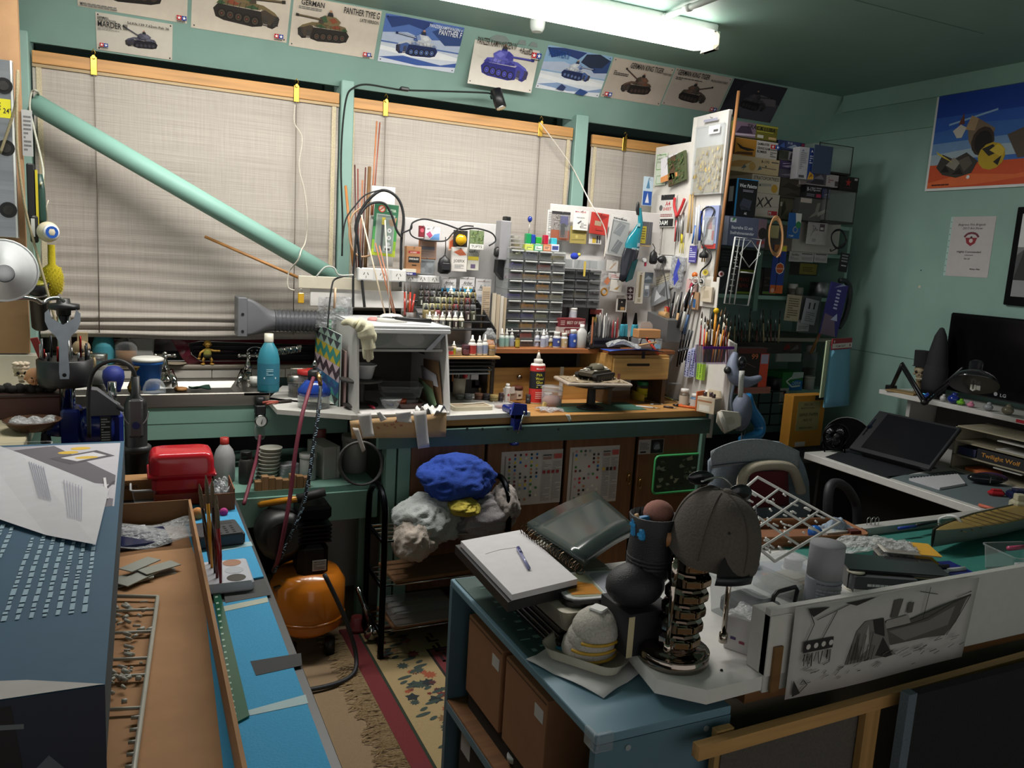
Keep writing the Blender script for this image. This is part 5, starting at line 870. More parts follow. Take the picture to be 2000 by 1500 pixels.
for i,(px,w,h,cc,lc_,nm)in enumerate(((1086,15,31,'#dcdcd8','#3a4a8a','white capped jar with a dark blue label'),(1100,15,29,'#d8d4c8','#b8a078','white capped jar with a tan label'),(1117,16,36,'#e4e4e4','#2c4a9a','white capped blue bottle'))):BT(nm+' on the riser shelf',px,682+i,zr1,w,h,'pill','#c4c4c4' if i!=2 else '#2c4694',cc,lc_,name='paint_jar',Y=3.24,txt=[('c',.5,.4,.07,'#d8d4cc')])
BT('rectangular white spirit bottle with a small yellow label on the riser shelf',1134,684,zr1,23,46,'bottle','#bdbcb8','#d8d6d2',None,name='spirit_bottle',Y=3.235,sx=.6,txt=[('r',.36,.12,.64,.55,'#dcd2ca'),('r',.4,.36,.58,.52,'#c8b83c'),('t','8-20A',.4,.26,.07,'#a02a3c',.2),('b',.4,.14,.6,.22,2,'#777')])
for i,px in enumerate((979,988,998)):BT('%s white dropper bottle of the three at the left end of the riser shelf'%ORD[i],px,682-i,zr1,11,37-i,'drop','#b9c4bc','#dcdad4','#8ab0a8' if i<2 else '#9aa4b8',name='dropper_bottle',Y=3.24+.01*i)
for i,(px,yy)in enumerate(((1047,3.27),(1056,3.275),(1065,3.27),(1060,3.235))):BT('%s of the four white dropper bottles in the middle of the riser shelf'%ORD[i],px,682,zr1,11,36,'drop','#c8cad0','#e2e2e0','#9aa0b4',name='dropper_bottle',Y=yy)
BT('small amber bottle with a black cap near the left end of the riser shelf',1010,683,zr1,9,26,'pill','#6a5a1c','#161616','#b09a34',name='glue_bottle',Y=3.225);BT('small bottle with a black and yellow label by the four droppers',1074,681,zr1,10,22,'pill','#c8c4bc','#d8d6d0','#c8a83c',name='glue_bottle',Y=3.27)
p=V((on(1151,683,1,3.215).x,3.215,zr1));m=mpp(p);T('magnifier','round magnifying glass on a dark stand on the riser shelf',0,p,[('*',B('#1c1a18').la([(.022,0),(.02,.004),(.007,.006),(.006,.03)],n=14)),('frame',B('#8d908e','ch').tu([(.022*cos(2*PI*i/24),-.0,.052+.03*sin(2*PI*i/24))for i in range(24)],.0025,6,True)),('lens',B('#cfdcd8','gs').la([(0,-.002),(.021,-.001),(.021,.001),(0,.002)],0,0,.052,20,'y'))],rz=30)
for l,bb,Y,col in(('white spirit bottle cap jar behind the red cartons',(1101,608,1125,624),3.31,'#d0cdc8'),):
 BT('white jar behind the red cartons',1118,623,on(1118,623,1,3.31).z,16,22,'wide','#cfccc8','#dedcd8','#b8bcc4',name='white_jar',Y=3.31)
c=on(1234,650,1,3.2);
for i in range(4):T('blue_clamp_tool','%s cyan handled hobby tool in the cluster beside the tool rack'%ORD[i],'tool',(c.x-.045+i*.03,3.22+.01*(i%2),zc),[('*',B('#3a93a8').bx(-.011,.011,-.008,.008,.05,.11,.004)),('blade',B('#2a2a2c','me').pr([(-.008,.11),(.008,.11),(.003,.165),(-.003,.165)],-.003,.003)),('sleeve',B('#1a1a1c').bx(-.014,.014,-.01,.01,.0,.05,.002))],ry=rnd(-5,5),grp='cyan handled tools beside the rack')
c,w,h=RY(1247,644,1291,661,3.14);T('cork_block','tan cork block resting on the clear box on the corner shelf',0,(c.x,3.16,c.z),B('#b07e50','cd').bw(w,-.02,.03,0,h,.003));zk=c.z
c,w,h=RY(1246,662,1291,679,3.14);T('clear_box','clear lidded box with a pale blue tag under the cork block',0,(c.x,3.16,zc),[('*',B('#b4bcc0','tr').bw(w,-.03,.04,0,zk-zc-.001,.003)),('tag',B('#8ab8d8','pa').bx(w*.2,w*.42,-.032,-.0305,.006,.026))])
c,w,h=RY(1258,629,1286,645,3.16);T('paper_offcut','rounded grey paper offcut behind the cork block','card',(c.x,3.20,zk),B('#a89e98','pa').pr([(-w/2,0),(w/2,0),(w*.42,.06),(w*.2,.075),(-w*.4,.07)],-.001,.001))
c=on(1268,684,1,3.06);b=B('#b83a24','gl').tu([V(on(1262,660,1,3.08))-c,V(on(1287,693,1,3.04))-c],.006,6);T('frame_saw','black frame saw with an orange red handle over the drawer box',0,c,[('handle',b),('frame',B('#141416','me').tu([V(on(q[0],q[1],1,3.07))-c for q in((1246,683),(1254,661),(1279,662),(1274,684))],.003,5))])
c,w,h=RY(1190,688,1300,708,3.04);b=B('#2a4aa0').su(lambda u,v:(-w/2+w*u*.86,-.05+.08*v,.004+.012*sin(u*2.4)*(1-v)-.004*u),10,4,.003);T('blue_sheet_bundle','blue folded sheet with grey bags heaped on the drawer box','sheet',V((c.x,3.09,zc+.002)),[('*',b),('grey_bag',B('#8a8a8c','bag').su(lambda u,v:(-w*.44+w*.5*u,-.05+.07*v,.02+.02*sin(u*5+v*3)*cos(v*4)+.012),9,7,.002)),('black_flap',B('#17181a','ma').su(lambda u,v:(w*.1+w*.36*u,-.05+.06*v,.012-.01*u),6,4,.003)),('wooden_stick',B('#b08a5c','wd').tu([(.0,-.05,.03),(w*.3,-.052,.045)],.004,6)),('pin_clip',B('#3a3a3c','me').bx(.02,.035,-.054,-.05,-.03,.002))])
# spray booth
XB0,XB1=.775,on(872,740,1,2.92).x;YF=2.93;zb=ZW;zt=on(760,634,1,3.0).z
Zb=lambda py,yy=YF:on(780,py,1,yy).z
zl=Zb(687)
R=[]
R.append(('*',B('#4a4442','ma').bx(XB0,XB1+.02,3.40,3.42,zb,zt)))
R.append(('side_panel',B('#c5c3c0').pr([(YF-.02,zb),(3.42,zb),(3.42,zt),(YF+.07,zt),(YF+.035,zl)],XB1+.012,XB1+.02,'yz')))
R.append(('side_panel',B('#b8b6b2').pr([(YF+.02,zb),(3.42,zb),(3.42,zt),(YF+.07,zt),(YF+.05,zl)],XB0-.008,XB0,'yz')))
hood=B('#b9bcbc','tr');hood.bx(XB0,XB1,YF+.05,YF+.054,zl,zt-.01);R.append(('clear_hood',hood));
R.append(('hood_back',B('#b5b2ad').bx(XB0,XB1,YF+.075,YF+.08,zl+.005,zt-.012)))
R.append(('top_frame',B('#c2c3c4').bx(XB0-.01,XB1+.024,YF+.03,3.42,zt-.012,zt,.003).bx(XB0-.01,XB1+.024,YF+.028,YF+.05,zt-.03,zt-.012,.003)))
R.append(('lower_rail',B('#b4b2ae').bx(XB0,XB1,YF+.048,YF+.06,zl-.006,zl+.002)))
R.append(('brace',B('#8a8c90','me').pr([(XB1+.008,zt-.03),(XB1-.012,zt-.03),(XB1-.075,zl),(XB1-.05,zl)],YF+.038,YF+.044)))
for cx in(.22,.62):
 x=XB0+(XB1-XB0)*cx;R.append(('round_window',B('#9aa89a' if cx<.4 else '#d4d0c8','gl').add([(x+.058*cos(2*PI*i/24),YF+.072,(zt+zl)/2-.005+.03*sin(2*PI*i/24))for i in range(24)],[tuple(range(24))])))
R.append(('floor_board',B('#c4bfbb','pa').bx(XB0,XB1+.012,YF-.035,3.40,zb,zb+.012,.002)))
T('spray_booth','white homemade spray booth with a clear hood on the bench','spray booth',OO,R)
zf=zb+.0125
# hanging cardboard with tape and tissue
def quad(pp,th=.0015):
 P=[V(p)for p in pp];return lambda u,v:(P[0]*(1-u)+P[1]*u)*(1-v)+(P[3]*(1-u)+P[2]*u)*v
yc=YF-.075
cb=B('#b8966c','cd').su(lambda u,v:quad([on(683,822,1,yc),on(872,806,1,yc),on(871,853,1,yc),on(687,857,1,yc)])(u,v)+V((0,.004*sin(u*7),0)),12,4,.003)
st_=B('#a86a52','pa')
for i in range(14):
 x=rnd(.1,.7);v=rnd(.05,.45);q=quad([on(683,822,1,yc-.006),on(872,806,1,yc-.006),on(871,853,1,yc-.006),on(687,857,1,yc-.006)]);s_=rnd(.01,.03)
 st_.poly([q(x,v),q(x+s_,v+.02),q(x+s_*1.3,v+.1),q(x+.2*s_,v+.09)])
T('cardboard_flap','torn cardboard flap with red smudges hung from the front of the spray booth','cardboard',OO,[('*',cb),('smudges',st_)])
for i,(pp,l)in enumerate((([(697,808),(724,806),(731,852),(709,855)],'broad white paper strip at the left of the cardboard flap'),([(772,806),(802,803),(804,826),(776,824)],'short torn white paper at the middle of the cardboard flap'),([(806,803),(832,801),(839,873),(817,877)],'long white paper strip hanging lowest on the cardboard flap'),([(735,806),(741,803),(756,818),(744,824)],'small twisted tissue at the left of the middle paper'),([(688,835),(700,836),(714,878),(708,884)],'narrow pointed clear tape tail hanging at the left'))):
 T('paper_strip',l,'paper',OO,B('#c9c4c0' if i!=4 else '#c0b8b0','pa').su(lambda u,v,q=quad([on(x,y,1,yc-.012-.004*i)for x,y in pp]):q(u,v)+V((0,-.003*sin(v*5+u*2),0)),4,8,.001))
p=fz(838,806,zf);p=V((p.x,YF-.04,zf+.004));T('tissue','crumpled white tissue at the right front corner of the spray booth',0,p,B('#d6d4d0','pa').su(lambda u,v:(-.055+.11*u+.008*sin(v*9),-.04+.06*v,.012+.014*sin(u*9+v*5)*cos(v*8)+.01*sin(u*23)),16,12,.001))
# glove over the hood
pg=[(695,640),(700,625),(716,618),(724,634),(741,655),(735,680),(731,700)]
gb=B('#cfc9ac','le');yg=YF+.015
ax=[on(x,y,1,yg)for x,y in((700,632),(712,640),(717,660),(721,682))]
gb.tu(spline(ax,6),[.026]*6+[.034]*6+[.026]*7,12)
for fx,(x0,y0,x1,y1,r)in enumerate(((712,672,714,701,.009),(719,676,720,706,.009),(725,676,726,702,.009),(730,660,734,660+0,.008))):
 if fx<3:gb.tu(spline([on(x0,y0,1,yg),on((x0+x1)/2-1,(y0+y1)/2,1,yg-.004),on(x1,y1,1,yg)],4),[r,r,r,r,r,r,r,r,r*.6][:9],8)
gb.tu(spline([on(722,645,1,yg),on(731,655,1,yg-.01),on(729,668,1,yg-.012)],4),[.012,.012,.012,.011,.011,.01,.01,.009,.006],8)
gb.tu(spline([on(698,634,1,yg+.02),on(682,628,1,yg+.06),on(668,632,1,yg+.1)],4),[.02,.02,.018,.016,.014,.014,.012,.01,.006],8)
T('latex_glove','cream latex glove draped over the front of the spray booth hood',0,OO,gb)
p=V((on(765,620,1,3.12).x,3.12,zt));T('white_bowl','white rounded bowl turned over on top of the spray booth',0,p,B('#d2cfc8','gl').la([(.062,0),(.058,.016),(.035,.03),(0,.034)],n=18))
a=on(737,619,1,3.03);c_=on(842,627,1,3.0);b=B('#131315').tu([on(772,621,1,3.02),on(790,623,1,3.01),c_],[.006,.008,.009],8);T('airbrush_pen','black handled airbrush on top of the spray booth','airbrush',OO,[('handle',b),('barrel',B('#9a9a98','ch').tu([a,on(772,621,1,3.02)],[.002,.005],7))])
p=V((on(735,623,1,3.14).x,3.16,zt));T('pink_saucer','small pink lid on the spray booth beside the white bowl','cover',p,B('#c8807a').la([(.03,0),(.03,.006),(.022,.012),(0,.013)],n=16))
p=V((on(652,640,1,3.2).x,3.22,zt-.03));c,w,h=RY(640,625,660,645,3.5);T('green_box','green box showing behind the patterned board',0,(c.x,3.5,zb),[('*',B('#1f9a56','gl').bw(w,0,.06,c.z-zb,c.z-zb+h,.002)),('stand',B('#8a8a88').bw(w,.005,.055,0,c.z-zb))])
# inside the booth
p=V((on(708,795,1,3.05).x,3.08,zf));m=mpp(p);zz=on(708,738,1,3.08).z-zf
T('turntable','dark round turntable stand inside the spray booth',0,p,[('*',B('#2a2625','ru').la([(.07,0),(.068,.006),(.02,.012),(.016,.02),(.014,zz-.02),(.018,zz-.012)],n=22)),('disc',B('#3a3634','ru').la([(.08,zz-.012),(.083,zz-.008),(.083,zz-.001),(.06,zz),(0,zz)],n=26))])
p=V((on(712,742,1,3.07).x,3.07,zf+zz));T('paint_cup','white plastic pot on the dark turntable',0,p,B('#cfcfd2','gl').la([(.028,0),(.03,.003),(.042,.05),(.047,.052),(.047,.057),(.042,.057),(.03,.006),(0,.005)],n=20))
p=V((on(783,776,1,3.10).x,3.12,zf+.03));T('clear_tray','large clear food tray propped inside the spray booth',0,p,[('*',tubs(.17,.14,.045,col='#d0d6d8')),('foot',B('#4a4848').bx(-.06,.06,-.04,.04,-.03,0))],rz=-8)
p=V((on(763,790,1,3.0).x,3.0,zf));T('clear_bowl','small clear bowl in front of the food tray',0,p,B('#d8dcde','tr').la([(.024,0),(.036,.018),(.042,.038),(.045,.038)],n=18))
p=V((on(800,788,1,3.0).x,3.01,zf));T('brown_dish','dark brown stained tray with a rust coloured pot in the booth','tray',p,[('*',tubs(.1,.07,.022,col='#3a2420',m='gl')),('pot',B('#8a3a24','gl').la([(.018,.012),(.022,.034),(.02,.034),(.017,.02)],-.03,0,0,14))])
for i,(x0,y0,x1,y1,r,col,l)in enumerate(((716,790,732,797,.006,'#b03048','short crimson handled scraper'),(750,786,768,791,.007,'#2c4cb0','short blue handled tool'))):
 a,b_=fz(x0,y0,zf+r),fz(x1,y1,zf+r);T('booth_tool',l+' lying on the booth floor','tool',OO,B(col,'gl').tu([a,a+(b_-a)*.8,b_],[r,r,r*.5],7))
for i,(pp,col,x,l)in enumerate((([(828,700),(857,706),(864,790),(826,780)],'#8a6a4c',XB1+.004,'brown card leaning on the right wall of the booth, behind the others'),([(823,713),(852,732),(856,756),(826,745)],'#c9c6ce',XB1-.004,'white card leaning on the right wall of the booth'),([(819,738),(845,745),(850,792),(820,790)],'#8a6a4a',XB1-.010,'brown backing card in front of the white one in the booth'),([(818,737),(845,760),(853,790),(843,800)],'#8fae86',XB1-.016,'pale green card leaning in the right front of the booth'))):
 b=B(col,'pa');Q=[on(a,c_,0,x)for a,c_ in pp];b.su(lambda u,v,q=quad(Q):q(u,v),2,2,.002);T('leaning_card',l,'card',OO,b)
 # patterned boards left of the booth
def pboard():
 x=XB0-.035;Q=[on(619,630,0,x),on(668,655,0,x),on(665,803,0,x),on(630,790,0,x)]
 y0=Q[1].y;y1=Q[0].y;zt_=(Q[0].z+Q[1].z)/2;h=zt_-zb;w=y1-y0
 b=B('#b9c4c0','pa').bw(w,-.004,0,0,h);its=[]
 bands=[(.86,1,'#8fb0a4','#3a3c40'),(.72,.86,'#2a8078','#b8a83c'),(.58,.72,'#3a2a34','#b8a83c')]
 rowc=[('#9fbcae','#3c3e44'),('#9fbcae','#3c3e44'),('#2f8a80','#c0ac34'),('#c0ac34','#2f8a80'),('#3a2a34','#c4b0b8'),('#c4b0b8','#3a2a34'),('#2a4a80','#1f6a94'),('#2f8a80','#2a4a80'),('#8fb0a4','#2a3438')]
 n=len(rowc)
 for j,(a,c_)in enumerate(rowc):
  z1=1-j/n;z0=1-(j+1)/n;its.append(('r',0,z0,1,z1,a))
  for i in range(4):its.append(('p',c_,i*.25,z1,i*.25+.25,z1,i*.25+.125,z0))
 T('patterned_board','board with rows of teal, yellow and navy triangles left of the booth',0,(x,(y0+y1)/2,zb),[('*',b),('print',art(w,h,its,-.0042))],rz=-90)
 x=XB0-.018;T('pink_board','thin pinkish board between the triangle board and the booth',0,(x,y0+.04,zb),B('#a98d88','pa').bx(-.06,.06,-.003,0,0,h*.78),rz=-90)
pboard()
# airbrush pot, jars, hoses on the white board
p=fz(618,800,ZW);p=V((p.x,p.y+.05,ZW));m=mpp(p);r=31*m;
T('airbrush_pot','clear airbrush cleaning pot with a blue shoulder',0,p,[('*',B('#b9c4b4','tr').la([(r*.96,0),(r,.008),(r,.05)],n=22)),('shoulder',B('#1f3f96','gl').la([(r,.05),(r*1.02,.07),(r*.55,.105),(r*.45,.108)],n=22)),('fluid',B('#8a8a6a','gs').la([(r*.92,.004),(r*.92,.035),(0,.035)],n=20)),('neck',B('#1a1a1c').la([(r*.4,.105),(r*.42,.14),(r*.25,.15)],n=14)),('holder',B('#9a9a9a','ch').la([(.004,.15),(.012,.16),(.004,.185)],n=8))])
p=fz(588,780,ZW);p=V((p.x,p.y+.07,ZW));T('clip_jar','steel topped glass clip jar left of the airbrush pot',0,p,[('*',B('#8a8a80','tr').la([(.04,0),(.042,.06)],n=18)),('lid',B('#a8a49c','br').la([(.043,.06),(.045,.064),(.045,.09),(.03,.094),(0,.094)],n=18)),('handle',B('#b5aea2','me').tu([(-.034,-.02,.09),(-.034,-.02,.118),(.03,-.02,.118),(.03,-.02,.09)],.004,6)),('contents',B('#5a4e40','ma').la([(.036,.002),(.037,.045),(0,.045)],n=14))])
BT('wide clear tub with a bright red lid behind the clip jar',602,737,ZW,40,56,'wide','#c09a94','#b02a26',None,name='red_lid_tub',bm='tr',cat='tub',Y=3.32)
a,c_=on(537,688,1,3.38),on(588,681,1,3.38);sp=[a+(c_-a)*(i/240)+V((0,.014*cos(i*.8),.014*sin(i*.8)))for i in range(240)];T('spring_hose','shiny coiled spring hose behind the turquoise bottle',0,OO,B('#8d8d8a','ch').tu(sp,.002,4))
p=fz(500,758,SK);T('white_cup','small white cup beside the foot of the turquoise bottle',0,V((p.x,p.y+.04,SK)),B('#c4c2bc','gl').la([(.016,0),(.022,.04),(.02,.04),(.015,.004)],n=14))
pl_=fz(545,790,ZW);T('red_pliers','old red handled pliers at the edge of the white board',0,V((pl_.x,pl_.y+.02,ZW)),[('*',B('#3a3634','me').bx(.0,.06,-.008,.008,.002,.012,.003)),('grip',B('#9a4434','ru').tu([(0,0,.007),(-.03,-.012,.008),(-.06,-.02,.006)],.005,6)),('grip',B('#9a4434','ru').tu([(0,0,.007),(-.03,.012,.008),(-.06,.012,.006)],.005,6))],rz=20)
p=on(508,800,1,syf-.03);m=mpp(p)
T('air_regulator','air regulator with a round pressure gauge clipped to the sink front',0,p,[('*',B('#141416').bx(-.02,.02,-.02,.026,-.02,.02,.004).la([(.018,.02),(.02,.03),(.018,.05),(.01,.052)],n=12)),('bowl',B('#a9a7a0','tr').la([(.016,-.12),(.02,-.11),(.02,-.05)],n=12)),('collar',B('#6a6a6c','me').la([(.022,-.05),(.022,-.022)],n=12)),('gauge',B('#a9a9a8','ch').la([(.024,.02),(.025,.034),(.021,.035)],0,0,-.04,18,'y')),('dial',B('#e2e2de','pa').cyl(0,-.035,-.04,.02,.0005,18,ax='y')),('needle',B('#1a1a1a','ma').pr([(-.002,-.05),(.002,-.05),(.005,-.03)],-.037,-.0362)),('drain',B('#7a7a78','me').cyl(0,0,-.15,.005,.03,8))])
p0=on(612,735,1,p.y)
cord('burgundy air hose running from the airbrush pot down to the compressor','air_hose',[on(612,738,1,2.98),on(600,775,1,2.9),on(588,820,1,2.84),on(576,890,1,2.8),on(568,960,1,2.78),on(556,1030,1,2.76),on(545,1085,1,2.78),on(534,1115,1,2.84)],.0075,'#6e2638','hose','ru',8)
hp=spline([on(623,725,1,2.95),on(626,755,1,2.93),on(622,800,1,2.84),on(612,870,1,2.8),on(604,930,1,2.78),on(590,990,1,2.77),on(570,1040,1,2.77),on(534,1118,1,2.82)],8)
b1=B('#14181c','ru').tu(hp,.0068,8);br_=B('#7a90a0','ru')
for i in range(0,len(hp)-1):
 for k in(0,1):q=hp[i]+(hp[i+1]-hp[i])*(k*.5);br_.tu([q+V((.0068*sin(i*2.2),-.0068,0)),q+(hp[i+1]-hp[i])*.25+V((.0068*sin(i*2.2+1.5),-.007,0))],.0015,3)
x=T('braided_hose','black hose with pale flecks running down beside the burgundy hose',0,OO,[('*',b1),('fitting',B('#b08a5a','me').tu([on(622,728,1,2.95),on(626,752,1,2.93)],.008,8))]);f=br_.obj('flecks',x);f['kind']='stuff'
cord('burgundy hose going up behind the red box to the air regulator','air_hose',[on(508,850,1,3.2),on(503,885,1,3.15),on(492,930,1,3.0),on(476,985,1,2.9)],.007,'#6a2436','hose','ru',8)
# things on the bench top
bw=ZB;
def btl(*a,**k):return BT(*a,**k)
p=fz(1050,789,bw);m=mpp(p);hh=(on(1053,686,1,p.y).z-bw);r=15.5*m
tx=[('r',.18,.04,.82,.3,'#c8302c'),('r',.18,.3,.82,.62,'#14161e'),('p','#c8302c',.18,.62,.82,.62,.82,.72,.18,.72),('t','Monarch',.28,.655,.035,'#eee',.3),('t','PVA',.3,.53,.055,'#d8d040',.22),('t','Wood',.27,.46,.055,'#d8d040',.3),('t','Glue',.3,.39,.055,'#d8d040',.26),('b',.34,.35,.66,.38,1,'#c9c9c0'),('r',.32,.315,.68,.335,'#c8c040'),('b',.3,.1,.7,.24,4,'#e8b0a8')]
b=B('#d8d4cc','gl').la([(r*.95,0),(r,.004),(r,hh*.72),(r*.9,hh*.755),(r*.6,hh*.765)],n=20,sy=.75);c1=B('#cfcac0').la([(r*.56,hh*.765),(r*.56,hh*.835),(r*.3,hh*.85)],n=14);n1=B('#d6d2ca').la([(r*.3,hh*.85),(r*.18,hh*.93),(r*.1,hh*.975)],n=12);n2=B('#b87848').la([(r*.12,hh*.975),(r*.12,hh),(0,hh*1.003)],n=10)
lab=art(r*1.75,hh,tx,-.0006);
def elw(bb):bb.v=[(1.0*(r-y)*sin(x/r),-.75*(r-y)*cos(x/r)-.0004,z)for x,y,z in bb.v];return bb
bnd=B('#c8302c','pa').la([(r*1.004,hh*.03),(r*1.004,hh*.29)],n=20,cap=False,sy=.75);bnd.c('#14161e').la([(r*1.004,hh*.29),(r*1.004,hh*.62)],n=20,cap=False,sy=.75);bnd.c('#c8302c').la([(r*1.004,hh*.62),(r*1.004,hh*.725)],n=20,cap=False,sy=.75)
lt=art(r*2.4,hh,[(*q[:6],q[6]*1.5)if q[0]=='t' else q for q in tx if q[0]in('t','b')]+[('r',.32,.315,.68,.335,'#c8c040')],-.0012)
T('wood_glue_bottle','tall red, black and white bottle lettered PVA Wood Glue',0,(p.x,p.y+.02,bw),[('*',b),('collar',c1),('nozzle',n1),('stopper',n2),('label',bnd,None,[('lettering',elw(lt))])])
def vice():
 p=fz(1017,812,ZW);p=V((p.x,yfr-.002,bw));Z=lambda py:on(1015,py,1,yfr-.03).z-bw
 b=B('#1d2c70','gl');b.bx(-.035,.035,-.045,.04,.018,.045,.006).bx(-.016,.02,-.05,-.012,Z(838),.02,.003).bx(-.016,.02,-.05,.03,.0,.02)
 j=B('#27388a','gl').pr([(-.036,.018),(.036,.018),(.032,.06),(-.024,.066)],-.06,-.046)
 s=B('#a8aab0','ch').cyl(0,-.03,Z(862),.004,Z(838)-Z(862)+.01,8);k=B('#1d2c70','gl').la([(.018,0),(.02,.004),(.02,.01),(.016,.014)],0,-.03,Z(868),14);h=B('#a8aab0','ch').tu([(.018,-.066,.03),(-.006,-.066,Z(842))],.003,8);hb=B('#b0b2b8','ch').sph(.018,-.066,.03,.006)
 T('bench_vice','small blue bench vice clamped to the front edge',0,p,[('*',b),('jaw',j),('screw',s),('clamp_knob',k),('lever',h,None,[('ball_end',hb)])])
vice()
p=fz(1086,797,bw);m=mpp(p);T('clear_jar','clear plastic jar with a clear lid full of pink scraps',0,(p.x,p.y+.045,bw),[('*',B('#d0cac8','tr').la([(.045,0),(.046,.004),(.046,.07)],n=20)),('lid',B('#c9cbcc','tr').la([(.048,.07),(.048,.088),(.044,.09),(0,.09)],n=20)),('contents',B('#a08078','ma').la([(.042,.002),(.043,.03),(.03,.045),(0,.05)],n=14))])
p=fz(1080,806,bw);T('pink_scrap','crumpled pinkish plastic scrap at the front edge beside the vice',0,(p.x,p.y+.03,bw),B('#8a5a54','bag').su(lambda u,v:(-.06+.12*u,-.03+.06*v,.006+.014*(1-u)*sin(v*3)+.006*sin(u*11+v*7)),12,8,.002));p=fz(1062,795,bw);T('wood_offcut','small pale yellow wood offcut at the foot of the glue bottle','block',(p.x,p.y,bw),B('#c4b070','wd').bx(-.008,.008,-.008,.008,0,.022,.001),ry=16)
# base with the tank on a turntable
zc_=fz(1156,784,bw);py_=3.02;cx=on(1156,760,1,py_).x;zt=on(1156,757,1,py_-.1).z-bw
T('cake_turntable','black turntable stand carrying the wooden base',0,(cx,py_,bw+.0025),[('*',B('#15120f','ru').la([(.062,0),(.06,.006),(.03,.014),(.02,.022),(.018,zt-.02),(.022,zt-.012)],n=22)),('disc',B('#17130f','ru').la([(.1,zt-.012),(.105,zt-.006),(.105,zt-.001),(0,zt-.001)],n=26))])
zq=bw+.0025+zt
b=B('#a89a8c','wd').bx(-.15,.15,-.10,.10,0,.014,.005);g=B('#8a7a62','ma').su(lambda u,v:(-.135+.27*u,-.085+.17*v,.0145+.003*abs(sin(u*17+v*3)*cos(v*13))),22,14)
rb=[]
for i in range(26):
 x,y=rnd(-.13,.13),rnd(-.08,.08);s_=rnd(.003,.008);rb.append(('rubble',B(rc(['#9a8c74','#c9c0b0','#6a5c4a','#b0a088']),'ma').T(x,y,.017,rnd(0,60),rnd(0,60),rnd(0,90)).bx(-s_,s_,-s_*.7,s_*.7,-s_*.4,s_*.5)))
post_=B('#6a3a2c','wd').bx(.128,.138,.02,.03,.014,.04)
base=T('diorama','wooden display base with rubble under the snow camouflaged tank','display base',(cx,py_,zq),[('*',b),('groundwork',g),('wooden_peg',post_)]+rb,rz=-10)
def mtank():
 L=.155;P=[]
 h=B('#4a4438','ma');h.pr([(-L*.5,.02),(-L*.5,.034),(-L*.40,.042),(L*.40,.042),(L*.5,.034),(L*.46,.018)],-.036,.036)
 for i in range(22):x,y=rnd(-L*.45,L*.45),rnd(-.03,.03);h.c('#c9c6bc').bx(x-.008,x+.01,y-.004,y+.004,.0415,.0428)
 tr=[]
 for s in(-1,1):
  t=B('#1c1815','ma');pts=[(-L*.5,.022),(-L*.42,.006),(-L*.3,.001),(L*.3,.001),(L*.44,.008),(L*.5,.02),(L*.47,.03),(-L*.46,.031)];t.pr(pts,s*.037,s*.056);
  ws=[('road_wheel',B('#3a342c','ma').cyl(-L*.34+i*L*.135,s*.057 if s<0 else s*.0565+.0,.014,.0095,.002,10,ax='y'))for i in range(6)]
  tr.append(('track',t,None,ws))
 tu=B('#55503f','ma');tu.la([(.036,.042),(.038,.05),(.03,.064),(.022,.067),(0,.067)],-.008,0,0,14,sx=1.15,sy=.85)
 tu.c('#c9c6bc').sph(-.014,.005,.06,.02,.016,.008,8,5).sph(.006,-.012,.058,.016,.01,.008,8,5).sph(-.03,-.015,.052,.014,.01,.01,8,5)
 gun=B('#3a362c','ma').tu([(.02,0,.054),(.07,0,.056)],[.005,.0035],8)
 st_=B('#b8b4a6','cl').sph(-L*.4,.0,.046,.014,.026,.008,8,5).sph(-L*.3,-.026,.045,.016,.01,.007,8,5).sph(L*.25,-.02,.045,.02,.012,.006,8,5)
 T('model_tank','whitewashed model tank on the wooden base','model tank',(cx+.01,py_,zq+.0175),[('*',h),('turret',tu,None,[('gun',gun)]),('stowage',st_)]+tr,rz=-154)
mtank()
q=[fz(1108,806,bw),fz(1345,800,bw)];
T('cutting_mat','green cutting mat on the bench under the turntable',0,OO,[('*',B('#3f685a','ru').bx(q[0].x,fz(1262,800,bw).x,q[0].y+.004,3.14,bw,bw+.0022)),('grid_line',B('#5a8073','pa').bx(q[0].x+.03,q[0].x+.36,q[0].y+.03,q[0].y+.032,bw+.0022,bw+.0024)),('grid_line',B('#5a8073','pa').bx(q[0].x+.03,q[0].x+.36,q[0].y+.10,q[0].y+.102,bw+.0022,bw+.0024))])
p=fz(1262,780,bw);T('yellow_label_jar','clear jar with a green lid and a yellow label',0,(p.x,p.y+.03,bw),bparts(.066,.085,'jar','#7a7a70','#1f7a44','#d8c824',bm='tr',txt=[('t','Kleen',.42,.4,.07,'#4a5a20',.2,.3),('b',.36,.2,.66,.32,2,'#6a6a20')],fill='#6a5a40'))
a,c_=fz(1232,780,bw),fz(1258,786,bw);b=B('#b0982c','pa').su(quad([V((a.x,a.y,bw+.05)),V((c_.x,c_.y,bw+.034)),V((c_.x,c_.y,bw+.002)),V((a.x,a.y,bw+.002))]),2,2,.002);T('yellow_card','folded yellow instruction card before the green lidded jar',0,OO,b)
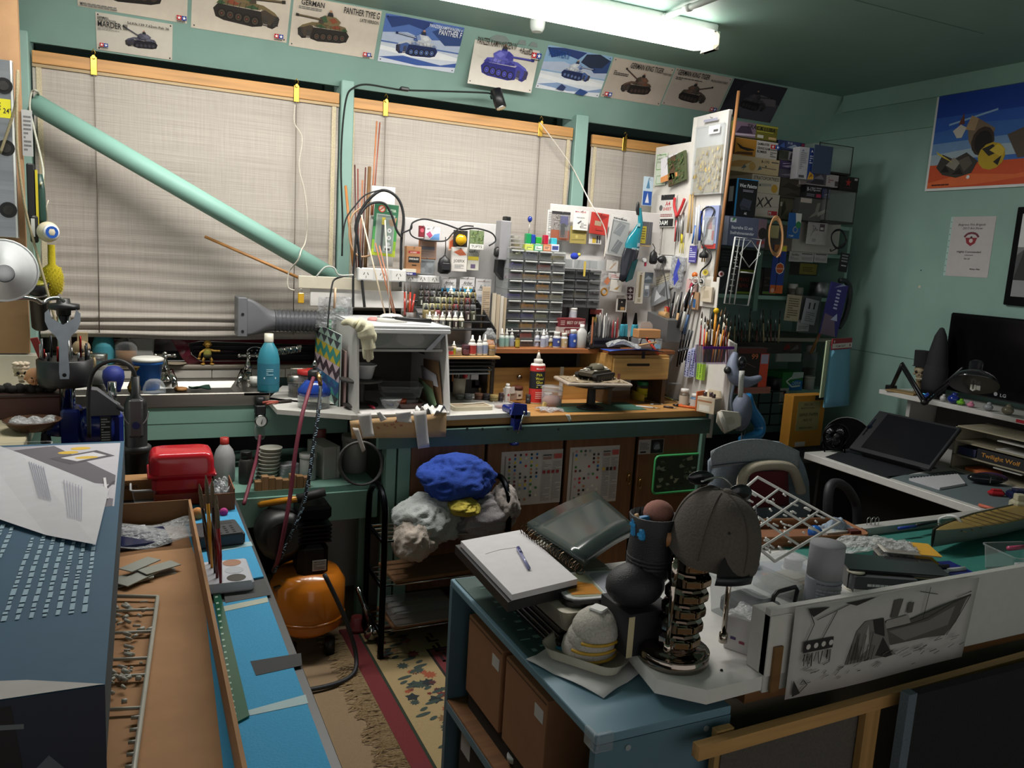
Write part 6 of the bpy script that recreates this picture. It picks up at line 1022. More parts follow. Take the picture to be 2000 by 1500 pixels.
# jars and pots on the left of the bench
T('cream_tray','cream plastic palette tray at the left end of the bench',0,(lambda p:(p.x,p.y+.05,ZW))(fz(927,803,ZW)),[('*',B('#c9c0a8').pr(rrect(.17,.09,.012),0,.016,'xy')),('paint_film',B('#b8a890','gl').pr(rrect(.15,.07,.01),.016,.0168,'xy')),('knife',B('#d0ccc0').tu([(-.03,.0,.02),(.07,.02,.02)],.003,5))])
p=fz(910,768,ZW);T('clear_beaker','tall clear folded plastic cup among the paint pots','cup',(p.x,p.y+.03,ZW),[('*',B('#b4bcb8','tr').la([(.034,0),(.036,.004),(.042,.085)],n=18)),('lining',B('#6f7a68','gs').la([(.03,.004),(.032,.05),(0,.05)],n=14))])
for i,(px,py,w,h,bc,cc,l)in enumerate(((898,781,17,11,'#5a5e58','#7a7e78','grey topped pot, leftmost of the front row'),(914,781,16,11,'#6a6e70','#868a8c','grey topped pot, second of the front row'),(935,781,17,12,'#5a3a2c','#7a5440','brown topped pot, third of the front row'),(950,782,16,12,'#2a2628','#3a3638','black topped pot, fourth of the front row'),(965,785,17,13,'#8a7a50','#b09a64','tan topped pot, rightmost of the front row'),(941,768,22,11,'#8a6a44','#a8885a','wide tan topped pot behind the brown one'),(960,768,20,10,'#9a8458','#b09a6a','wide sandy topped pot behind the tan one'),(976,770,15,14,'#3a2c28','#4a3a34','dark pot right of the sandy one'),(978,786,9,18,'#2a2024','#3a2a2e','small black pot left of the white glue stick'),(950,758,13,9,'#7a7058','#8a8268','dull green topped pot at the back of the cluster'),(978,760,12,10,'#c0a888','#cbb898','cream topped pot at the back right of the cluster'))):
 BT(l+', left of the glue bottle',px,py,ZW,w,h,'pot',bc,cc,None,name='paint_pot',cat='pot',Y=fz(px,py,ZW).y+.01)
BT('white glue stick with thin red print left of the vice',990,785,ZW,11,36,'tube','#d2cec8','#dcdad6','#d6d0cc',name='glue_stick',cat='glue stick',txt=[('c',.5,.4,.07,'#b04a4a'),('b',.4,.1,.6,.25,3,'#b06a6a')])
BT('brown jar with a cream label left of the glue bottle',1010,780,ZW,20,26,'wide','#4a241c','#5a2c20','#c9bcae',name='brown_jar',cat='jar',txt=[('r',.4,.3,.6,.44,'#4a3020')])
p=fz(1028,772,ZW);T('lilac_box','clear lilac tinted box behind the brown jar',0,(p.x,p.y+.05,ZW),[('*',B('#c0a8b0','tr').bx(-.04,.04,-.03,.03,0,.04,.004)),('contents',B('#a8847c','ma').bx(-.034,.034,-.025,.025,.001,.026,.004))])
p=fz(985,797,ZW);T('clear_dish','small clear dish with a pink base at the front of the bench',0,(p.x,p.y+.01,ZW),[('*',tubs(.08,.05,.022,col='#d8d0d0')),('contents',B('#b89a94','gl').bx(-.03,.03,-.018,.018,.001,.007))])
p=fz(968,752,ZW);T('clear_bag','crumpled clear bag behind the paint pots',0,(p.x,p.y+.14,ZW),B('#b9bcbe','bag').la([(.045,0),(.05,.03),(.04,.06),(.034,.075),(.016,.10),(.022,.115)],n=14));p=fz(985,752,ZW);T('clear_bag','second smaller clear bag right of the crumpled one',0,(p.x,p.y+.09,ZW),B('#c4bcbc','bag').la([(.035,0),(.04,.03),(.028,.06),(.01,.085)],n=12))
p=fz(950,762,ZW);T('brown_bag','brown paper bag behind the clear bags',0,(p.x-.01,p.y+.25,ZW),B('#5a3a28','pa').su(lambda u,v:(-.05+.1*u*(1-.2*v),.012*sin(u*6)*(1-v),.14*v+.01*sin(u*8)*v),10,6,.002));p=fz(945,762,ZW);T('red_wedge','small red wedge shape before the brown paper bag',0,(p.x,p.y+.16,ZW),B('#b03a38','pa').pr([(-.02,0),(.03,0),(.0,.05)],-.01,.01))
c,w,h=RY(905,725,918,738,3.18);
for i,(x0,x1,y0,y1,col,t,l)in enumerate(((904,918,724,741,'#c9c6c2','INE','white carton lettered INE on the stack behind the pots'),(920,935,726,742,'#d0ccd0',None,'plain white carton right of the lettered one'),(921,936,743,758,'#1f1d20',None,'black and white carton under the plain one'))):
 c,w,h=RY(x0,y0,x1,y1,3.34);P=[('*',B(col,'pa').bw(w,0,.05,0,h,.001))]
 if t:P.append(('lettering',art(w,h,[('t',t,.2,.4,.3,'#222',.6)],-.0004)))
 T('small_carton',l,'box',c,P)
c=V((on(920,741,1,3.37).x,3.37,ZW));zz=on(920,741,1,3.34).z;T('parts_stand','small dark stand carrying the cartons behind the paint pots',0,c,B('#2a2624').bx(-.045,.065,-.03,.03,0,zz-ZW-.028).bx(-.045,.01,-.03,.03,zz-ZW-.028,zz-ZW-.0005))
p=fz(1018,738,ZW);T('paper_label','small white folded label among the pots at the drawer front',0,(on(1000,745,1,3.16).x,3.16,ZW+.0),[('*',B('#cfccc8','pa').bx(-.035,.02,-.002,0,.03,.06)),('box_under',B('#9a8478','pa').bx(-.035,.03,-.0,.05,0,.03))],ry=-6)
for l,px,py,w,h,bc,cc in(('round white lidded dark pot right of the glue bottle',1070,768,17,20,'#1f1d1f','#c6c4c0'),('dark pot with a grey lid left of the glue bottle',1033,760,10,18,'#2a2628','#3c383a')):
 BT(l,px,py,bw,w,h,'pot',bc,cc,None,name='paint_pot',cat='pot',Y=3.17)
 # brush tubs under the low shelf
for i,(x0,y0,x1,y1,col,r)in enumerate(((887,672,884,745,'#a05a34',.004),(894,694,890,745,'#5a4a40',.004),(899,700,895,745,'#b0a898',.003),(905,698,897,745,'#2a2a2c',.004),(908,690,903,742,'#7a3a2c',.003),(913,700,905,742,'#c9c0b0',.003),(896,705,912,718,'#d0ccc6',.002))):
 a,c_=on(x0,y0,1,3.29),on(x1,y1,1,3.27);T('pot_brush','%s brush from the left in the pot beside the booth'%ORD[i],'brush',OO,[('handle',B(col,'wz').tu([c_,c_+(a-c_)*.75],r,6)),('bristles',B('#8a8478','fu').tu([c_+(a-c_)*.75,c_+(a-c_)*.9,a],[r,r*1.3,r*.3],6))],grp='brushes in the pot beside the booth')
p=on(897,742,1,3.28);T('brush_pot','pale pot with a red cap holding brushes beside the booth',0,(p.x,3.28,ZW),[('*',B('#b9b09c').la([(.026,0),(.03,p.z-ZW+.01),(.026,p.z-ZW+.01),(.022,.01)],n=14)),('red_cap',B('#a82a34','gl').la([(.009,p.z-ZW+.012),(.011,p.z-ZW+.04),(.007,p.z-ZW+.06)],.02,-.02,0,10))])
for i in range(4):
 a,c_=on(868,668+i*7,1,3.1),on(966,664+i*9,1,3.1);P=B(['#1a1a1c','#2a2826','#5c5e60','#6a6c6e'][i],'ma').bx(a.x,c_.x-.01*i,3.07,3.4,0,.006,.001);T('flat_sheet','%s of the four dark sheets filed under the low shelf, from the top'%ORD[i],'sheet',(0,0,ZR-.03-.016*i),P)
c=V(((on(868,690,1,3.1).x+on(966,690,1,3.1).x)/2,3.26,ZW));T('filing_block','dark block carrying the filed sheets beside the booth','stand',c,B('#0f0f10','ma').bx(-.12,.12,.13,.15,0,ZR-.03-.016*3-ZW-.001))
# right end of the bench
def wjar(l,px,py,w,h,bc,lc_,Y=None):return BT(l,px,py,bw,w,h,'pill',bc,'#dcdad6',lc_,name='paint_jar',cat='jar',Y=Y)
for l,px,py,w,h,bc,lc_ in(('white capped clear jar, leftmost of the front jars by the panel',1335,792,20,33,'#5a4e40','#b0a898'),('white capped jar with a blue label, second of the front jars',1357,795,20,26,'#4a6a86','#b8b4b0'),('white capped jar with dark paint, rightmost of the front jars',1376,797,19,34,'#1f1a16','#a8a29a'),('white capped jar lettered M, left of the back row by the panel',1346,774,17,32,'#3a2420','#c8c2bc'),('white capped jar with a red spot, middle of the back row by the panel',1355,776,18,36,'#2a2624','#cfc9c4'),('white capped jar, right of the back row by the panel',1370,778,17,32,'#2f1f1a','#cac4be')):
 BT(l,px,py,bw,w,h,'pill',bc,'#dcdad6',lc_,name='paint_jar',cat='jar',txt=[('t','M',.46,.3,.14,'#222',.1),('c',.55,.2,.05,'#b03040')]if 'row' in l else[])
p=fz(1320,780,bw);T('clear_tumbler','clear plastic tumbler behind the front jars',0,(p.x,p.y+.02,bw),B('#c9ccca','tr').la([(.036,0),(.037,.07),(.039,.072),(.039,.08)],n=18))
for l,pp,col,r,m in(('white handled craft knife at the front of the bench',(1242,793,1290,798),'#c9ccce',.004,'pl'),('dark handled knife right of the white one',(1296,794,1322,797),'#3a2a28',.005,'pl'),('silver blade lying behind the white knife',(1270,790,1300,789),'#8d9194',.003,'me'),('yellow handled file pointing at the jars',(1290,772,1325,786),'#a8983c',.004,'pl'),('brown stick behind the yellow file',(1275,765,1320,777),'#7a4c34',.004,'wd'),('grey steel tool lying on the mat',(1245,786,1280,784),'#5c6264',.003,'me')):
 a,c_=fz(pp[0],pp[1],bw+r),fz(pp[2],pp[3],bw+r);T('hand_tool',l,'tool',OO,[('handle',B(col,m).tu([a,a+(c_-a)*.7],r,7)),('blade',B('#9a9c9e','me').tu([a+(c_-a)*.7,c_],[r*.6,r*.2],6))])
a=fz(1325,792,bw+.006);c_=fz(1362,797,bw+.006);T('orange_pliers','orange handled pliers at the front of the bench',0,OO,[('*',B('#3c3c3e','me').tu([a,a-(c_-a)*.3],[.008,.003],7)),('grip',B('#c8602c','ru').tu([a,c_],.006,7)),('grip',B('#c8602c','ru').tu([a,fz(1340,788,bw+.006)],.006,7))])
c,w,h=RX(1372,738,1420,795,XPn-.06);p=fz(1400,795,bw);b=B('#c4b49c','pa').bx(-.04,.05,-.03,.03,0,.07,.001);T('orange_box','open orange and cream carton of small bottles by the panel',0,(XPn-.06,2.87,bw),[('*',b),('orange_side',B('#c05a24','pa').bx(-.046,-.0405,-.032,.032,0,.09)),('flap',B('#cdbfa4','pa').pr([(-.04,.07),(.05,.07),(.04,.1),(-.02,.1)],.03,.032)),('print',art(.09,.07,[('r',.1,.7,.9,.8,'#a06a48'),('r',.2,.1,.8,.5,'#d8d0c4')],-.0305)),('small_bottles',B('#3a2a2c','gl').cyl(-.02,0,.07,.009,.02,8).cyl(.005,.01,.07,.009,.022,8).cyl(.028,-.005,.07,.009,.018,8))],rz=-70)
# paper tails over the front edge
for pp,l in(([(1104,809),(1113,810),(1116,820),(1112,824)],'small white paper tail over the front edge of the bench'),([(1386,800),(1396,800),(1390,855),(1379,855)],'long pale strip hanging over the right end of the bench')):
 T('paper_strip',l,'paper',OO,B('#c9c7c2','pa').su(quad([on(x,y,1,yfr-.006)for x,y in pp]),1,4,.001))
 # the tall tool panel
XA=XPn-.002
pk('tall pack of golden static grass on the tool panel',(1361,224,1421,380),X=XA,col='#b9b6b2',its=[('r',.06,.02,.94,.6,'#8f7a44')]+[('p',rc(['#a89252','#7a6636','#9a8650','#b8a468']),x,y,x+.06,y+.01,x+.03,y+.06)for x,y in[(rnd(.06,.9),rnd(.02,.55))for _ in range(110)]]+[('r',.3,.9,.75,.93,'#8a8a9a'),('r',.5,.74,.85,.84,'#d8d6d2'),('r',.65,.76,.8,.79,'#444')],d=.016,bl=(.03,.01,.97,.86))
pk('green and brown foliage pack tilted on the tool panel',(1312,300,1346,358),X=XA-.012,col='#4a5234',its=[('p','#54402c',.0,.0,.35,.0,.5,1,.2,1)]+[('p',rc(['#3f5a2c','#5a6a3c','#2f4a24','#6a5434']),x,y,x+.08,y+.02,x+.03,y+.09)for x,y in[(rnd(.02,.9),rnd(.02,.9))for _ in range(80)]],d=.012,ry=-12)
pk('white card with a thin signature and an orange base on the tool panel',(1294,304,1326,352),X=XA-.02,col='#d6d2d8',its=[('p','#cf8a50',.0,.0,1,.0,1,.22,.5,.27,0,.22),('l','#444',.014,.25,.55,.4,.75,.45,.55),('l','#444',.012,.5,.6,.9,.6)],d=.004,ry=-8)
pk('green outlined white pack at the left edge of the tool panel',(1281,300,1302,362),X=XA-.004,col='#c4ccbc',its=[('l','#4a8a3c',.02,.1,.95,.9,.95,.9,.5,.1,.5,.1,.95),('t','GREEN',.15,.8,.06,'#333',.6),('t','STUFF',.15,.7,.06,'#333',.6),('l','#4a8a3c',.015,.2,.3,.8,.3,.8,.05,.2,.05,.2,.3)],d=.004)
pk('packet with blue figures clipped at the window edge of the tool panel',(1255,345,1274,402),Y=3.44,col='#a9bcc8',its=[('r',.05,.02,.95,.5,'#1f4a94'),('p','#c8ccd6',.3,.1,.5,.45,.7,.1),('c',.5,.65,.07,'#8aa8c0'),('p','#4a7898',.3,.6,.5,.95,.7,.6)],d=.003)
pk('white pack lettered FOAM in a black band',(1283,381,1320,444),X=XA-.006,col='#cfcbc6',its=[('r',.02,.02,.98,.26,'#161616'),('t','FOAM',.06,.07,.15,'#e8e8e6',.88),('r',.25,.84,.95,1,'#222'),('t','A4',.5,.66,.14,'#b8343a',.3),('t','SHEET',.4,.52,.1,'#b8343a',.5),('c',.28,.6,.09,'#5a5a5c'),('b',.2,.32,.9,.42,2,'#8a3a3a')],d=.008)
pk('white drawing sheet under the FOAM pack',(1276,438,1292,495),X=XA-.003,col='#bdb8b2',its=[('b',.1,.1,.9,.9,14,'#6a665f'),('p','#8a857c',.2,.2,.8,.3,.6,.6,.3,.5)],d=.002,hook=False)
pk('plain pale box sheet right of the drawing sheet',(1294,440,1320,498),X=XA-.002,col='#c2beb8',its=[('l','#8f8b86',.01,.1,.05,.1,.95),('l','#8f8b86',.01,.2,.05,.2,.95)],d=.003,hook=False)
def pan(px,py,off=.0):return on(px,py,0,XPn-off)
def ptool(name,label,cat,parts,grp=None):return T(name,label,cat,OO,parts,grp=grp)
ptool('red_handled_snips','red handled snips hanging upside down on the tool panel','snips',[('blade',B('#8d8f92','me').tu([pan(1322,425,.02),pan(1320,470,.02)],[.008,.005],6)),('grip',B('#c02c30','ru').tu(spline([pan(1322,424,.022),pan(1317,402,.022),pan(1318,386,.022)],5),.007,8)),('grip',B('#c02c30','ru').tu(spline([pan(1323,422,.024),pan(1332,402,.024),pan(1337,388,.024)],5),.007,8)),('red_sleeve',B('#b83034').tu([pan(1321,430,.024),pan(1318,472,.024)],.004,6))])
for i,(x0,y0,x1,y1,r,col,l,m)in enumerate(((1328,420,1325,472,.003,'#8a8c90','grey steel rod','me'),(1332,418,1329,470,.003,'#b4b2ae','pale rod','me'),(1336,415,1333,458,.003,'#6a6a6c','dark rod','me'),(1349,380,1343,455,.006,'#c4a878','broad pine strip','wz'),(1354,375,1350,456,.004,'#b0905c','narrow pine strip','wz'),(1361,405,1357,478,.005,'#c9c9cc','white pen','pl'),(1366,400,1362,476,.005,'#b8bcc4','silver pen','pl'),(1371,412,1366,470,.006,'#2a4ab4','blue marker pen','pl'),(1375,430,1371,474,.005,'#d0d4d0','white and green pen','pl'),(1358,440,1352,476,.004,'#3a6ab8','thin blue brush','pl'))):
 ptool('hanging_rod',l+' hanging on the tool panel','rod',B(col,m).tu([pan(x0,y0,.018+.001*i),pan(x1,y1,.018+.001*i)],r,7))
ptool('yellow_clip','yellow comb shaped clip under the red snips','clip',B('#c8b824').tu([pan(1332,457,.02),pan(1331,475,.02)],.006,6).tu([pan(1329,474,.02),pan(1327,494,.02)],.002,5).tu([pan(1332,474,.02),pan(1331,495,.02)],.002,5).tu([pan(1335,474,.02),pan(1334,495,.02)],.002,5))
pk('blue and red carded tool hanging at the right edge of the panel',(1378,402,1405,486),X=XA-.008,col='#8a94b8',its=[('r',0,0,1,.12,'#b03a34'),('r',.15,.1,.85,.55,'#b8b4b8'),('r',.2,.2,.6,.45,'#d8d4d0'),('p','#b02a28',.25,.45,.65,.45,.6,.7,.4,.72),('r',.65,.2,.8,.42,'#c03a30')],d=.012,bl=(.1,.08,.9,.75))
ptool('mains_cable','black mains cord with a pinned plug looped on the tool panel','cord',[('*',B('#17171a','ru').tu(spline([pan(x,y,.03)for x,y in((1374,487),(1372,460),(1368,435),(1372,412),(1385,404),(1395,410),(1390,425),(1382,438),(1378,460),(1370,475),(1388,495),(1386,512),(1370,528),(1368,540),(1372,552),(1360,552),(1345,570),(1336,600))],5),.0035,6)),('plug',B('#151517','ru').la([(.005,.045),(.008,.03),(.02,.02),(.022,.005),(.016,0)],*pan(1374,504,.032),12)),('pins',B('#b08a4a','me').T(*pan(1374,504,.032)).bx(-.008,-.005,-.003,.003,-.018,0).bx(.005,.008,-.003,.003,-.018,0))])
ptool('mains_plug','black round plug in the white power board','plug',[('*',B('#161618').la([(.008,-.02),(.018,-.005),(.02,.012),(.012,.02)],XPn-.055,pan(1310,508).y,pan(1310,508).z,14,'x')),('cord',B('#161618','ru').tu(spline([pan(1296,511,.06),pan(1295,525,.07),pan(1300,550,.08),pan(1303,580,.09),pan(1306,600,.09)],5),.0028,6))])
pk('purple lettered comb pack hanging below the pens',(1347,480,1361,513),X=XA-.01,col='#4a4494',its=[('b',.1,.3,.9,.9,5,'#c8c8e0'),('l','#d8d8e0',.03,.1,.1,.9,.1)],d=.004,hook=False)
pk('clear pack holding a blue plastic clip tool',(1310,500,1334,562),X=XA-.03,col='#b0b4c8',its=[('p','#3a44a8',.5,.95,.75,.8,.6,.5,.8,.3,.5,.05,.3,.4),('l','#4a58b8',.04,.3,.2,.7,.7)],d=.01,m='bag',ry=6)
pk('cream instruction slip hanging under the white power board',(1282,536,1316,568),X=XA-.004,col='#c9c2ae',its=[('b',.1,.2,.9,.85,5,'#8a8272')],d=.002,ry=-16)
pk('crinkled silver packet hanging below the cream slip',(1276,556,1312,592),X=XA-.02,col='#8d9092',its=[('p','#c9ccce',.2,.2,.4,.8,.6,.3),('p','#5a5c5e',.5,.5,.9,.8,.8,.2)],d=.01,m='pf',ry=-20)
ptool('orange_ball','small orange ball in the middle of the hanging tools','ball',B('#c8682a','gl').sph(*pan(1357,537,.03),.014))
for l,px,py,c1,c2,r in(('round yellow badge pinned on the tool panel',1378,532,'#c9b444','#8a7a24',.014),('round red and white badge pinned beside the dowel',1409,535,'#a89898','#6a2028',.013)):
 q=pan(px,py,.02);T('badge',l,'badge',q,[('*',B(c1,'gl').cyl(0,0,0,r,.003,16,ax='y')),('emblem',B(c2,'gl').cyl(0,-.0032,0,r*.5,.0004,10,ax='y'))],rz=-60)
pk('white card carrier board for clips low on the tool panel',(1366,540,1404,600),X=XA-.006,col='#d0ccc4',its=[('r',.1,.5,.6,.9,'#b8b0a4')],d=.005,hook=False);pk('cream moulded pack on the white carrier board',(1372,560,1394,590),X=XA-.02,col='#c4b8a4',its=[('p','#b0a48c',.2,.2,.8,.3,.7,.8,.3,.7)],d=.012,hook=False);pk('pink bead pack with red drops on the tool panel',(1342,545,1362,572),X=XA-.012,col='#c9a8a4',its=[('p','#a82a44',.3,.3,.6,.4,.7,.8,.4,.7),('c',.5,.5,.2,'#b03a50')],d=.006);pk('tan card with blue capped tubes below the pink pack',(1345,570,1366,604),X=XA-.016,col='#b08a68',its=[('r',.2,.1,.45,.6,'#2f5a8a'),('r',.55,.1,.8,.6,'#2f5a8a'),('r',.1,.7,.5,.95,'#a8302a')],d=.008)
for i in range(6):
 a,c_=pan(1318+i*7,570+i%2*6,.04+.004*i),pan(1306+i*6,640+i%3*6,.05+.004*i);ptool('hanging_tool','%s dark hand tool from the left in the cluster under the blue clip pack'%ORD[i],'tool',[('*',B(['#2a2a2c','#b8b8b4','#3a3a3e','#d0ccc6','#1c1c1e','#8d8f92'][i],'me').tu([a,a+(c_-a)*.5],[.004,.007],6)),('grip',B(['#8a2a28','#2a2a2c','#b08a5c','#1a1a1c','#a0a09c','#2c4a70'][i],'pl').tu([a+(c_-a)*.5,c_],.007,7))],grp='hand tools clustered low on the tool panel')
ptool('scissors','pair of silver scissors hanging in front of the tool panel','scissors',[('blade',B('#a9abac','me').tu([pan(1352,560,.045),pan(1344,596,.045)],[.008,.002],6)),('handle',B('#b9bbb8').tu([pan(1358+6*cos(t*.52),548+7*sin(t*.52),.045)for t in range(12)],.003,6,True)),('handle',B('#b9bbb8').tu([pan(1370+5*cos(t*.52),552+8*sin(t*.52),.045)for t in range(12)],.003,6,True))])
# grey bins, clamps, boxes
c,w,h=RX(1292,612,1334,665,XPn-.03);T('grey_bin','grey plastic bin of tools and rolls fixed to the tool panel',0,(c.x,c.y,c.z),[('*',B('#5a5a5a').pr([(-w/2,0),(w/2,0),(w/2,h*.8),(-w/2,h)],-.09,-.0)),('tan_roll',B('#b08a5c','cd').cyl(-.02,-.06,h*.95,.016,.06,12,ax='x')),('red_tool',B('#a82c28').bx(-.01,.02,-.05,-.03,h*.8,h*1.25,.003)),('dark_tool',B('#2a2a2c').tu([(.03,-.04,h*.7),(.05,-.05,h*1.4)],.008,6)),('wooden_mallet',B('#a8703c','wd').tu([(.0,-.03,h*.7),(.015,-.06,h*1.2)],.006,6))],rz=-90)
for i in range(4):
 a,c_=pan(1334+i*6,640+i*2,.05+.01*i),pan(1322+i*5,716-i*4,.06+.01*i);ptool('spring_clamp','%s black clamp from the left hanging over the blue cartons'%ORD[i],'clamp',[('*',B('#1c1c20','me').tu([a,c_],.004,6)),('jaw',B('#26262a').tu([a+(c_-a)*.55,a+(c_-a)*.55+V((-.02,-.02,-.01))],.006,6)),('handle',B('#4a4680','gs').tu([a,a+(c_-a)*.3],.007,6))],grp='black clamps over the blue cartons')
for i,(x0,x1,y0,y1,col,l,off)in enumerate(((1344,1354,682,737,'#b8bcd8','blue lettered white carton, left of the pair on the panel',.012),(1355,1364,680,736,'#a8acd0','blue lettered white carton, right of the pair on the panel',.02),(1367,1378,706,742,'#9ac43c','lime green lettered carton under the purple bin',.015))):
 c,w,h=RX(x0,y0,x1,y1,XPn-off);T('upright_carton',l,'box',c,[('*',B(col,'pa').bw(w,-.02,0,0,h,.001)),('print',art(w,h,[('b',.15,.05,.35,.95,9,'#2c348c' if i<2 else '#3a5a14'),('b',.6,.05,.85,.95,11,'#2c348c' if i<2 else '#3a5a14')],-.0204))],rz=-90)
yb=pan(1400,690).y;zb0=on(1400,712,1,2.84).z;
xa_,xb_=on(1370,690,1,2.80).x,on(1428,690,1,2.80).x;zt_=on(1400,676,1,2.80).z;zb_=on(1400,711,1,2.80).z
T('purple_bin','translucent purple bin of paint brushes at the panel front',0,((xa_+xb_)/2,2.82,zb_),[('*',B('#8a34a8','tr').add([(x,y,z)for z,k in((0,.9),(zt_-zb_,1))for x,y in((-(xb_-xa_)/2*k,-.03*k),((xb_-xa_)/2*k,-.03*k),((xb_-xa_)/2*k,.03*k),(-(xb_-xa_)/2*k,.03*k))],[(3,2,1,0),(0,1,5,4),(1,2,6,5),(2,3,7,6),(3,0,4,7)]).c('#6a2a8a','pl').bx(-(xb_-xa_)/2-.003,(xb_-xa_)/2+.003,-.034,-.03,zt_-zb_-.012,zt_-zb_)),('back_wall',B('#5a2478').bx(-(xb_-xa_)/2*.95,(xb_-xa_)/2*.95,.022,.026,.001,zt_-zb_))])
bc_=['#7a1f24','#c9a87c','#b8301f','#5a2c20','#d8a02a','#2c1c18','#a83a28','#c07828','#3a2a24','#8a3a2c','#d0b48a','#6a2a24','#e0902a','#4a342c','#b0442c','#c9c0a8','#8a5a34','#2a2220','#a8781f','#7a2a2a']
for i in range(20):
 x=xa_+.008+(xb_-xa_-.016)*(i+.5)/20;y=2.82+rnd(-.018,.015);L=rnd(.16,.25);p0=V((x,y,zb_+.006));d=V((rnd(-.12,.12),rnd(-.05,.08),1)).normalized();p1=p0+d*L;m_='gl'
 T('paint_brush','%s paint brush from the left in the purple bin'%ORD[i],'brush',OO,[('handle',B(bc_[i],m_).tu([p0,p0+d*L*.3,p0+d*L*.72],[.0025,.0042,.003],6)),('ferrule',B('#b8b4a8','me').tu([p0+d*L*.72,p0+d*L*.86],.0032,6)),('bristles',B(['#3a2c20','#8a6a44','#1f1a18'][i%3],'fu').tu([p0+d*L*.86,p0+d*L*.93,p1],[.0034,.004,.0006],6))],grp='paint brushes in the purple bin')
p=V((on(1399,607,1,2.82).x,2.82,on(1399,607,1,2.82).z));T('yellow_ball_pin','yellow ball ended stick among the brushes','stick',p,[('*',B('#d0a81c','gl').sph(0,0,0,.013)),('stem',B('#c8882a','gl').tu([(0,0,-.01),(.002,0,-.15)],.006,7))])
# respirator hanging on the panel end
def resp():
 Y=2.70;q=lambda x,y,o=0:on(x,y,1,Y-o);P=[]
 b=B('#6d7488','ru').tu(spline([q(1436,690,.03),q(1430,715,.05),q(1436,738,.06),q(1460,746,.05),q(1484,738,.02)],6),[.012+.016*sin(PI*i/24)for i in range(25)],10);P.append(('*',b))
 P.append(('knob',B('#1a1a1c').sph(*q(1421,723,.06),.016)))
 P.append(('dark_lens',B('#17171a','gl').sph(*q(1448,708,.0),.024,.018,.03,12,8)))
 P.append(('strap',B('#5c6472','cl').tu(spline([q(1434,752,.04),q(1428,790,.04),q(1440,840,.03)],5),.006,6)))
 P.append(('white_strap',B('#c9c8c4','cl').su(quad([q(1444,724,.09),q(1454,724,.09),q(1450,776,.09),q(1441,776,.09)]),2,3,.002)))
 P.append(('hood',B('#5f6678','ru').sph(*q(1448,805,.01),.05,.04,.085,16,10)))
 P.append(('blue_panel',B('#24689a','gl').tu(spline([q(1460,770,-.02),q(1466,800,-.02),q(1484,830,-.01),q(1478,850,.0),q(1446,858,.01)],5),[.016,.02,.022,.024,.026,.028,.028,.028,.028,.028,.026,.026,.026,.026,.026,.026,.024,.024,.02,.018,.014][:21],10)))
 f=B('#c4beb0');o=[(1402,806),(1410,802),(1442,806),(1447,815),(1446,832),(1416,846),(1410,840),(1400,825)]
 f.add([q(x,y,.085)for x,y in o]+[q(1424+(x-1424)*1.06,823+(y-823)*1.06,.05)for x,y in o],[tuple(range(8))]+[(i,8+i,8+(i+1)%8,(i+1)%8)for i in range(8)]);P.append(('filter_cover',f));i_=[(1418,816),(1430,814),(1436,820),(1434,828),(1422,830)];P.append(('filter_panel',B('#b4ad9c').poly([q(x,y,.0865)for x,y in i_])))
 P.append(('filter_strap',B('#d4cfc4','pa').su(quad([q(1402,806,.09),q(1410,804,.09),q(1424,842,.09),q(1414,846,.09)]),2,2,.0015)))
 P.append(('cord',B('#5a5a5c','ru').tu(spline([q(1449,845,.02),q(1446,880,.02),q(1436,912,.02)],5),.003,5)));P.append(('cord',B('#5a5a5c','ru').tu(spline([q(1456,840,.02),q(1447,880,.02),q(1455,900,.02)],5),.002,5)))
 T('respirator','grey and blue respirator mask with a cream filter at the panel end',0,OO,P)
resp()
stick('tall bare wooden pole standing in front of the kit boxes',on(1443,178,1,2.96),on(1396,550,1,2.90),.008,'#9a6a40','wooden_pole','pole')
# green shelves in the corner
YN=3.28;SX1=3.545;SX0=2.46
zs=[on(1600,438,1,YN).z,on(1600,495,1,YN).z,on(1560,580,1,YN).z,on(1550,660,1,YN).z,on(1510,762,1,YN).z]
P=[('side',B('#86aa9d','pt').bx(SX1,SX1+.02,YN,3.70,zs[2]-.06,zs[0]+.0))]
for i,z in enumerate(zs):
 x0=[SX0,3.2,2.6,3.02,2.7][i];P.append(('shelf',B('#86aa9d' if i!=3 else '#8a8578','pt').bx(x0,SX1-.001,YN,3.66,z-.02,z,.002)))
a=on(1488,476,1,YN-.02);c_=on(1482,608,1,YN-.02);P.append(('slotted_post',B('#5f7f75','pt').bx(a.x-.014,a.x+.014,YN-.02,YN-.001,c_.z,a.z)))
P.append(('bracket_arm',B('#7ea395','pt').pr([(3.50,zs[1]-.02),(3.28,zs[1]-.02),(3.50,zs[2]+.12)],SX1-.02,SX1-.001,'yz')))
T('corner_shelves','green painted shelves crammed with kits in the corner beyond the tool panel',0,OO,P)
def kit(label,bb,Y,col,its,dep=.22,z=None,rz=0,side=None,name='kit_box',m='pa'):
 c,w,h=RY(*bb,Y)
 if z is not None:h=h+c.z-z;c.z=z
 r=T(name,label,'box',c,[('*',B(col,m).bw(w,0,dep,0,h-.0006,.0008)),('print',art(w,h,its,-.0004))],rz=rz);return c.z+h
zt=zs[0]+.0005
plane=lambda x,y,s,c:[('p',c,x-s,y,x+s,y-.02,x+s,y+.03,x-s,y+.04),('p',c,x-.3*s,y,x+.3*s,y,x+.1*s,y+.3*s+.1,x-.1*s,y+.3*s+.1),('p',c,x-.9*s,y,x-.7*s,y,x-.85*s,y+.2)]
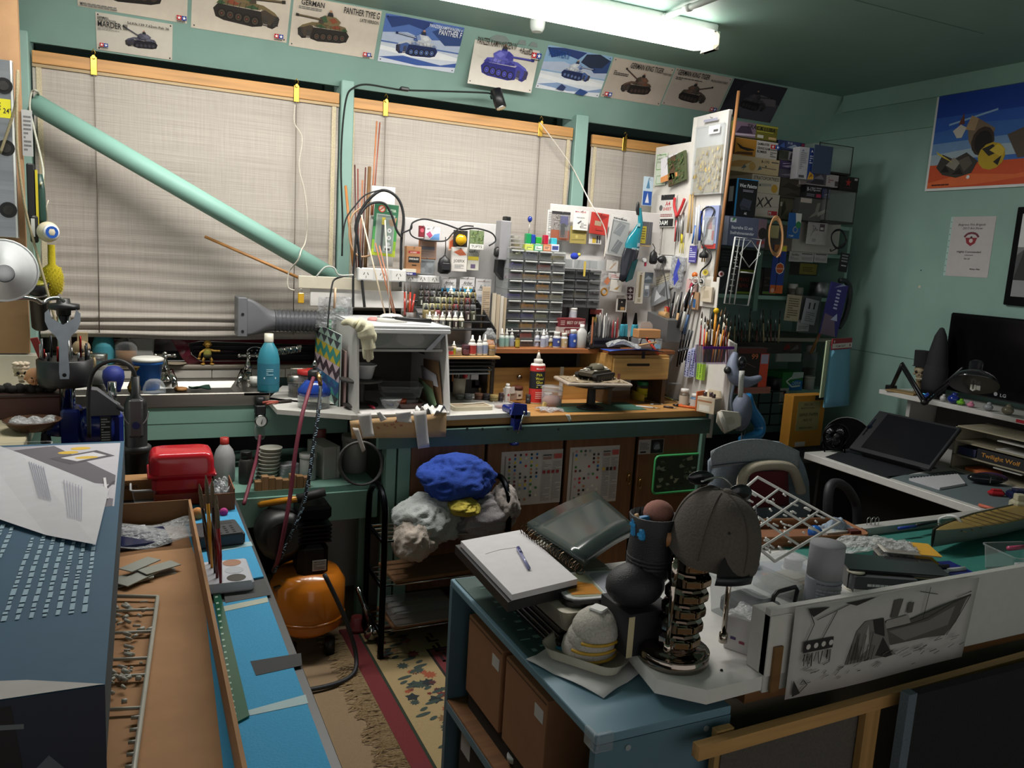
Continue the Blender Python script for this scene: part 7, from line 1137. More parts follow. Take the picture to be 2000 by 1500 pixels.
# left tower, bottom to top
z1=kit('cream kit box with propellers and a small red logo, bottom of the tower',(1473,378,1522,412),3.16,'#c9bfb4',[('p','#b8b0a8',0,.3,1,.45,1,.5,0,.4),('l','#2c2a2a',.06,.1,.4,.35,.8),('l','#2c2a2a',.06,.35,.4,.12,.8),('l','#2c2a2a',.06,.4,.45,.7,.85),('l','#2c2a2a',.06,.68,.45,.42,.85),('c',.23,.6,.08,'#444'),('c',.55,.65,.08,'#444'),('r',.58,.1,.95,.28,'#b8303a'),('t','M',.6,.12,.14,'#fff',.1)],z=zt)
z1=kit('cream kit box lettered STRATOFORTRESS',(1468,342,1523,378),3.16,'#cfc4b0',[('t','STRATOFORTRESS',.04,.72,.2,'#2a2622',.92),('p','#a8a49c',0,.3,.7,.42,.7,.55,0,.5),('c',.82,.3,.24,'#c89a38'),('c',.3,.42,.05,'#333')],z=z1+.0005)
z1=kit('wide cream kit box lettered B-17G with a tan aircraft',(1414,306,1522,343),3.15,'#c9b28c',[('p','#b0854c',0,.4,.25,.7,.5,.75,.3,.3,0,.2),('c',.5,.4,.28,'#c09a58'),('t','B-17G',.66,.72,.16,'#222',.18),('b',.85,.74,.98,.88,1,'#555'),('p','#5a6a70',.3,.2,.36,.5,.4,.3),('p','#5a6a70',.6,.2,.64,.5,.68,.3),('c',.75,.5,.06,'#4a5a60'),('l','#333',.03,.66,.42,.95,.38),('l','#333',.03,.36,.3,.34,.1)],z=z1+.0005)
kit('white kit box with an orange sunset bomber, lettered GRAND SLAM BOMBER',(1421,272,1519,309),3.16,'#cdc6c0',[('r',.04,.02,.56,.98,'#b8802c'),('r',.04,.02,.14,.98,'#5a3420'),('p','#2a2018',.16,.7,.3,.5,.5,.45,.54,.38,.4,.3,.24,.4),('p','#5a3a1c',.1,.05,.5,.1,.5,.28,.2,.2),('t','DAMBUSTER',.58,.74,.14,'#222',.24),('t','GRAND SLAM',.58,.5,.15,'#222',.26),('t','BOMBER',.58,.3,.15,'#222',.2)]+logo2(.85,.62,.24,2.6)+[('b',.85,.12,.98,.45,3,'#777')],z=z1+.0005);z2=z1+.037*1.0
c,w,h=RY(1421,272,1519,309,3.16)
kit('olive kit box with handwriting, on top of the tower',(1432,241,1519,272),3.17,'#6a661e',[('r',.0,.02,.5,.98,'#7a6478'),('p','#3a2c40',.06,.2,.16,.7,.36,.75,.44,.3),('p','#c4b4c4',0,.05,.5,.15,.5,.25,0,.2),('t','TRACK',.28,.6,.3,'#111',.4,.3),('t','+ LUBA',.58,.58,.26,'#111',.38,.3),('r',.5,.86,1,.96,'#a8a43c'),('r',.52,.5,.9,.56,'#b0ac40'),('r',.54,.1,.68,.3,'#c9c6bc'),('r',.8,.08,.98,.24,'#c8a878')],z=z1+.0012+h)
# black palette box
c,w,h=RY(1437,350,1478,424,3.02);T('palette_box','black box with a bright blue edge lettered Wet Palette',0,c,[('*',B('#0c0e14','pa').bw(w,0,.07,0,h,.001)),('blue_edge',B('#2f8ac8','pa').bx(-w/2-.003,-w/2+.006,-.0012,.0,0,h).bw(w,-.001,0,h-.003,h+.001)),('print',art(w,h,[('t','Wet Palette',.1,.78,.1,'#e0e4e8',.84,.2),('b',.3,.66,.8,.73,2,'#aab'),('p','#3a4050',.2,.3,.34,.5,.78,.44,.7,.2,.3,.18),('p','#2a2f3c',.22,.26,.72,.16,.74,.22,.3,.3),('t','AK',.45,.06,.07,'#e8e8e8',.14)],-.0013)),('side_print',B('#c9ced4','pa').bx(-w/2-.0006,-w/2-.0001,.02,.05,h*.4,h*.8))])
c2,w2,h2=RY(1425,424,1478,428,3.02)
z1=kit('slate blue kit box lettered with a German locomotive name',(1412,424,1496,482),3.0,'#4f5872',[('r',.14,.8,.28,.94,'#c9ced8'),('p','#3a8a4a',.18,.82,.28,.94,.2,.94),('t','Baureihe 52 mit',.18,.58,.11,'#d8dce6',.5),('t','Steifrahmentender',.16,.4,.11,'#d8dce6',.56),('b',.26,.2,.66,.27,1,'#a8b0c4'),('r',.8,.02,1,.98,'#6a5864'),('c',.92,.5,.2,'#1f1a1c'),('p','#8a3a3a',.8,.1,.98,.15,.98,.25,.8,.22),('r',0,.02,.11,.98,'#8a90a4')],.1)
# stand under both boxes
c,w,h=RY(1412,482,1496,490,3.0);T('box_bracket','dark bracket shelf carrying the slate blue and black boxes',0,(c.x,3.05,c.z-.0+h-.012),B('#23302c','pt').bw(w,-.04,.30,0,.0105))
# small kits in the middle column
zt2=zt
zm=kit('camouflage patterned kit box with a tiny white label',(1523,388,1567,413),3.18,'#5a5644',[('p','#2c2a22',.1,.1,.3,.5,.2,.9,.1,.6),('p','#26241e',.4,.1,.6,.6,.8,.9,.9,.4,.6,.2),('r',.02,.6,.1,.8,'#b0aaa0'),('r',.86,.3,.96,.6,'#8a8674')],z=zt)
zm=kit('dark brown camouflage kit box in the middle of the shelf top',(1523,349,1575,388),3.17,'#453f36',[('p','#2f2c26',.05,.5,.3,.8,.7,.6,.9,.9,.95,.7,.6,.4,.3,.5),('p','#6a6456',.6,.7,.8,.9,.85,.75,.7,.6),('p','#332f29',.1,.1,.5,.3,.9,.1)],z=zm+.0005)
for bb,col,its,l in(((1521,331,1561,349),'#5c5868',[('p','#8a8494',.05,.3,.7,.6,.9,.4,.5,.2),('r',.72,.05,.98,.95,'#d0ccd0'),('r',.76,.5,.95,.85,'#b02c4c'),('p','#b0aab8',.2,.3,.6,.5,.65,.4)],'purple grey kit box with a white price label, lowest of the four small ones'),((1522,315,1564,332),'#4a3a64',[('p','#b0a4c0',.1,.3,.6,.6,.75,.4,.4,.2),('r',.76,.05,.98,.95,'#d4d0d4'),('r',.8,.5,.95,.9,'#b02c54'),('l','#d8c8e0',.06,.15,.6,.5,.75)],'violet kit box with a white price label, third of the four small ones'),((1522,295,1571,316),'#54544e',[('r',.02,.15,.32,.9,'#3c4238'),('r',.36,.1,.66,.92,'#b0acb4'),('p','#4a4450',.4,.15,.45,.8,.6,.8,.63,.15),('r',.72,.05,1,.95,'#6a4a52'),('r',.78,.45,.96,.8,'#cfc8c4')],'grey green kit box with a boxed picture, second of the four small ones'),((1521,276,1572,296),'#232d58',[('p','#3f5a9a',.0,.3,.2,.8,.24,.2),('r',.28,.1,.82,.92,'#3c4874'),('p','#aab4cc',.32,.3,.6,.7,.78,.4,.6,.2),('t','F-15',.34,.66,.22,'#d8dcec',.2),('r',.86,.3,.98,.9,'#8a2c4a')],'navy jet kit box, topmost of the four small ones')):
 zm=kit(l,bb,3.17,col,its,z=zm+.0005)
 # grey boxes to the right
zg=kit('large dark grey camouflage box with a strip of cream tape',(1562,388,1622,425),3.13,'#4c4e4a',[('p','#7a7a70',.3,.1,.5,.4,.55,.8,.65,.85,.6,.3),('p','#8a8a80',.6,.2,.9,.5,.85,.6,.6,.4),('r',.0,.78,.36,.98,'#b8aca4')],.2,z=zt)
zg=kit('black kit box with a small blue picture, lettered B-17G',(1574,363,1622,388),3.13,'#1c1a22',[('t','B-17G',.03,.55,.3,'#d8d4dc',.34),('b',.4,.55,.62,.9,2,'#b0acb8'),('r',.66,.15,.98,.85,'#3c4470'),('p','#aab0c8',.7,.3,.9,.5,.95,.4),('r',.42,.1,.62,.36,'#b03a5a'),('b',.04,.12,.36,.36,2,'#8a8898')],.2,z=zg+.0005)
zg=kit('wide kit box, grey picture left and white panel with a barcode right',(1575,339,1643,364),3.12,'#b8b0b0',[('r',.0,.05,.56,.95,'#5a545c'),('p','#3a343c',.1,.1,.3,.7,.5,.6,.5,.1),('p','#8a8490',.2,.5,.4,.9,.5,.5),('r',.82,.1,.96,.5,'#4a464a'),('b',.62,.3,.78,.8,3,'#8a5a60')],.22,z=zg+.0005)
c,w,h=RY(1566,287,1598,350,3.06);h1=h;T('tall_kit_box','tall white and blue kit box with a yellow plane, on end',0,(c.x,3.08,zg+.0006-.02 if 0 else c.z),[('*',B('#b9b8be','pa').bw(w,0,.05,0,h,.001)),('print',art(w,h,[('r',.56,0,1,1,'#1f3c84'),('p','#c89a2c',.6,.0,.96,.02,.94,.16,.7,.26),('p','#8a5a1c',.66,.06,.9,.12,.8,.2),('b',.1,.3,.45,.85,9,'#8a8a94'),('t','A',.66,.86,.08,'#fff',.2),('t','A',.16,.86,.07,'#3a4a8a',.2),('b',.62,.5,.92,.78,4,'#c8d0e4'),('r',.1,.04,.4,.12,'#55555c')],-.0005))],rz=-6)
def case(label,bb,Y,dep,z=None):
 c,w,h=RY(*bb,Y)
 if z is not None:h+=c.z-z;c.z=z
 f=B('#1a1d1c').bw(w,0,dep,0,.01)
 e=[('edge',B('#232826').bx(x-.002,x+.002,y-.002,y+.002,.01,h))for x in(-w/2+.002,w/2-.002)for y in(.002,dep-.002)]
 e+=[('edge',B('#232826').bw(w,y-.002,y+.002,h-.003,h))for y in(.002,dep-.002)]
 T('display_case',label,'display case',c,[('*',f),('glass_box',B('#b9c9c4','gs').bx(-w/2+.001,w/2-.001,.001,dep-.001,.0102,h-.001))]+e)
 return c.z+h
zc1=case('lower clear display case at the right end of the shelf top',(1614,372,1671,428),3.10,.22,zt)
zk=kit('black kit box with a red star between the two display cases',(1640,345,1677,371),3.11,'#15100f',[('s',.45,.6,.3,'#a82c2c'),('b',.28,.2,.62,.3,1,'#5a2c2c'),('r',.76,.78,.92,.92,'#b8b4b0')],.2,z=zc1+.0005)
case('upper clear display case with a blue sheet in it on the kit boxes',(1598,282,1665,340),3.13,.2)
c,w,h=RY(1592,284,1628,340,3.05);T('blue_sheet','dull blue sheet before the upper display case',0,(c.x,3.06,c.z),B('#3a4a64','pa').bw(w,0,.004,0,h))
# middle level hanging things
Yh=3.2
def hg(name,label,cat,x0,y0,x1,y1,Y,col,its=(),d=.006,m='pa',ry=0):
 c,w,h=RY(x0,y0,x1,y1,Y);P=[('*',B(col,m).bw(w,-d,0,0,h,.001))]
 if its:P.append(('print',art(w,h,its,-d-.0002)))
 return T(name,label,cat,c,P,ry=ry)
cord('coil of tan rubber cord hanging at the shelf front','rubber_coil',[on(1514+13*cos(t*.55)+t*.06,462+(30+t*.3)*sin(t*.55),1,3.05-.003*t)for t in range(38)],.004,'#b88a5c','cord','ru')
hg('pale_card','pale yellow card behind the coil of tan cord','card',1499,440,1520,465,3.1,'#b8ac7c');hg('saw_pack','orange and blue carded saw with an orange octagon','pack',1506,478,1531,573,3.06,'#1f3a86',[('r',0,.0,1,.17,'#c05c24'),('r',0,.87,1,1,'#b07848'),('r',.62,.88,.95,.98,'#c8c43c'),('l','#0e0e12',.02,.42,.05,.48,.8),('c',.6,.52,.12,'#d8d0c8',.12,8),('c',.6,.52,.105,'#b8501c',.105,8),('t','HACKSAW',.3,.5,.03,'#e8d0b8',.6),('r',.35,.76,.55,.88,'#b03a30'),('c',.2,.06,.05,'#d0a088')]);hg('blue_lever','blue card with a chrome ring and a green bulb','card',1538,416,1562,466,3.12,'#1f5a9c',[('p','#c9ccc8',.5,1,1,1,1,.6,.6,.6),('c',.6,.35,.14,'#8a9094'),('c',.6,.35,.09,'#1f5a9c'),('c',.8,.55,.14,'#2a7a4a'),('t','PUMP',.1,.06,.08,'#c8d4e4',.4)])
c,w,h=RY(1560,430,1652,491,3.2);zz=zs[1]+.0005;T('white_box','large plain white box on the short shelf',0,(c.x,3.24,zz),B('#a9a59f','pa').bw(w,0,.2,0,c.z+h-zz,.002))
hg('art_sheet','white sheet with a pen drawing pinned on the white box','sheet',1576,424,1615,478,3.19,'#b4b0b0',[('t','ART CLASSES',.15,.86,.06,'#666',.7),('r',.6,.5,.85,.76,'#5a4a50'),('r',.64,.55,.8,.64,'#c8c4c4'),('l','#333',.014,.2,.3,.3,.5,.25,.7,.4,.62,.3,.45),('b',.3,.1,.8,.22,2,'#777'),('t','Tin',.32,.5,.1,'#333',.2,.3)],.002)
cord('black cable coil hung on the white box corner','cable_coil',[on(1638+(14+1.5*sin(t))*cos(t*.5),467+(18+1.2*cos(t*1.3))*sin(t*.5),1,3.17-.001*t)for t in range(52)]+[on(1625,490,1,3.14),on(1622,487,1,3.15)],.0032,'#141416','cable','ru')
for i,(x0,x1,l,t)in enumerate(((1541,1563,'left','Sandflex'),(1563,1589,'middle',None),(1590,1616,'right',None))):hg('shelf_card','%s of three white cards stuck along the shelf edge'%l,'card',x0,491+i,x1,511+i,YN-.003,'#b4b2b0',([('t',t,.2,.6,.2,'#222',.7,.2)]if t else[('b',.1,.7,.9,.9,1,'#444')])+[('b',.1,.15,.9,.5,3,'#888'),('l','#777',.02,.1,.4,.5,.3,.9,.5)],.001)
hg('black_tag','black product tag hanging under the right end of the short shelf','tag',1638,494,1655,531,3.2,'#17181a',[('b',.15,.5,.85,.95,3,'#8a8c90'),('r',.2,.3,.8,.36,'#a8aaac')],.004,ry=4);hg('yellow_label_box','dark box with an olive yellow label under the short shelf','box',1542,513,1596,538,3.34,'#1f1f1a',[('r',.34,.1,.97,.95,'#6f6a2a'),('b',.45,.3,.85,.7,3,'#3a3814')],.004)
for i,(bb,col,its)in enumerate((((1406,480,1442,520),'#1d2224',[('b',.1,.2,.9,.8,4,'#3a4144')]),((1406,522,1440,572),'#33383a',[('p','#4a5052',.1,.1,.8,.3,.7,.8)]),((1441,480,1490,522),'#0f1112',[('c',.5,.5,.2,'#16191a')]),((1440,523,1490,571),'#1a1614',[('r',.0,.78,.6,.92,'#7a8a1c'),('t','M4A3',.05,.48,.16,'#7a3420',.4),('t','76MW',.05,.25,.16,'#7a3420',.4),('r',.0,.02,.9,.1,'#6f8a2c'),('p','#4a302c',.5,.2,.95,.3,.9,.6,.6,.5)]),((1491,523,1520,573),'#1c1a18',[('r',0,.05,.9,.14,'#5f7a34'),('b',.1,.3,.9,.7,3,'#4a3a30')]))):
 kit(['dark kit box at the left of the shelf behind the white frame','grey green kit box below the dark one','black box behind the diamond of the white frame','dark kit box with lime bands lettered M4A3 76MW','dark kit box behind the orange and blue saw pack'][i],bb,3.30,col,its,.2,z=None if i not in(1,3,4)else zs[2]+.0005)
 # white sprue frame on the panel end
fr=B('#c9ccca');S=lambda x,y:on(x,y,1,2.88)
fr.tu([S(1436,463),S(1486,468),S(1461,597),S(1415,592)],.0042,6,True)
for a,c_ in(((1444,465),(1424,594)),((1453,466),(1434,594)),((1446,531),(1472,534)),((1434,507),(1440,508)),((1436,520),(1442,521))):fr.tu([S(*a),S(*c_)],.003,6)
fr.tu([S(1467,470),S(1485,496),S(1463,522),S(1445,495)],.003,6,True)
for i in range(9):y=480+i*11;x=1443-(y-465)*.155;fr.tu([S(x-3,y),S(x+4,y+1)],.0025,5)
T('parts_sprue','white plastic parts frame with a diamond, before the dark kits','parts frame',OO,fr)
# jars on the lower shelf
BT('stained jar with a white top, left on the middle shelf',1547,575,zs[2],18,24,'pot','#6a6258','#b9b8b4',None,name='stained_jar',cat='jar',Y=3.36);BT('short cloudy jar right of the white topped one',1560,576,zs[2],16,18,'can','#7a786e','#6f6d66',None,name='stained_jar',cat='jar',Y=3.33)
BT('wide dented metal tin at the right of the middle shelf',1601,577,zs[2],42,29,'can','#8d8f90','#a0a2a4',None,name='metal_tin',cat='tin',Y=3.36,bm='br',cm='br')
hg('curled_note','cream handwritten slip curling off the middle shelf edge','note',1533,576,1562,627,3.25,'#b8ab92',[('b',.15,.1,.85,.9,9,'#6a5f4c')],.001,ry=3);hg('instruction_card','white card with black print hanging right of the cream slip','card',1566,584,1593,633,3.24,'#a9acb4',[('r',.3,.6,.4,.85,'#222'),('r',.65,.62,.75,.88,'#222'),('b',.2,.1,.85,.5,5,'#777')],.002,ry=8);hg('barcode_card','small white barcode card below the instruction card','card',1556,625,1580,647,3.26,'#b0b0b4',[('b',.1,.1,.9,.5,3,'#777')],.002);hg('grey_pack','grey clear pack behind the white cards','pack',1562,578,1600,650,3.27,'#5a5c5c',(),.004)
hg('purple_pack','purple pack lettered in white tilted at the end of the shelves','pack',1604,552,1638,655,3.1,'#2f2a72',[('p','#6a5a6c',0,.0,.9,.0,.6,.36,.0,.4),('p','#aab0d0',.4,.3,.8,.3,.7,.44),('b',.4,.5,.62,.9,6,'#b8bce0'),('p','#8a90b8',.2,.9,.6,1,.9,1)],.01,ry=9)
cord('dark ribbed hose hanging down the wall end of the shelves','vacuum_hose',[on(*q,1,3.12)for q in((1640,548),(1652,550),(1660,565),(1658,590),(1650,620),(1638,640))],.014,'#1a2326','hose','ru',10)
# bottom of the nook
for i in range(16):
 x0=1412+i*7.2;a,c_=on(x0+rnd(-2,4),602+rnd(0,26),1,3.14),on(x0,672+rnd(-4,4),1,3.12);T('tool_brush','%s dark tool from the left in the crowd behind the purple bin'%ORD[i],'tool',OO,[('handle',B(['#1c1c1e','#5a2a22','#3a3a3c','#9a8a6a'][i%4],'gl').tu([c_,c_+(a-c_)*.6],.004,6)),('tip',B(['#8d8f90','#4a4440'][i%2],'me').tu([c_+(a-c_)*.6,a],[.004,.002],6))],grp='dark tools behind the purple bin')
c,w,h=RY(1412,668,1528,690,3.12);T('tool_tray','dark tray holding the crowd of tools behind the purple bin',0,(c.x,3.14,c.z),B('#191615').bw(w,-.03,.03,0,h))
kit('orange red and black power tool box standing on end',(1440,680,1500,756),3.0,'#15110f',[('r',.72,0,1,.86,'#b8402a'),('r',.74,.6,.98,.84,'#8a8aa0'),('t','99',.42,.72,.14,'#b0603a',.26),('l','#4a3a34',.03,.05,.7,.6,.5),('r',0,.86,.9,1,'#4a1c16')],.14)
c,w,h=RY(1440,756,1505,764,3.0);T('low_board','reddish board under the power tool box',0,(c.x,3.08,c.z),B('#8a5a50','wd').bw(w,-.08,.15,-.012,h-.001))
z5=zs[4]+.0005
BT('round black pot on the bottom green shelf',1511,759,zs[4],30,24,'can','#151617','#1f2022',None,name='black_pot',cat='pot',Y=3.30);kit('green and blue glove box with a white arrow',(1528,727,1568,756),3.26,'#2f7a3c',[('p','#1f6ab0',.4,0,1,0,1,.5,.7,.6,.3,.3),('l','#e0e8e0',.08,.2,.5,.5,.2,.9,.25),('l','#e0e8e0',.08,.2,.5,.6,.85),('p','#b8c4c4',.4,.6,1,.7,1,1,.5,1),('t','DERM',.5,.3,.2,'#a8d0e8',.4)],.12,z=z5)
BT('white pot under the clear tube on the bottom shelf',1579,756,zs[4],20,26,'wide','#a3a19c','#aeaca8',None,name='white_pot',cat='pot',Y=3.29);BT('tall clear plastic tube of dark bits on the bottom shelf',1576,752,zs[4],26,82,'tube','#6f6a6a','#a9a8a6',None,name='clear_tube',cat='tube',Y=3.36,bm='tr',fill='#3a3432')
for i,(x0,y0,x1,y1,col,r)in enumerate(((1606,642,1583,690,'#9a7448',.008),(1602,650,1588,686,'#8a3a30',.005))):stick(['square wooden stick','thin red brown stick'][i]+' poking up beside the foam pad',on(x0,y0,1,3.16),on(x1,y1,1,3.2),r,col,'wooden_stick','stick')
hg('white_drawer_board','white drawer front between the two lowest shelves','board',1514,690,1562,706,3.29,'#9a9a98',(),.012,'pl');hg('red_tool_heap','red and grey clutter on the shelf above the white drawer','tools',1517,668,1560,688,3.34,'#4a3a38',[('p','#8a2a2a',.1,.2,.4,.9,.5,.4),('p','#77706a',.5,.2,.9,.4,.8,.8)],.02)
# foam pad hanging on clips
c,w,h=RY(1602,660,1660,792,2.86);P=[('*',B('#5f9ab4','fo').bw(w,-.012,-.006,0,h*.9)),('under_sheet',B('#a9b898','fo').bx(-w/2-.035,w/2-.02,-.004,.002,.05,h*.97)),('header',B('#8a2430','pa').bx(-w/2-.004,w/2+.008,-.016,-.012,h*.84,h)),('print',art(w,h,[('r',.0,.86,1.06,.93,'#cfc8c4'),('t','FOAM CRAFT',.18,.875,.032,'#1a1a1c',.66),('c',.95,.895,.022,'#8a3038'),('c',.08,.96,.02,'#c8c0c0')],-.0164))]
P.append(('top_sheet',B('#6aa6c0','fo').su(lambda u,v:(-w/2+w*u,-.013-.03*v*u,h*.88*(1-v)),3,6,.002)));T('foam_pad','pad of blue craft foam lettered FOAM CRAFT at the shelf end','foam pad',c,P,rz=18)
hg('star_tag','small white hang tag with a red star','tag',1522,758,1539,790,3.22,'#b4aeb0',[('s',.5,.75,.18,'#a82430'),('b',.2,.1,.8,.45,5,'#8a7078')],.002)
c,w,h=RY(1543,772,1610,872,2.9);T('sandpaper_box','mustard sandpaper box with a printed green label',0,c,[('*',B('#b07a24','cd').bw(w,0,.06,0,h,.002)),('label',B('#8a8458','pa').bx(-w*.34,w*.34,-.001,0,h*.32,h*.88),None,[('lettering',art(w,h,[('t','NO.10',.34,.8,.05,'#2c2a1c',.32),('t','MADE IN CHINA',.26,.74,.03,'#3a3826',.5),('t','SAND PAPER',.22,.6,.06,'#2c2a1c',.58),('t','NO.10',.36,.5,.05,'#2c2a1c',.3),('t','MADE IN CHINA',.26,.36,.03,'#3a3826',.5)],-.0014))]),('black_sticker',B('#151515','pa').bx(w*.16,w*.5,-.0015,-.0005,h*.9,h*.99)),('barcode',B('#b8b6b4','pa').bx(-w*.3,-.0,-.001,-.0002,.004,h*.1))],rz=3)
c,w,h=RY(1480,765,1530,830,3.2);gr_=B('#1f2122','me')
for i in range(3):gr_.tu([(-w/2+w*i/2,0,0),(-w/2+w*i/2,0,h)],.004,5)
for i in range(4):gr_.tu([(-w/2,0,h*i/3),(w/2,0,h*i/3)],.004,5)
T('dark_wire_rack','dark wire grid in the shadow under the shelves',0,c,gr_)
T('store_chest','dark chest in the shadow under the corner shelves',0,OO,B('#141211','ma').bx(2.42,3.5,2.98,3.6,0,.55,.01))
# white desk along the right wall and the front
ZD=.70
xe=on(1571,883,2,ZD).x;ye=on(1571,883,2,ZD).y
T('side_desk','white edged desk along the right wall with the drawing tablet',0,OO,[('*',B('#c4c2be').bx(xe,XR-.01,1.74,ye,ZD-.03,ZD,.002)),('dark_mat',B('#191b20','ru').pr([(q.x,q.y)for q in(fz(1612,893,ZD),fz(1735,935,ZD),fz(1830,915,ZD),fz(1700,862,ZD))],ZD,ZD+.002,'xy')),('grey_mat',B('#5f6a6e','ru').bx(xe+.03,3.18,1.76,2.22,ZD,ZD+.002)),('leg_panel',B('#0c0c0d','ma').bx(xe+.30,xe+.32,1.74,ye-.03,0,ZD-.031))])  # leg panel is near-black to paint in the shade under the desk
pts=[(q.x,q.y)for q in(fz(1185,1210,ZD),fz(1281,1326,ZD),fz(1382,1348,ZD),fz(1500,1318,ZD))];yd0=pts[3][1]
pts+=[(pts[3][0],yd0+.0125),(XR-.02,yd0+.0125),(XR-.02,1.739),(pts[0][0],1.739)]
T('front_desk','white front desk with a cut corner overhanging the blue cabinet',0,OO,[('*',B('#cbc9c5').pr(pts,ZD-.03,ZD,'xy')),('back_ledge',B('#a9a8a4').bx(1.9,XR-.02,1.70,1.738,ZD,ZD+.025)),('green_mat',B('#2c7268','ru').bx(1.72,3.3,yd0+.06,1.70,ZD,ZD+.002)),('under_rail',B('#7a5432','wd').bx(1.12,XR-.03,yd0+.03,yd0+.05,ZD-.075,ZD-.031)),('screw_cap',B('#55534f','ma').cyl(pts[1][0]+.03,pts[1][1]-.012,ZD-.02,.003,.004,8,ax='y'))])
zt=on(1553,1182,1,yd0).z;x0=on(1497,1250,1,yd0).x
T('desk_divider','long white divider board along the front of the desk',0,OO,[('*',B('#b4b3af').bx(x0,XR-.03,yd0-.004,yd0+.012,ZD-.035,zt,.001)),('end_post',B('#bdbbb6').bx(x0-.0,x0+.055,yd0-.008,yd0+.05,ZD+.0005,zt-.012,.002)),('wooden_channel',B('#6a4a24','wd').bx(x0+.012,x0+.034,yd0-.014,yd0-.0085,ZD-.032,ZD+.065)),('screw',B('#8a8884','me').cyl(x0+.5,yd0-.004,zt-.03,.004,.001,8,ax='y'))])
# ship drawing
a,b_,c_,d=[on(x,y,1,yd0-.018)for x,y in((1553,1186),(1905,1124),(1893,1298),(1539,1368))]
w=b_.x-a.x;h=(a.z-d.z)*.98;K='#1c1a19';G='#4a4744';M_='#6a6662'
its=[('p',G,.46,.56,.96,.80,.94,.74,.9,.5,.84,.36,.72,.38,.52,.38),('p',M_,.5,.55,.72,.58,.88,.7,.85,.48,.6,.4),('l',K,.012,.46,.58,.6,.58,.72,.62,.86,.74,.97,.8),('l',K,.012,.97,.8,.9,.52,.85,.36),('p','#8a8682',.46,.58,.62,.6,.6,.7,.48,.68),('p',G,.5,.7,.54,.7,.56,.9,.51,.9),('p',G,.59,.72,.62,.72,.625,.84,.595,.84),('l',K,.01,.69,.62,.71,.98),('l',K,.008,.65,.95,.76,.88),('l',K,.006,.88,.8,.97,.84),('p',M_,.28,.26,.32,.62,.36,.72,.46,.72,.5,.5,.52,.34,.56,.26),('p',K,.4,.72,.46,.72,.48,.5,.42,.56),('p',K,.47,.5,.54,.26,.5,.25,.44,.3),('p',G,.3,.3,.33,.6,.35,.3),('p','#9a9692',.36,.34,.38,.68,.4,.4),('p',K,.05,.62,.2,.62,.2,.5,.05,.5)]
its+=[('c',.075+.038*i,.56,.03,'#b8b4b0')for i in range(4)]+[('l',K,.01,.06,.62,.09,.8,.06,.95),('l',K,.01,.14,.62,.2,.9),('p',K,.05,.98,.16,.96,.08,.88),('p',K,.24,.97,.4,.98,.44,1,.3,.92),('l',K,.008,.1,.84,.26,.95),('p',K,.02,.22,.06,.06,.02,.04),('l',K,.01,.05,.06,.09,.14,.07,.2)]
for i in range(46):x,y=rnd(.03,.95),rnd(.1,.34);its.append(('l',rc([K,G,M_]),.008,x,y,x+rnd(.01,.05),y+rnd(.0,.05)))
for i in range(18):x=rnd(.05,.2);its.append(('l',K,.01,x,.5,x+rnd(-.01,.01),.5-rnd(.05,.16)))
for i in range(8):x=.28+i*.018;its.append(('l',K,.01,x,.28,x+.012,rnd(.4,.62)))
pb=B('#a9a6a3','pa');pb.su(lambda u,v:(w*(u-.5),-.004*sin(u*5)-.002-.012*max(0,u-.8)*5*v,h*v),20,4,.0006)
at_=art(w,h,its,-.0075,st=.00006);sh=(b_.z-a.z)/w
r=T('ship_drawing','ink drawing of a wrecked ship taped to the white divider',0,((a.x+b_.x)/2,yd0-.018,(a.z+b_.z)/2-h),[('*',pb),('print',at_)])
# things under the desk front
def bar(a,c_,t,col='#a8804e',m='wd',name='bar'):return B(col,m).add([V(p)+V((0,y,z))for p in(a,c_)for y in(0,.02)for z in(-t/2,t/2)],[(0,1,3,2),(4,6,7,5),(0,4,5,1),(2,3,7,6),(0,2,6,4),(1,5,7,3)])
Yc=yd0-.06
P=[('*',bar(on(1365,1474,1,Yc),on(2060,1277,1,Yc),.028)),('stretcher_bar',B('#a07a48','wz').bx(on(1690,1420,1,Yc).x,on(1717,1420,1,Yc).x,Yc+.002,Yc+.018,.3,on(1700,1368,1,Yc).z)),('canvas',B('#4f4a45','cl').bx(on(1425,1470,1,Yc).x,on(1690,1420,1,Yc).x,Yc+.021,Yc+.024,.3,on(1560,1415,1,Yc).z)),('stretcher_bar',B('#a88450','wz').bx(on(1414,1480,1,Yc).x,on(1446,1480,1,Yc).x,Yc+.025,Yc+.04,.3,on(1430,1440,1,Yc).z))]
T('stretched_canvas','pine canvas stretcher frame below the ship drawing','frame',OO,P)
T('black_canvas','large black canvas at the lower right corner',0,OO,[('*',B('#0d0d10','cl').bx(on(1768,1430,1,Yc-.03).x,2.6,Yc-.045,Yc-.025,.2,on(1800,1345,1,Yc-.03).z)),('canvas_edge',B('#55606a','cl').bx(on(1752,1430,1,Yc-.03).x,on(1768,1430,1,Yc-.03).x-.0005,Yc-.045,Yc-.025,.2,on(1760,1352,1,Yc-.03).z))])
xw=on(1418,1390,1,yd0+.0).x;T('cream_crate','cream sided storage box under the front desk',0,OO,B('#75695a','pa').bx(xw,2.6,yd0+.06,1.5,.2,ZD-.08,.002))
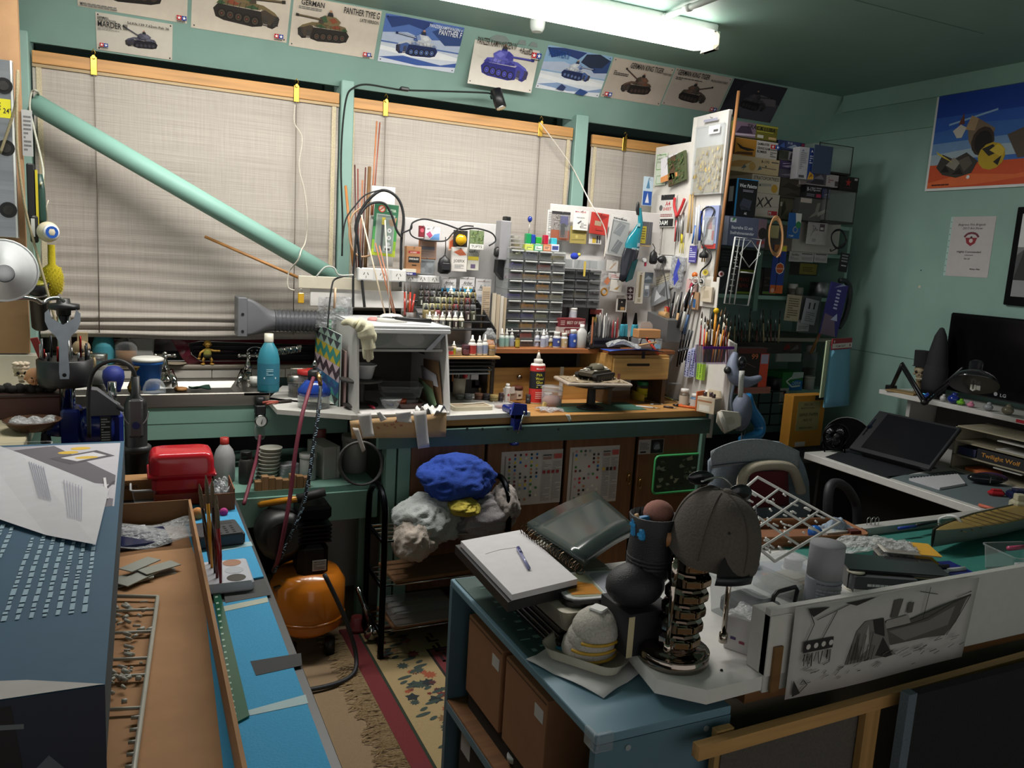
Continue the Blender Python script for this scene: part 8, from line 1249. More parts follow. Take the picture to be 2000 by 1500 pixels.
# front desk clutter
def at(px,py,z=ZD):return fz(px,py,z)
def box_(name,label,cat,px,py,w,d,h,col,m='pl',rz=0,parts=(),z=ZD,ch=.002):p=at(px,py,z);return T(name,label,cat,p,[('*',B(col,m).bw(w,-d/2,d/2,0,h,ch))]+list(parts),rz=rz)
p=V((on(1606,1180,1,yd0+.10).x,yd0+.105,ZD));hz=on(1606,1062,1,p.y).z-ZD;r_=.0385
T('spray_can','grey spray can behind the divider','spray can',p,[('*',B('#6c7078').la([(r_*.97,0),(r_,.004),(r_,hz*.63),(r_*.96,hz*.65)],n=26)),('lid',B('#7d7e82','ma').la([(r_*.98,hz*.65),(r_*.98,hz*.985),(r_*.94,hz),(0,hz)],n=26)),('lettering',wrap(art(r_*2.6,hz,[('r',.02,.59,.98,.62,'#aab0ba'),('b',.05,.595,.95,.62,1,'#4a5060')]+[('b',.05,.1+i*.12,.95,.2+i*.12,3,'#8a909c')for i in range(4)],-.0004),r_*1.002))])
def clearbox(label,px,py,w,d,h,rz,handle=False,fill='#55585c',col='#c4cacc'):
 p=at(px,py);P=[('*',tubs(w,d,h,col=col)),('lid',B('#cdd3d4','tr').pr(rrect(w*1.04,d*1.04,.012),h+.0005,h+.008,'xy')),('contents',B(fill,'ma').bx(-w*.36,w*.36,-d*.36,d*.36,.002,h*.5,.01))]
 if handle:P.append(('handle',B('#141416').tu([(-.04,-d*.53,h*.72),(-.04,-d*.55,h+.004),(-.03,-d*.56,h+.014),(.03,-d*.56,h+.014),(.04,-d*.55,h+.004),(.04,-d*.53,h*.72)],.005,6)))
 T('storage_box',label,'box',p,P,rz=rz)
clearbox('clear storage box with a black clip handle beside the chrome neck',1465,1205,.14,.16,.09,8,True);clearbox('low clear organiser box between the handled box and the grey can',1540,1150,.16,.14,.06,8,fill='#8a7a64')
p=at(1500,1060,ZD);box_('small_carton','white carton lettered COLOR behind the divider post','box',1478,1270,.12,.08,.075,'#bdb9b8','pa',-62,[('print',art(.12,.075,[('t','COLOR',.45,.6,.16,'#333',.4),('r',.12,.34,.22,.42,'#4a3a6a'),('r',.28,.28,.38,.36,'#8a3a4a'),('r',.46,.2,.56,.28,'#b89a4a')],-.0405)),('film',B('#c9cccf','bag').su(lambda u,v:(-.058+.116*u,-.038+.076*v,.079+.004*sin(u*9+v*8)),8,6,.001))])
q=on(1450,1096,2,ZD+.105);T('black_disc','round black disc on the handled clear box',0,(q.x,q.y,ZD+.099),B('#1b1b1d').la([(.038,0),(.04,.004),(.04,.008),(.036,.010),(0,.010)],n=22))
def spool(label,px,py,z,r,h,c1,c2,m='me'):T('spool',label,'spool',at(px,py,z),[('*',B(c1,'pl').la([(r,0),(r,.003),(r*.3,.003),(r*.3,h-.003),(r,h-.003),(r,h),(r*.35,h)],n=20)),('winding',B(c2,m).la([(r*.8,.004),(r*.8,h-.004)],n=20))])
spool('white solder spool with dark wire behind the organiser box',1548,1112,ZD+.02,.030,.036,'#bdb8bc','#5a4448');spool('cream topped spool of grey thread right of the grey can',1667,1150,ZD,.022,.05,'#c9c2b0','#6a6e74','cl')
box_('brochure','orange and blue printed brochure under the solder spool','brochure',1530,1125,.16,.12,.018,'#8a8fa4','pa',-14,[('print',B('#c8502a','pa').bx(-.079,.079,-.059,-.02,.0182,.0186))])
# sprue grid tilted over a brown tray
T('brown_tray','long brown cardboard tray under the white parts frame',0,at(1540,1050),[('*',B('#7a4e32','cd').pr(rrect(.46,.16,.03,4),0,.004,'xy')),('rim',B('#8a5a3a','cd').tu([(x,y,.02)for x,y in rrect(.46,.16,.03,4)],.004,4,True)),('wall',B('#855838','cd').su(lambda u,v:(lambda q:(q[0],q[1],.004+.03*v))((rrect(.46,.16,.03,4)*2)[int(u*20)]),20,1,.002))],rz=-12)
fr=B('#c9c8c4');C4=[on(1398,1002,1,1.42)+V((0,.0,.0)),on(1480,932,1,1.62),on(1640,1020,1,1.5),on(1513,1096,1,1.30)]
g=lambda u,v:(C4[0]*(1-u)+C4[3]*u)*(1-v)+(C4[1]*(1-u)+C4[2]*u)*v
fr.tu([g(0,0),g(1,0),g(1,1),g(0,1)],.004,6,True)
for k in(.26,.5,.75):fr.tu([g(k,0),g(k,1)],.0032,6)
for k in(.35,.68):fr.tu([g(0,k),g(1,k)],.0032,6)
for i in range(54):
 u,v=rnd(.03,.9),rnd(.03,.95);fr.tu([g(u,v),g(u+rnd(.02,.07),v+rnd(-.02,.03))],.0026,5)
T('parts_sprue','white plastic parts frame tilted up beside the grey cap','parts frame',OO,fr)
p=at(1592,1040,ZD+.03);T('blue_ball','shiny blue ball behind the brown tray',0,p,B('#1f5aa8','gl').sph(0,0,.0,.022,n=16,m=10));p=at(1632,1045,ZD);T('pale_rag','small pale blue crumpled rag at the desk edge',0,p,B('#8a98a8','cl').su(lambda u,v:(-.045+.09*u+.006*sin(v*11),-.03+.06*v,.012+.04*sin(u*3.1)*sin(v*3.1)+.014*sin(u*13+v*7)),14,10,.002))
box_('wooden_brush','wooden brush block with red bristled end behind the rag','brush',1655,1052,.12,.03,.018,'#8a5a30','wd',-8,[('bristles',B('#5a2a24','fu').bx(.0,.06,-.012,.012,.0185,.028))])
for i,px in enumerate((1694,1703,1710)):T('bulldog_clip','%s of three wire clip handles at the desk edge'%ORD[i],'clip',at(px,1040,ZD),[('*',B('#2a2a2c','me').bx(-.008,.008,-.008,.008,0,.016)),('wire',B('#a9a9a4','ch').tu([(-.006,0,.014),(-.008,0,.045),(0,0,.052),(.008,0,.045),(.006,0,.014)],.0014,5))])
p=at(1700,1090,ZD);T('clear_bag','large crumpled clear bag right of the grey can',0,p,B('#c4c0b8','bag').su(lambda u,v:(-.13+.26*u,-.06+.13*v,.02+.045*sin(u*3.1)*(1-v*.6)+.01*sin(u*15+v*9)),18,10,.001),rz=-12)
box_('black_box','long black product box with a faint red emblem','box',1735,1140,.26,.12,.055,'#16151a','gl',-28,[('lid_line',B('#a08a5c','me').bx(-.131,.131,-.0612,-.0602,.044,.0455)),('emblem',B('#7a2430','pa').pr([(-.1,.012),(-.06,.03),(-.03,.02),(-.07,.008)],-.0606,-.0602))])
box_('grey_carton','dark grey carton with thin white print before the black box','box',1720,1155,.16,.05,.045,'#3a3d42','pa',-26,[('print',art(.16,.045,[('b',.2,.4,.6,.7,1,'#c4c8cc')],-.0255)),('white_edge',B('#b8b6b4','pa').bx(-.081,.0,-.027,-.0255,0,.012))])
for i in range(2):box_('yellow_pack','%s yellow header card pack on the green mat'%['upper','lower'][i],'pack',1770-5*i,1072+14*i,.15,.1,.003,'#b9b4ac','pa',-32,[('header',B('#c8962a','pa').bx(.02,.076,-.051,.051,.0032,.0045)),('parts_bag',B('#8a8684','bag').su(lambda u,v:(-.07+.09*u,-.045+.09*v,.01+.006*sin(u*17)*sin(v*15)),8,8,.001))],z=ZD+.06-.03*i)
box_('pack_stack','stack of flat packs under the yellow header cards','stack',1765,1100,.14,.1,.028,'#5a565c','pa',-32,z=ZD+.002)
box_('tool_tray','blue tray with white handled knives in front of the yellow packs','tray',1830,1122,.17,.09,.018,'#1d2878','gl',-8,[('white_grip',B('#c4c6ca').tu([(-.06,-.03,.022),(.0,-.032,.022)],.006,7)),('white_grip',B('#c9cbce').tu([(.01,-.025,.022),(.07,-.022,.022)],.006,7)),('dark_grip',B('#1a1a1e').tu([(-.06,-.008,.024),(.03,-.004,.024)],.006,7)),('cream_block',B('#b8b2a4').bx(-.07,.0,.01,.035,.018,.028,.003))],z=ZD+.0022)
# model hull
def hull():
 A,Z_=at(1818,1078,ZD+.0022),at(2035,1018,ZD+.0022);d=(Z_-A);L=d.length+.1;ang=math.degrees(math.atan2(d.y,d.x))
 b=B('#6b7470').su(lambda u,v:(lambda hw:(L*u,hw*cos(PI*v),.058-(.056+.0*u)*sin(PI*v)**.7+.012*(1-u)**2))(.055*min(1,(u*2.4+.02))**.6),20,12)
 dk=B('#7f6a34','wd').su(lambda u,v:(lambda hw:(.02+(L-.02)*u,hw*(2*v-1),.055+.010*(1-u)**2))(.05*min(1,(u*2.4+.02))**.6),20,4,.003)
 its=[('deck_line',B('#4a3a1c','ma').bx(.1+i*.045,.103+i*.045,-.045,.045,.0595,.0615))for i in range(9)]
 T('model_hull','grey model ship hull with a brown wooden deck on the desk','model ship',A,[('*',b),('deck',dk)]+its,rz=ang)
hull()
p=at(1858,1030,ZD+.03);T('white_sunglasses','white framed wraparound glasses on the desk','glasses',p,[('*',B('#c9c9c8').tu(spline([(-.03,.0,.04),(-.025,-.03,.045),(.0,-.05,.01),(.05,-.05,-.018)],6),.005,7).tu(spline([(-.03,0,.04),(-.035,.02,.02),(-.02,.01,-.02),(.02,-.01,-.03)],6),.004,7)),('dark_lens',B('#1a1a1e','gl').sph(.02,-.03,-.012,.022,.014,.008,10,6))])
for i,(a,c_,col,l)in enumerate((((1755,1032),(1788,1028),'#2440a0','blue pen'),((1790,1026),(1832,1018),'#1a1c20','black pen'))):T('desk_pen',l+' lying along the back ledge of the front desk','pen',OO,B(col,'pl').tu([at(*a,ZD+.031),at(*c_,ZD+.031)],.005,7))
T('clear_caddy','clear lidded tray with a pink tool at the right edge','tray',at(1985,1120,ZD+.002),[('*',tubs(.14,.12,.07,col='#c0c4c6')),('pink_tool',B('#b04a6a','gl').tu([(-.04,0,.075),(.04,.02,.07)],.007,7)),('lip',B('#b4b6b8').bx(-.075,.075,-.068,-.058,.05,.058))],rz=-12)
# side desk things
B1,B2=fz(1659,878,ZD+.02),fz(1817,920,ZD+.02);e=(B2-B1)
def top_(px,py,b):
 d=(on(px,py,2,.2)-CAM).normalized();t=(b-CAM).dot(e)/d.dot(e)if abs(d.dot(e))>1e-4 else 3;return CAM+d*t
ang=math.atan2(e.y,e.x);nrm=V((-e.y,e.x,0)).normalized();nrm=nrm if nrm.y>0 or nrm.x>0 else-nrm
TW,TH_=e.length,e.length*.66;til=rad(40);up_=nrm*cos(til)*-1*-1+V((0,0,sin(til)))
N_=e.normalized().cross(up_)
def slab(name,label,cat,col,parts):
 r=T(name,label,cat,OO,parts);return r
mw=MX(((e.x/TW,-N_.x,up_.x,B1 .x),(e.y/TW,-N_.y,up_.y,B1 .y),(e.z/TW,-N_.z,up_.z,B1 .z),(0,0,0,1)))
r=T('pen_tablet','black drawing tablet screen propped up on the side desk',0,OO,[('*',B('#1a1b1f').bx(0,TW,-.012,.006,0,TH_,.003)),('screen',B('#16171b','gl').bx(.05,TW-.012,-.0128,-.0121,.02,TH_-.012))]+[('button_strip',B('#8a8a8c','ch').bx(.014,.020,-.014,-.012,TH_*a_,TH_*c_))for a_,c_ in((.35,.52),(.62,.78))]+[('dial',B('#7a7a7c','ch').la([(.012,0),(.012,.002)],.018,-.012,TH_*.57,12,'y')),('stand',B('#101012').bx(.06,TW-.06,.006,.05,.0,.03))]);r.matrix_world=mw
xs_=3.33;a=on(1717,760,0,xs_);zr_=a.z
T('monitor_shelf','long white shelf over the side desk carrying the screen',0,OO,[('*',B('#c4c2be').bx(xs_,XR-.005,1.0,a.y,zr_-.022,zr_,.002)),('support',B('#a9a8a4').bx(xs_+.06,XR-.02,a.y-.14,a.y-.12,ZD+.0005,zr_-.0225)),('red_sticker',B('#b02430','pa').bx(xs_-.001,xs_,2.05,2.085,zr_-.018,zr_-.004)),('back_board',B('#3a3735').bx(XR-.05,XR-.04,1.0,a.y-.15,ZD+.0005,zr_-.0225))])
X0=3.50;a,c_,d=on(1857,610,0,X0),on(1845,775,0,X0),on(2000,619,0,X0);ztv=a.z;zb=zr_+.035
tx=on(1958,760,0,X0)
T('television','large black flat television on the white shelf',0,(X0,(a.y+.85)/2,0),[('*',B('#0c0c0e','gl').bx(-(a.y-.85)/2,(a.y-.85)/2,0,.05,zb,ztv,.006)),('screen',B('#060608','gl').bx(-(a.y-.85)/2+.02,(a.y-.85)/2-.02,-.001,-.0002,zb+.045,ztv-.02)),('stand',B('#0c0c0e','gl').bx(-.2,.2,-.05,.09,zr_+.0005,zr_+.012,.003).bx(-.05,.05,.0,.03,zr_+.012,zb)),('logo',art(.09,.03,[('c',.2,.4,.3,'#8a8c90'),('t','LG',.42,.12,.5,'#9a9ca0',.4)],-.0012,x0=(a.y+.85)/2-tx.y,z0=zb+.012)),('chrome_line',B('#8a8c90','ch').bx(-.4,.4,-.002,0,zb+.001,zb+.003))],rz=-90)
def on_s(px,py,X=3.40):q=on(px,py,0,X);return V((X,q.y,zr_+.0005))
p=on_s(1797,735,3.44);m=mpp(p);s=34*m;P=skull(s,'#9a8a6e');
for q in P:q[1].v=[(x,y,z+.06)for x,y,z in q[1].v]
T('skull_pen_pot','skull ornament with a black top hat cup on the white shelf','ornament',p,P+[('hat',B('#15151a','cl').la([(.5*s,.06+.86*s),(.42*s,.06+.87*s),(.46*s,.06+1.75*s),(.4*s,.06+1.76*s)],n=16)),('spine',B('#8a7a5e','sk').la([(.03,0),(.022,.008),(.012,.02),(.016,.03),(.012,.04),(.016,.05),(.012,.064)],n=10))],rz=-62)
p=on_s(1825,745,3.43);T('shell_case','tall black pointed shell case on the white shelf','shell',p,B('#1d1e22','ma').la([(.05,0),(.055,.05),(.052,.14),(.048,.145),(.047,.15),(.04,.22),(.026,.29),(.01,.325),(0,.33)],n=20))
p=on_s(1822,752,3.36);T('digital_clock','black clock glowing with pale blue digits under the shell case',0,p,[('*',B('#0e0f12','gl').bx(-.05,.05,0,.03,0,.035,.003)),('digits',(lambda b:(setattr(b,'mm',['em2']*len(b.mm)),b)[1])(art(.09,.025,[('t','22-03',.08,.1,.55,'#4fb4d8',.8)],-.0005,z0=.006)))],rz=-62)
T('wooden_plaque','small plain wooden plaque on the end of the white shelf',0,on_s(1765,765,3.37),B('#8f744a','wd').bx(-.07,.07,-.04,.04,0,.008,.001),rz=-80)
for l,px,py,col,r_,h in(('round navy glass paperweight with white dots',1862,783,'#1d2f7a',.026,.04),('light green toy frog',1876,788,'#6aa82c',.018,.022),('small pink toy',1895,795,'#c87a96',.016,.02),('white toy beside the navy paperweight',1842,778,'#b8b8b4',.014,.028),('blue toy beside the lamp elbow',1812,764,'#2a48a8',.02,.02),('silver robot toy under the lamp',1930,795,'#8d9094',.02,.03),('clear glass ball at the right end',1968,803,'#6f6a5a',.024,.036)):
 T('shelf_trinket',l+' on the white shelf front','trinket',on_s(px,py,3.36),[('*',B(col,'gl').sph(0,0,h*.5,r_,r_,h*.5,14,9)),('head',B(col,'gl').sph(-.002,-.004,h,r_*.55,r_*.5,r_*.45,10,6))])
 # desk lamp
LQ=lambda x,y,X=3.2:on(x,y,0,X);sh=LQ(1902,752,3.14);m=mpp(sh)
b=B('#1b1b1e','gl').T(0,0,0,-30,0,-53).la([(44*m,0),(43*m,.012),(36*m,.035),(22*m,.052),(13*m,.056),(13*m,.10),(11*m,.105),(0,.105)],n=26);inn=B('#c9c8c0').T(0,0,0,-30,0,-53).la([(42*m,.001),(30*m,.03),(12*m,.045),(0,.046)],n=24);bl=B('#d9d6cc','gl').T(0,0,0,-30,0,-53).tu([(-.008,0,.035),(-.008,0,-.02),(-.002,0,-.024),(.004,0,-.02),(.004,0,.035)],.005,7).tu([(.012,.006,.035),(.012,.006,-.018),(.02,.006,-.018),(.02,.006,.035)],.005,7)
j0,j1,j2,j3=LQ(1740,760,3.4)-sh,LQ(1762,712,3.3)-sh,LQ(1806,785,3.2)-sh,LQ(1880,722,3.14)-sh
arm=lambda a,c_,r=.006:B('#141416').tu([V(a)+V((0,0,.008)),V(c_)+V((0,0,.008))],r,6).tu([V(a)-V((0,0,.012)),V(c_)-V((0,0,.012))],r,6)
T('desk_lamp','black jointed desk lamp with a round shade over the white shelf',0,sh,[('shade',b,None,[('lining',inn),('bulb',bl)]),('arm',arm(j1,j2)),('arm',arm(j2,j3)),('post',B('#141416').tu([j0,j1],.01,7)),('elbow',B('#101012').sph(*j2,.02,.016,.016)),('clamp',B('#101012').bx(j0 .x-.02,j0 .x+.02,j0 .y-.02,j0 .y+.02,j0 .z-.03,j0 .z+.02,.003))])
# organiser with paper drawers
p=fz(1905,905,ZD);p=V((3.30,p.y-.12,ZD+.0005));W=.34;q0=on(1868,905,0,3.26);yL=q0 .y;
P=[('*',B('#8d8672').bx(-.17,.17,.20,.21,0,.19))]+[('tray',B('#8d8672').bx(-.17,.17,0,.2,z,z+.006))for z in(.0005,.06,.12,.184)]+[('side',B('#9a937e').bx(x-.004,x+.004,0,.2,0,.19))for x in(-.166,.166)]+[('black_book',B('#141317','pa').bx(-.06,.155,.004,.18,.068,.112),None,[('lettering',art(.2,.04,[('t','Twilight Wolf',.05,.3,.46,'#b07a28',.9)],.0035,x0=.05,z0=.07))]),('blue_book',B('#262d4a','pa').bx(-.15,-.07,.01,.16,.068,.1)),('orange_case',B('#a8582c','pa').bx(-.1,.0,.0,.1,.0075,.02))]+[('white_slip',B('#aaa8a2','pa').bx(.02,.14,.0,.1,z,z+.004))for z in(.127,.162,.048)]
T('paper_trays','beige stack of paper trays holding a black book lettered Twilight Wolf','paper trays',(3.22,yL-.17,ZD+.0005),P,rz=-90)
T('spectacle_case','purple and black spectacle case on the side desk',0,fz(1925,945,ZD+.003),[('*',B('#15151a','gl').sph(0,0,.022,.075,.03,.022,16,9)),('purple_side',B('#3a1f4a','gl').sph(.02,.012,.024,.07,.026,.022,16,9)),('tag',B('#b8b8b4','me').bx(-.002,.001,-.034,-.03,.012,.035))],rz=-30)
q=[fz(*c_,ZD+.003)for c_ in((1775,938),(1870,929),(1885,948),(1835,957))];n0=q[0]
T('notebook','open spiral notebook with lined writing on the side desk',0,OO,[('*',B('#b4b3b8','pa').add([V((a.x,a.y,ZD+.0025))for a in q]+[V((a.x,a.y,ZD+.012))for a in q],[(0,1,2,3),(7,6,5,4),(0,4,5,1),(1,5,6,2),(2,6,7,3),(3,7,4,0)])),('spiral',B('#26262a','me').tu([q[0]+(q[1]-q[0])*(i/60)+V((0,.004*cos(i*1.6),.010+.006*sin(i*1.6)))for i in range(60)],.0014,4))])
for l,px,py,w,d,h,col,nm in(('red plastic stapler shape',1945,968,.06,.03,.02,'#a8202a','stapler'),('navy block at the right edge',1990,975,.08,.06,.03,'#1c2140','block'),('cream glue pot at the right edge',1985,1015,.05,.05,.07,'#a9a48c','pot')):box_('desk_'+nm,l+' on the side desk',nm,px,py,w,d,h,col,'gl',-30,z=ZD+.0022,ch=.008,parts=[('cap_piece',B(col,'pl').bx(-w*.3,w*.3,-d*.3,d*.3,h,h*1.3,.002))])
T('orange_snips','orange handled snips on the grey mat',0,OO,[('*',B('#2a2a2c','me').tu([fz(1948,997,ZD+.008),fz(1980,992,ZD+.008)],[.008,.003],7)),('grip',B('#c0644c','ru').tu([fz(1912,986,ZD+.008),fz(1948,996,ZD+.008)],.006,7)),('grip',B('#c0644c','ru').tu([fz(1938,1001,ZD+.008),fz(1958,997,ZD+.008)],.006,7))])
p=fz(1627,882,ZD+.0);T('desk_fan','small black wire caged fan on the desk corner',0,p,[('*',B('#151517','me').tu([(-.045,-.02,.0),(-.045,0,.07),(-.05,.02,.004),(.05,.02,.004),(.045,0,.07),(.045,-.02,0)],.004,6)),('cage',(lambda b:[b.tu([(.055*cos(2*PI*i/20),-.012,.075+.055*sin(2*PI*i/20))for i in range(20)],.006,6,True)]+[b.tu([(0,-.022,.075),(.054*cos(a_),-.012,.075+.054*sin(a_))],.0012,4)for a_ in[2*PI*i/28 for i in range(28)]]and b)(B('#1c1c1e','me'))),('hub',B('#131315').sph(0,-.022,.075,.016,.008,.016,12,7)),('blade',B('#8d8f92','ch').sph(-.026,.0,.08,.022,.003,.03,10,6)),('blade',B('#77797c','ch').sph(.022,.0,.09,.024,.003,.022,10,6)),('blade',B('#77797c','ch').sph(.008,.0,.045,.022,.003,.024,10,6))],rz=-28)
p=on(1655,860,0,3.45);T('black_pan','large black round lid against the wall behind the fan','lid',p,[('*',B('#121214','gl').la([(0,0),(.12,.0),(.125,.012)],n=30,ax='y')),('grey_rim',B('#8a8c8a').tu([(.124*cos(2*PI*i/30),-.008,.124*sin(2*PI*i/30))for i in range(30)],.004,6,True))],rz=-55)
# chair with a denim jacket
def jacket():
 Yj=2.30;Q=lambda x,y,d=0:on(x,y,1,Yj+d)
 J=lambda x:-.14*((x-1475)/110)**2
 out=[(1382,900),(1400,880),(1440,864),(1480,858),(1520,862),(1552,878),(1566,905),(1574,940),(1576,990),(1570,1030)]
 b=B('#7d8894','cl').su(lambda u,v:(lambda i,t:(lambda x,y:Q(x,y+(1070-y)*v,.10*v*0-.05*sin(PI*u)*(1-.3*v)+.008*sin(u*24+v*6)))(out[i][0]+(out[min(i+1,9)][0]-out[i][0])*t,out[i][1]+(out[min(i+1,9)][1]-out[i][1])*t))(min(int(u*9),8),u*9-min(int(u*9),8)),36,14,.012)
 y1=-.075
 yk=B('#8d9398','cl').su(lambda u,v:Q(1388+172*u,(893-36*sin(PI*(.08+.84*u))**.8)*(1-v)+(915-10*sin(PI*u))*v,y1-.005),22,4,.004)
 fl=B('#b8ad9a','fu');fl.tu(spline([Q(1448,955,y1-.03),Q(1452,930,y1-.03),Q(1470,913,y1-.035),Q(1510,908,y1-.035),Q(1545,915,y1-.03),Q(1560,945,y1-.03),Q(1564,962,y1-.03)],6),.019,10)
 re=B('#5f1c26','cl').su(lambda u,v:Q(1464+74*u+(2*v),922+(-4*u)+70*v,y1-.036+.004*sin(u*8)),8,8,.003)
 st_=B('#3f4a5a','cl').tu([Q(1390+18*i,908-8*sin(PI*i/10)+2,y1-.011)for i in range(10)],.002,4)
 T('denim_jacket','washed denim jacket with a fleece collar and dark red lining over a chair',0,OO,[('*',b),('yoke',yk),('fleece_collar',fl,'cream fleece collar'),('lining',re,'dark red lining patch'),('seam',st_)])
 p=fz(1480,1000,.3);c=B('#17181a','ma').bx(on(1410,980,1,Yj+.02).x,on(1560,980,1,Yj+.02).x,Yj+.03,Yj+.07,.45,.80,.02)
 T('chair','black office chair under the denim jacket with a looped arm',0,OO,[('backrest',c),('seat',B('#17181a','cl').bx(on(1410,980,1,Yj).x,on(1560,980,1,Yj).x+.05,Yj-.45,Yj+.02,.40,.46,.03)),('arm',B('#232427','ru').tu(spline([on(1616,1040,1,2.0),on(1618,965,1,2.0),on(1628,944,1,2.02),on(1650,950,1,2.04),on(1668,975,1,2.06),on(1674,1000,1,2.06),on(1674,1045,1,2.06)],5),.017,10)),('stem',B('#17181a','me').cyl(on(1490,980,1,Yj).x,Yj-.2,.06,.03,.34,12)),('foot_star',(lambda b:[b.tu([(on(1490,980,1,Yj).x,Yj-.2,.08),(on(1490,980,1,Yj).x+.28*cos(a_),Yj-.2+.28*sin(a_),.03)],.018,6)for a_ in[2*PI*i/5 for i in range(5)]]and b)(B('#17181a')))])
jacket()
T('dark_board','black panel closing the dark well under the side desk','panel',OO,B('#050506','ma').bx(on(1600,930,1,ye-.05).x,xe+.29,ye-.05,ye-.035,0,ZD-.031))  # black sheet put where the desk well is only in shade
# chrome bust and grey cap on the front desk
p=fz(1347,1312,ZD);p.y+=.055;p.z=ZD+.0005;m=mpp(p);R0=68*m;Yb=p.y;Z=lambda y:on(1347,y,1,Yb).z-ZD;zb_=Z(1252)
P=[('*',B('#8f857c','ch').la([(R0*.97,0),(R0,.004),(R0,.02),(R0*.985,.021),(R0*.985,.024),(R0,.025),(R0*.95,zb_-.01),(R0*.86,zb_),(0,zb_)],n=30))]
zt_=Z(1085);n=6
for i in range(n):
 t=i/(n-1);z0=zb_+(zt_-zb_)*i/n;dx=.004+.02*t;r_=R0*(.62-.05*t);h=(zt_-zb_)/n
 b=B('#9a9088','ch').la([(r_*.82,.0),(r_,h*.2),(r_*1.02,h*.75),(r_*.8,h*.97)],dx,0,z0,10,smooth=False);s=[]
 for a_ in(-115,-70,-28):s.append(('plate',B('#a08a74','ch').T(dx,0,z0+h*.48,0,0,a_+90).bx(-.016,.016,-r_*1.03,-r_*.93,-h*.24,h*.24,.004).U()))
 P.append(('vertebra',b,None,s))
for x in(1306,1413):
 q=on(x,1240,1,Yb-.02).x-p.x;P.append(('piston',B('#a49a90','ch').cyl(q,-.02,zb_-.004,.0055,zt_-zb_+.012,10).cyl(q,-.02,zb_-.004,.009,.02,10).cyl(q,-.02,zt_-.05,.0075,.05,10)))
P.append(('skull_dome',B('#5a544e','ch').sph(on(1388,1040,1,Yb).x-p.x,.012,zt_+.035,R0*.62,R0*.7,.06,16,9)))
for y in(1272,1290):P.append(('rivet_hole',B('#111','ma').cyl(on(1365 if y<1280 else 1295,y,1,Yb).x-p.x,-R0,Z(y+8),.003,.003,8,ax='y')))
T('chrome_bust','polished chrome mechanical neck bust wearing the grey cap',0,p,P)
cc=on(1385,1030,1,Yb);cw=84*m;Cz=on(1385,1085,1,Yb).z;H=on(1390,955,1,Yb).z-Cz
def cap(u,v):
 a_=2*PI*u;f=sin(PI*.5*v)**.8;sq=.012*sin(a_*3+1)*(1-v)
 return(cw*(f+sq)*cos(a_)+.012*v,cw*1.12*(f+sq)*sin(a_),H*(cos(PI*.5*v)**.75)+.004*sin(a_*5)*v)
b=B('#4f4842','cl').su(cap,44,16);sm=B('#3f3934','cl')
for k in range(6):sm.tu([V(cap((k+.5)/6,.06+.9*i/14))*1.004 for i in range(15)],.0016,4)
op=B('#0c0b0b','ma').add([V((-.012+.042*cos(PI*i/12),-cw*1.135+.018*sin(PI*i/12),.002+.046*sin(PI*i/12)))for i in range(13)],[tuple(range(13))])
stp=B('#16181f').su(lambda u,v:(-.056+.09*u,-cw*1.12-.004-.006*sin(PI*u),-.008+.016*v),8,2,.002)
br=B('#453f3a','cl').su(lambda u,v:(cw*.9*(2*u-1),cw*(.95+.75*v*(1-(2*u-1)**2)),.012-.02*v),14,6,.003)
gl=[('frame',B('#b9b9b6','me').tu(spline([(-.035,.03,H+.004),(.02,.035,H+.012),(.06,.02,H*.86),(.075,-.01,H*.6)],6),.0022,5)),('lens',B('#15161a','gl').sph(.055,.012,H*.9,.034,.008,.022,14,8)),('lens',B('#15161a','gl').sph(-.02,.05,H+.004,.034,.008,.016,14,8)),('temple',B('#222226','me').tu([(.085,-.01,H*.8),(.05,-cw*.85,H*.52),(.022,-cw*1.05,H*.36)],.0018,5))]
T('baseball_hat','faded grey baseball cap seen from the back, on the chrome bust',0,(cc.x,Yb,Cz),[('crown',b),('seam',sm),('button',B('#57504a','cl').sph(.012,0,H+.001,.011,.011,.005,10,6)),('back_opening',op),('strap',stp),('brim',br),('eyelet',B('#1a1816','ma').sph(-.03,-cw*.86,H*.62,.003)),('eyelet',B('#1a1816','ma').sph(.032,-cw*.92,H*.5,.003))],ry=5,rx=7)
T('sunglasses','silver framed sunglasses pushed up on the grey cap',0,(cc.x,Yb,Cz+.004),gl,ry=5,rx=7)
# black boot pot on a taped box
p=V((on(1243,1258,2,ZD).x,1.33,ZD));m=mpp(p);Zq=lambda y:on(1243,y,1,1.33).z-ZD;hb=Zq(1176)
T('black_box','black box edged with masking tape under the boot pot',0,p,[('*',B('#121316','pa').bx(-.055,.06,-.05,.06,.0005,hb))]+[('tape',B('#b5a884','pa').bx(x,x+.014,-.0515,-.0502,0,hb*.95))for x in(-.056,.047)])
bt=B('#17171a','le');x0=on(1182,1130,1,1.33).x-p.x
bt.la([(.036,0),(.046,.015),(.05,.06),(.046,.10),(.052,.14),(.05,.142),(.044,.10)],.02,0,hb+.05,20);bt.sph(-.02,-.01,hb+.046,.066,.052,.046,20,11);[bt.tu([(.02+.047*cos(t*.4),.047*sin(t*.4),hb+.085+.008*k)for t in range(17)],.005,6)for k in range(3)]
T('boot_pot','black boot shaped pot holding brushes and clips',0,p,bt)
zt2=hb+.14;q=V((p.x+.02,1.33,ZD+zt2));S=lambda*a:V(a)+q
T('blue_clips','pair of bright blue ridged plastic clips in the boot pot',0,q,[('*',B('#1f7ab0').bx(-.05,.0,-.02,-.006,.006,.03,.003).bx(-.05,-.005,.004,.018,.008,.046,.003)),('ridge',B('#2a8ac4').bx(-.051,.001,-.0205,-.0055,.014,.020).bx(-.051,-.004,.0035,.0185,.03,.036))],rz=10)
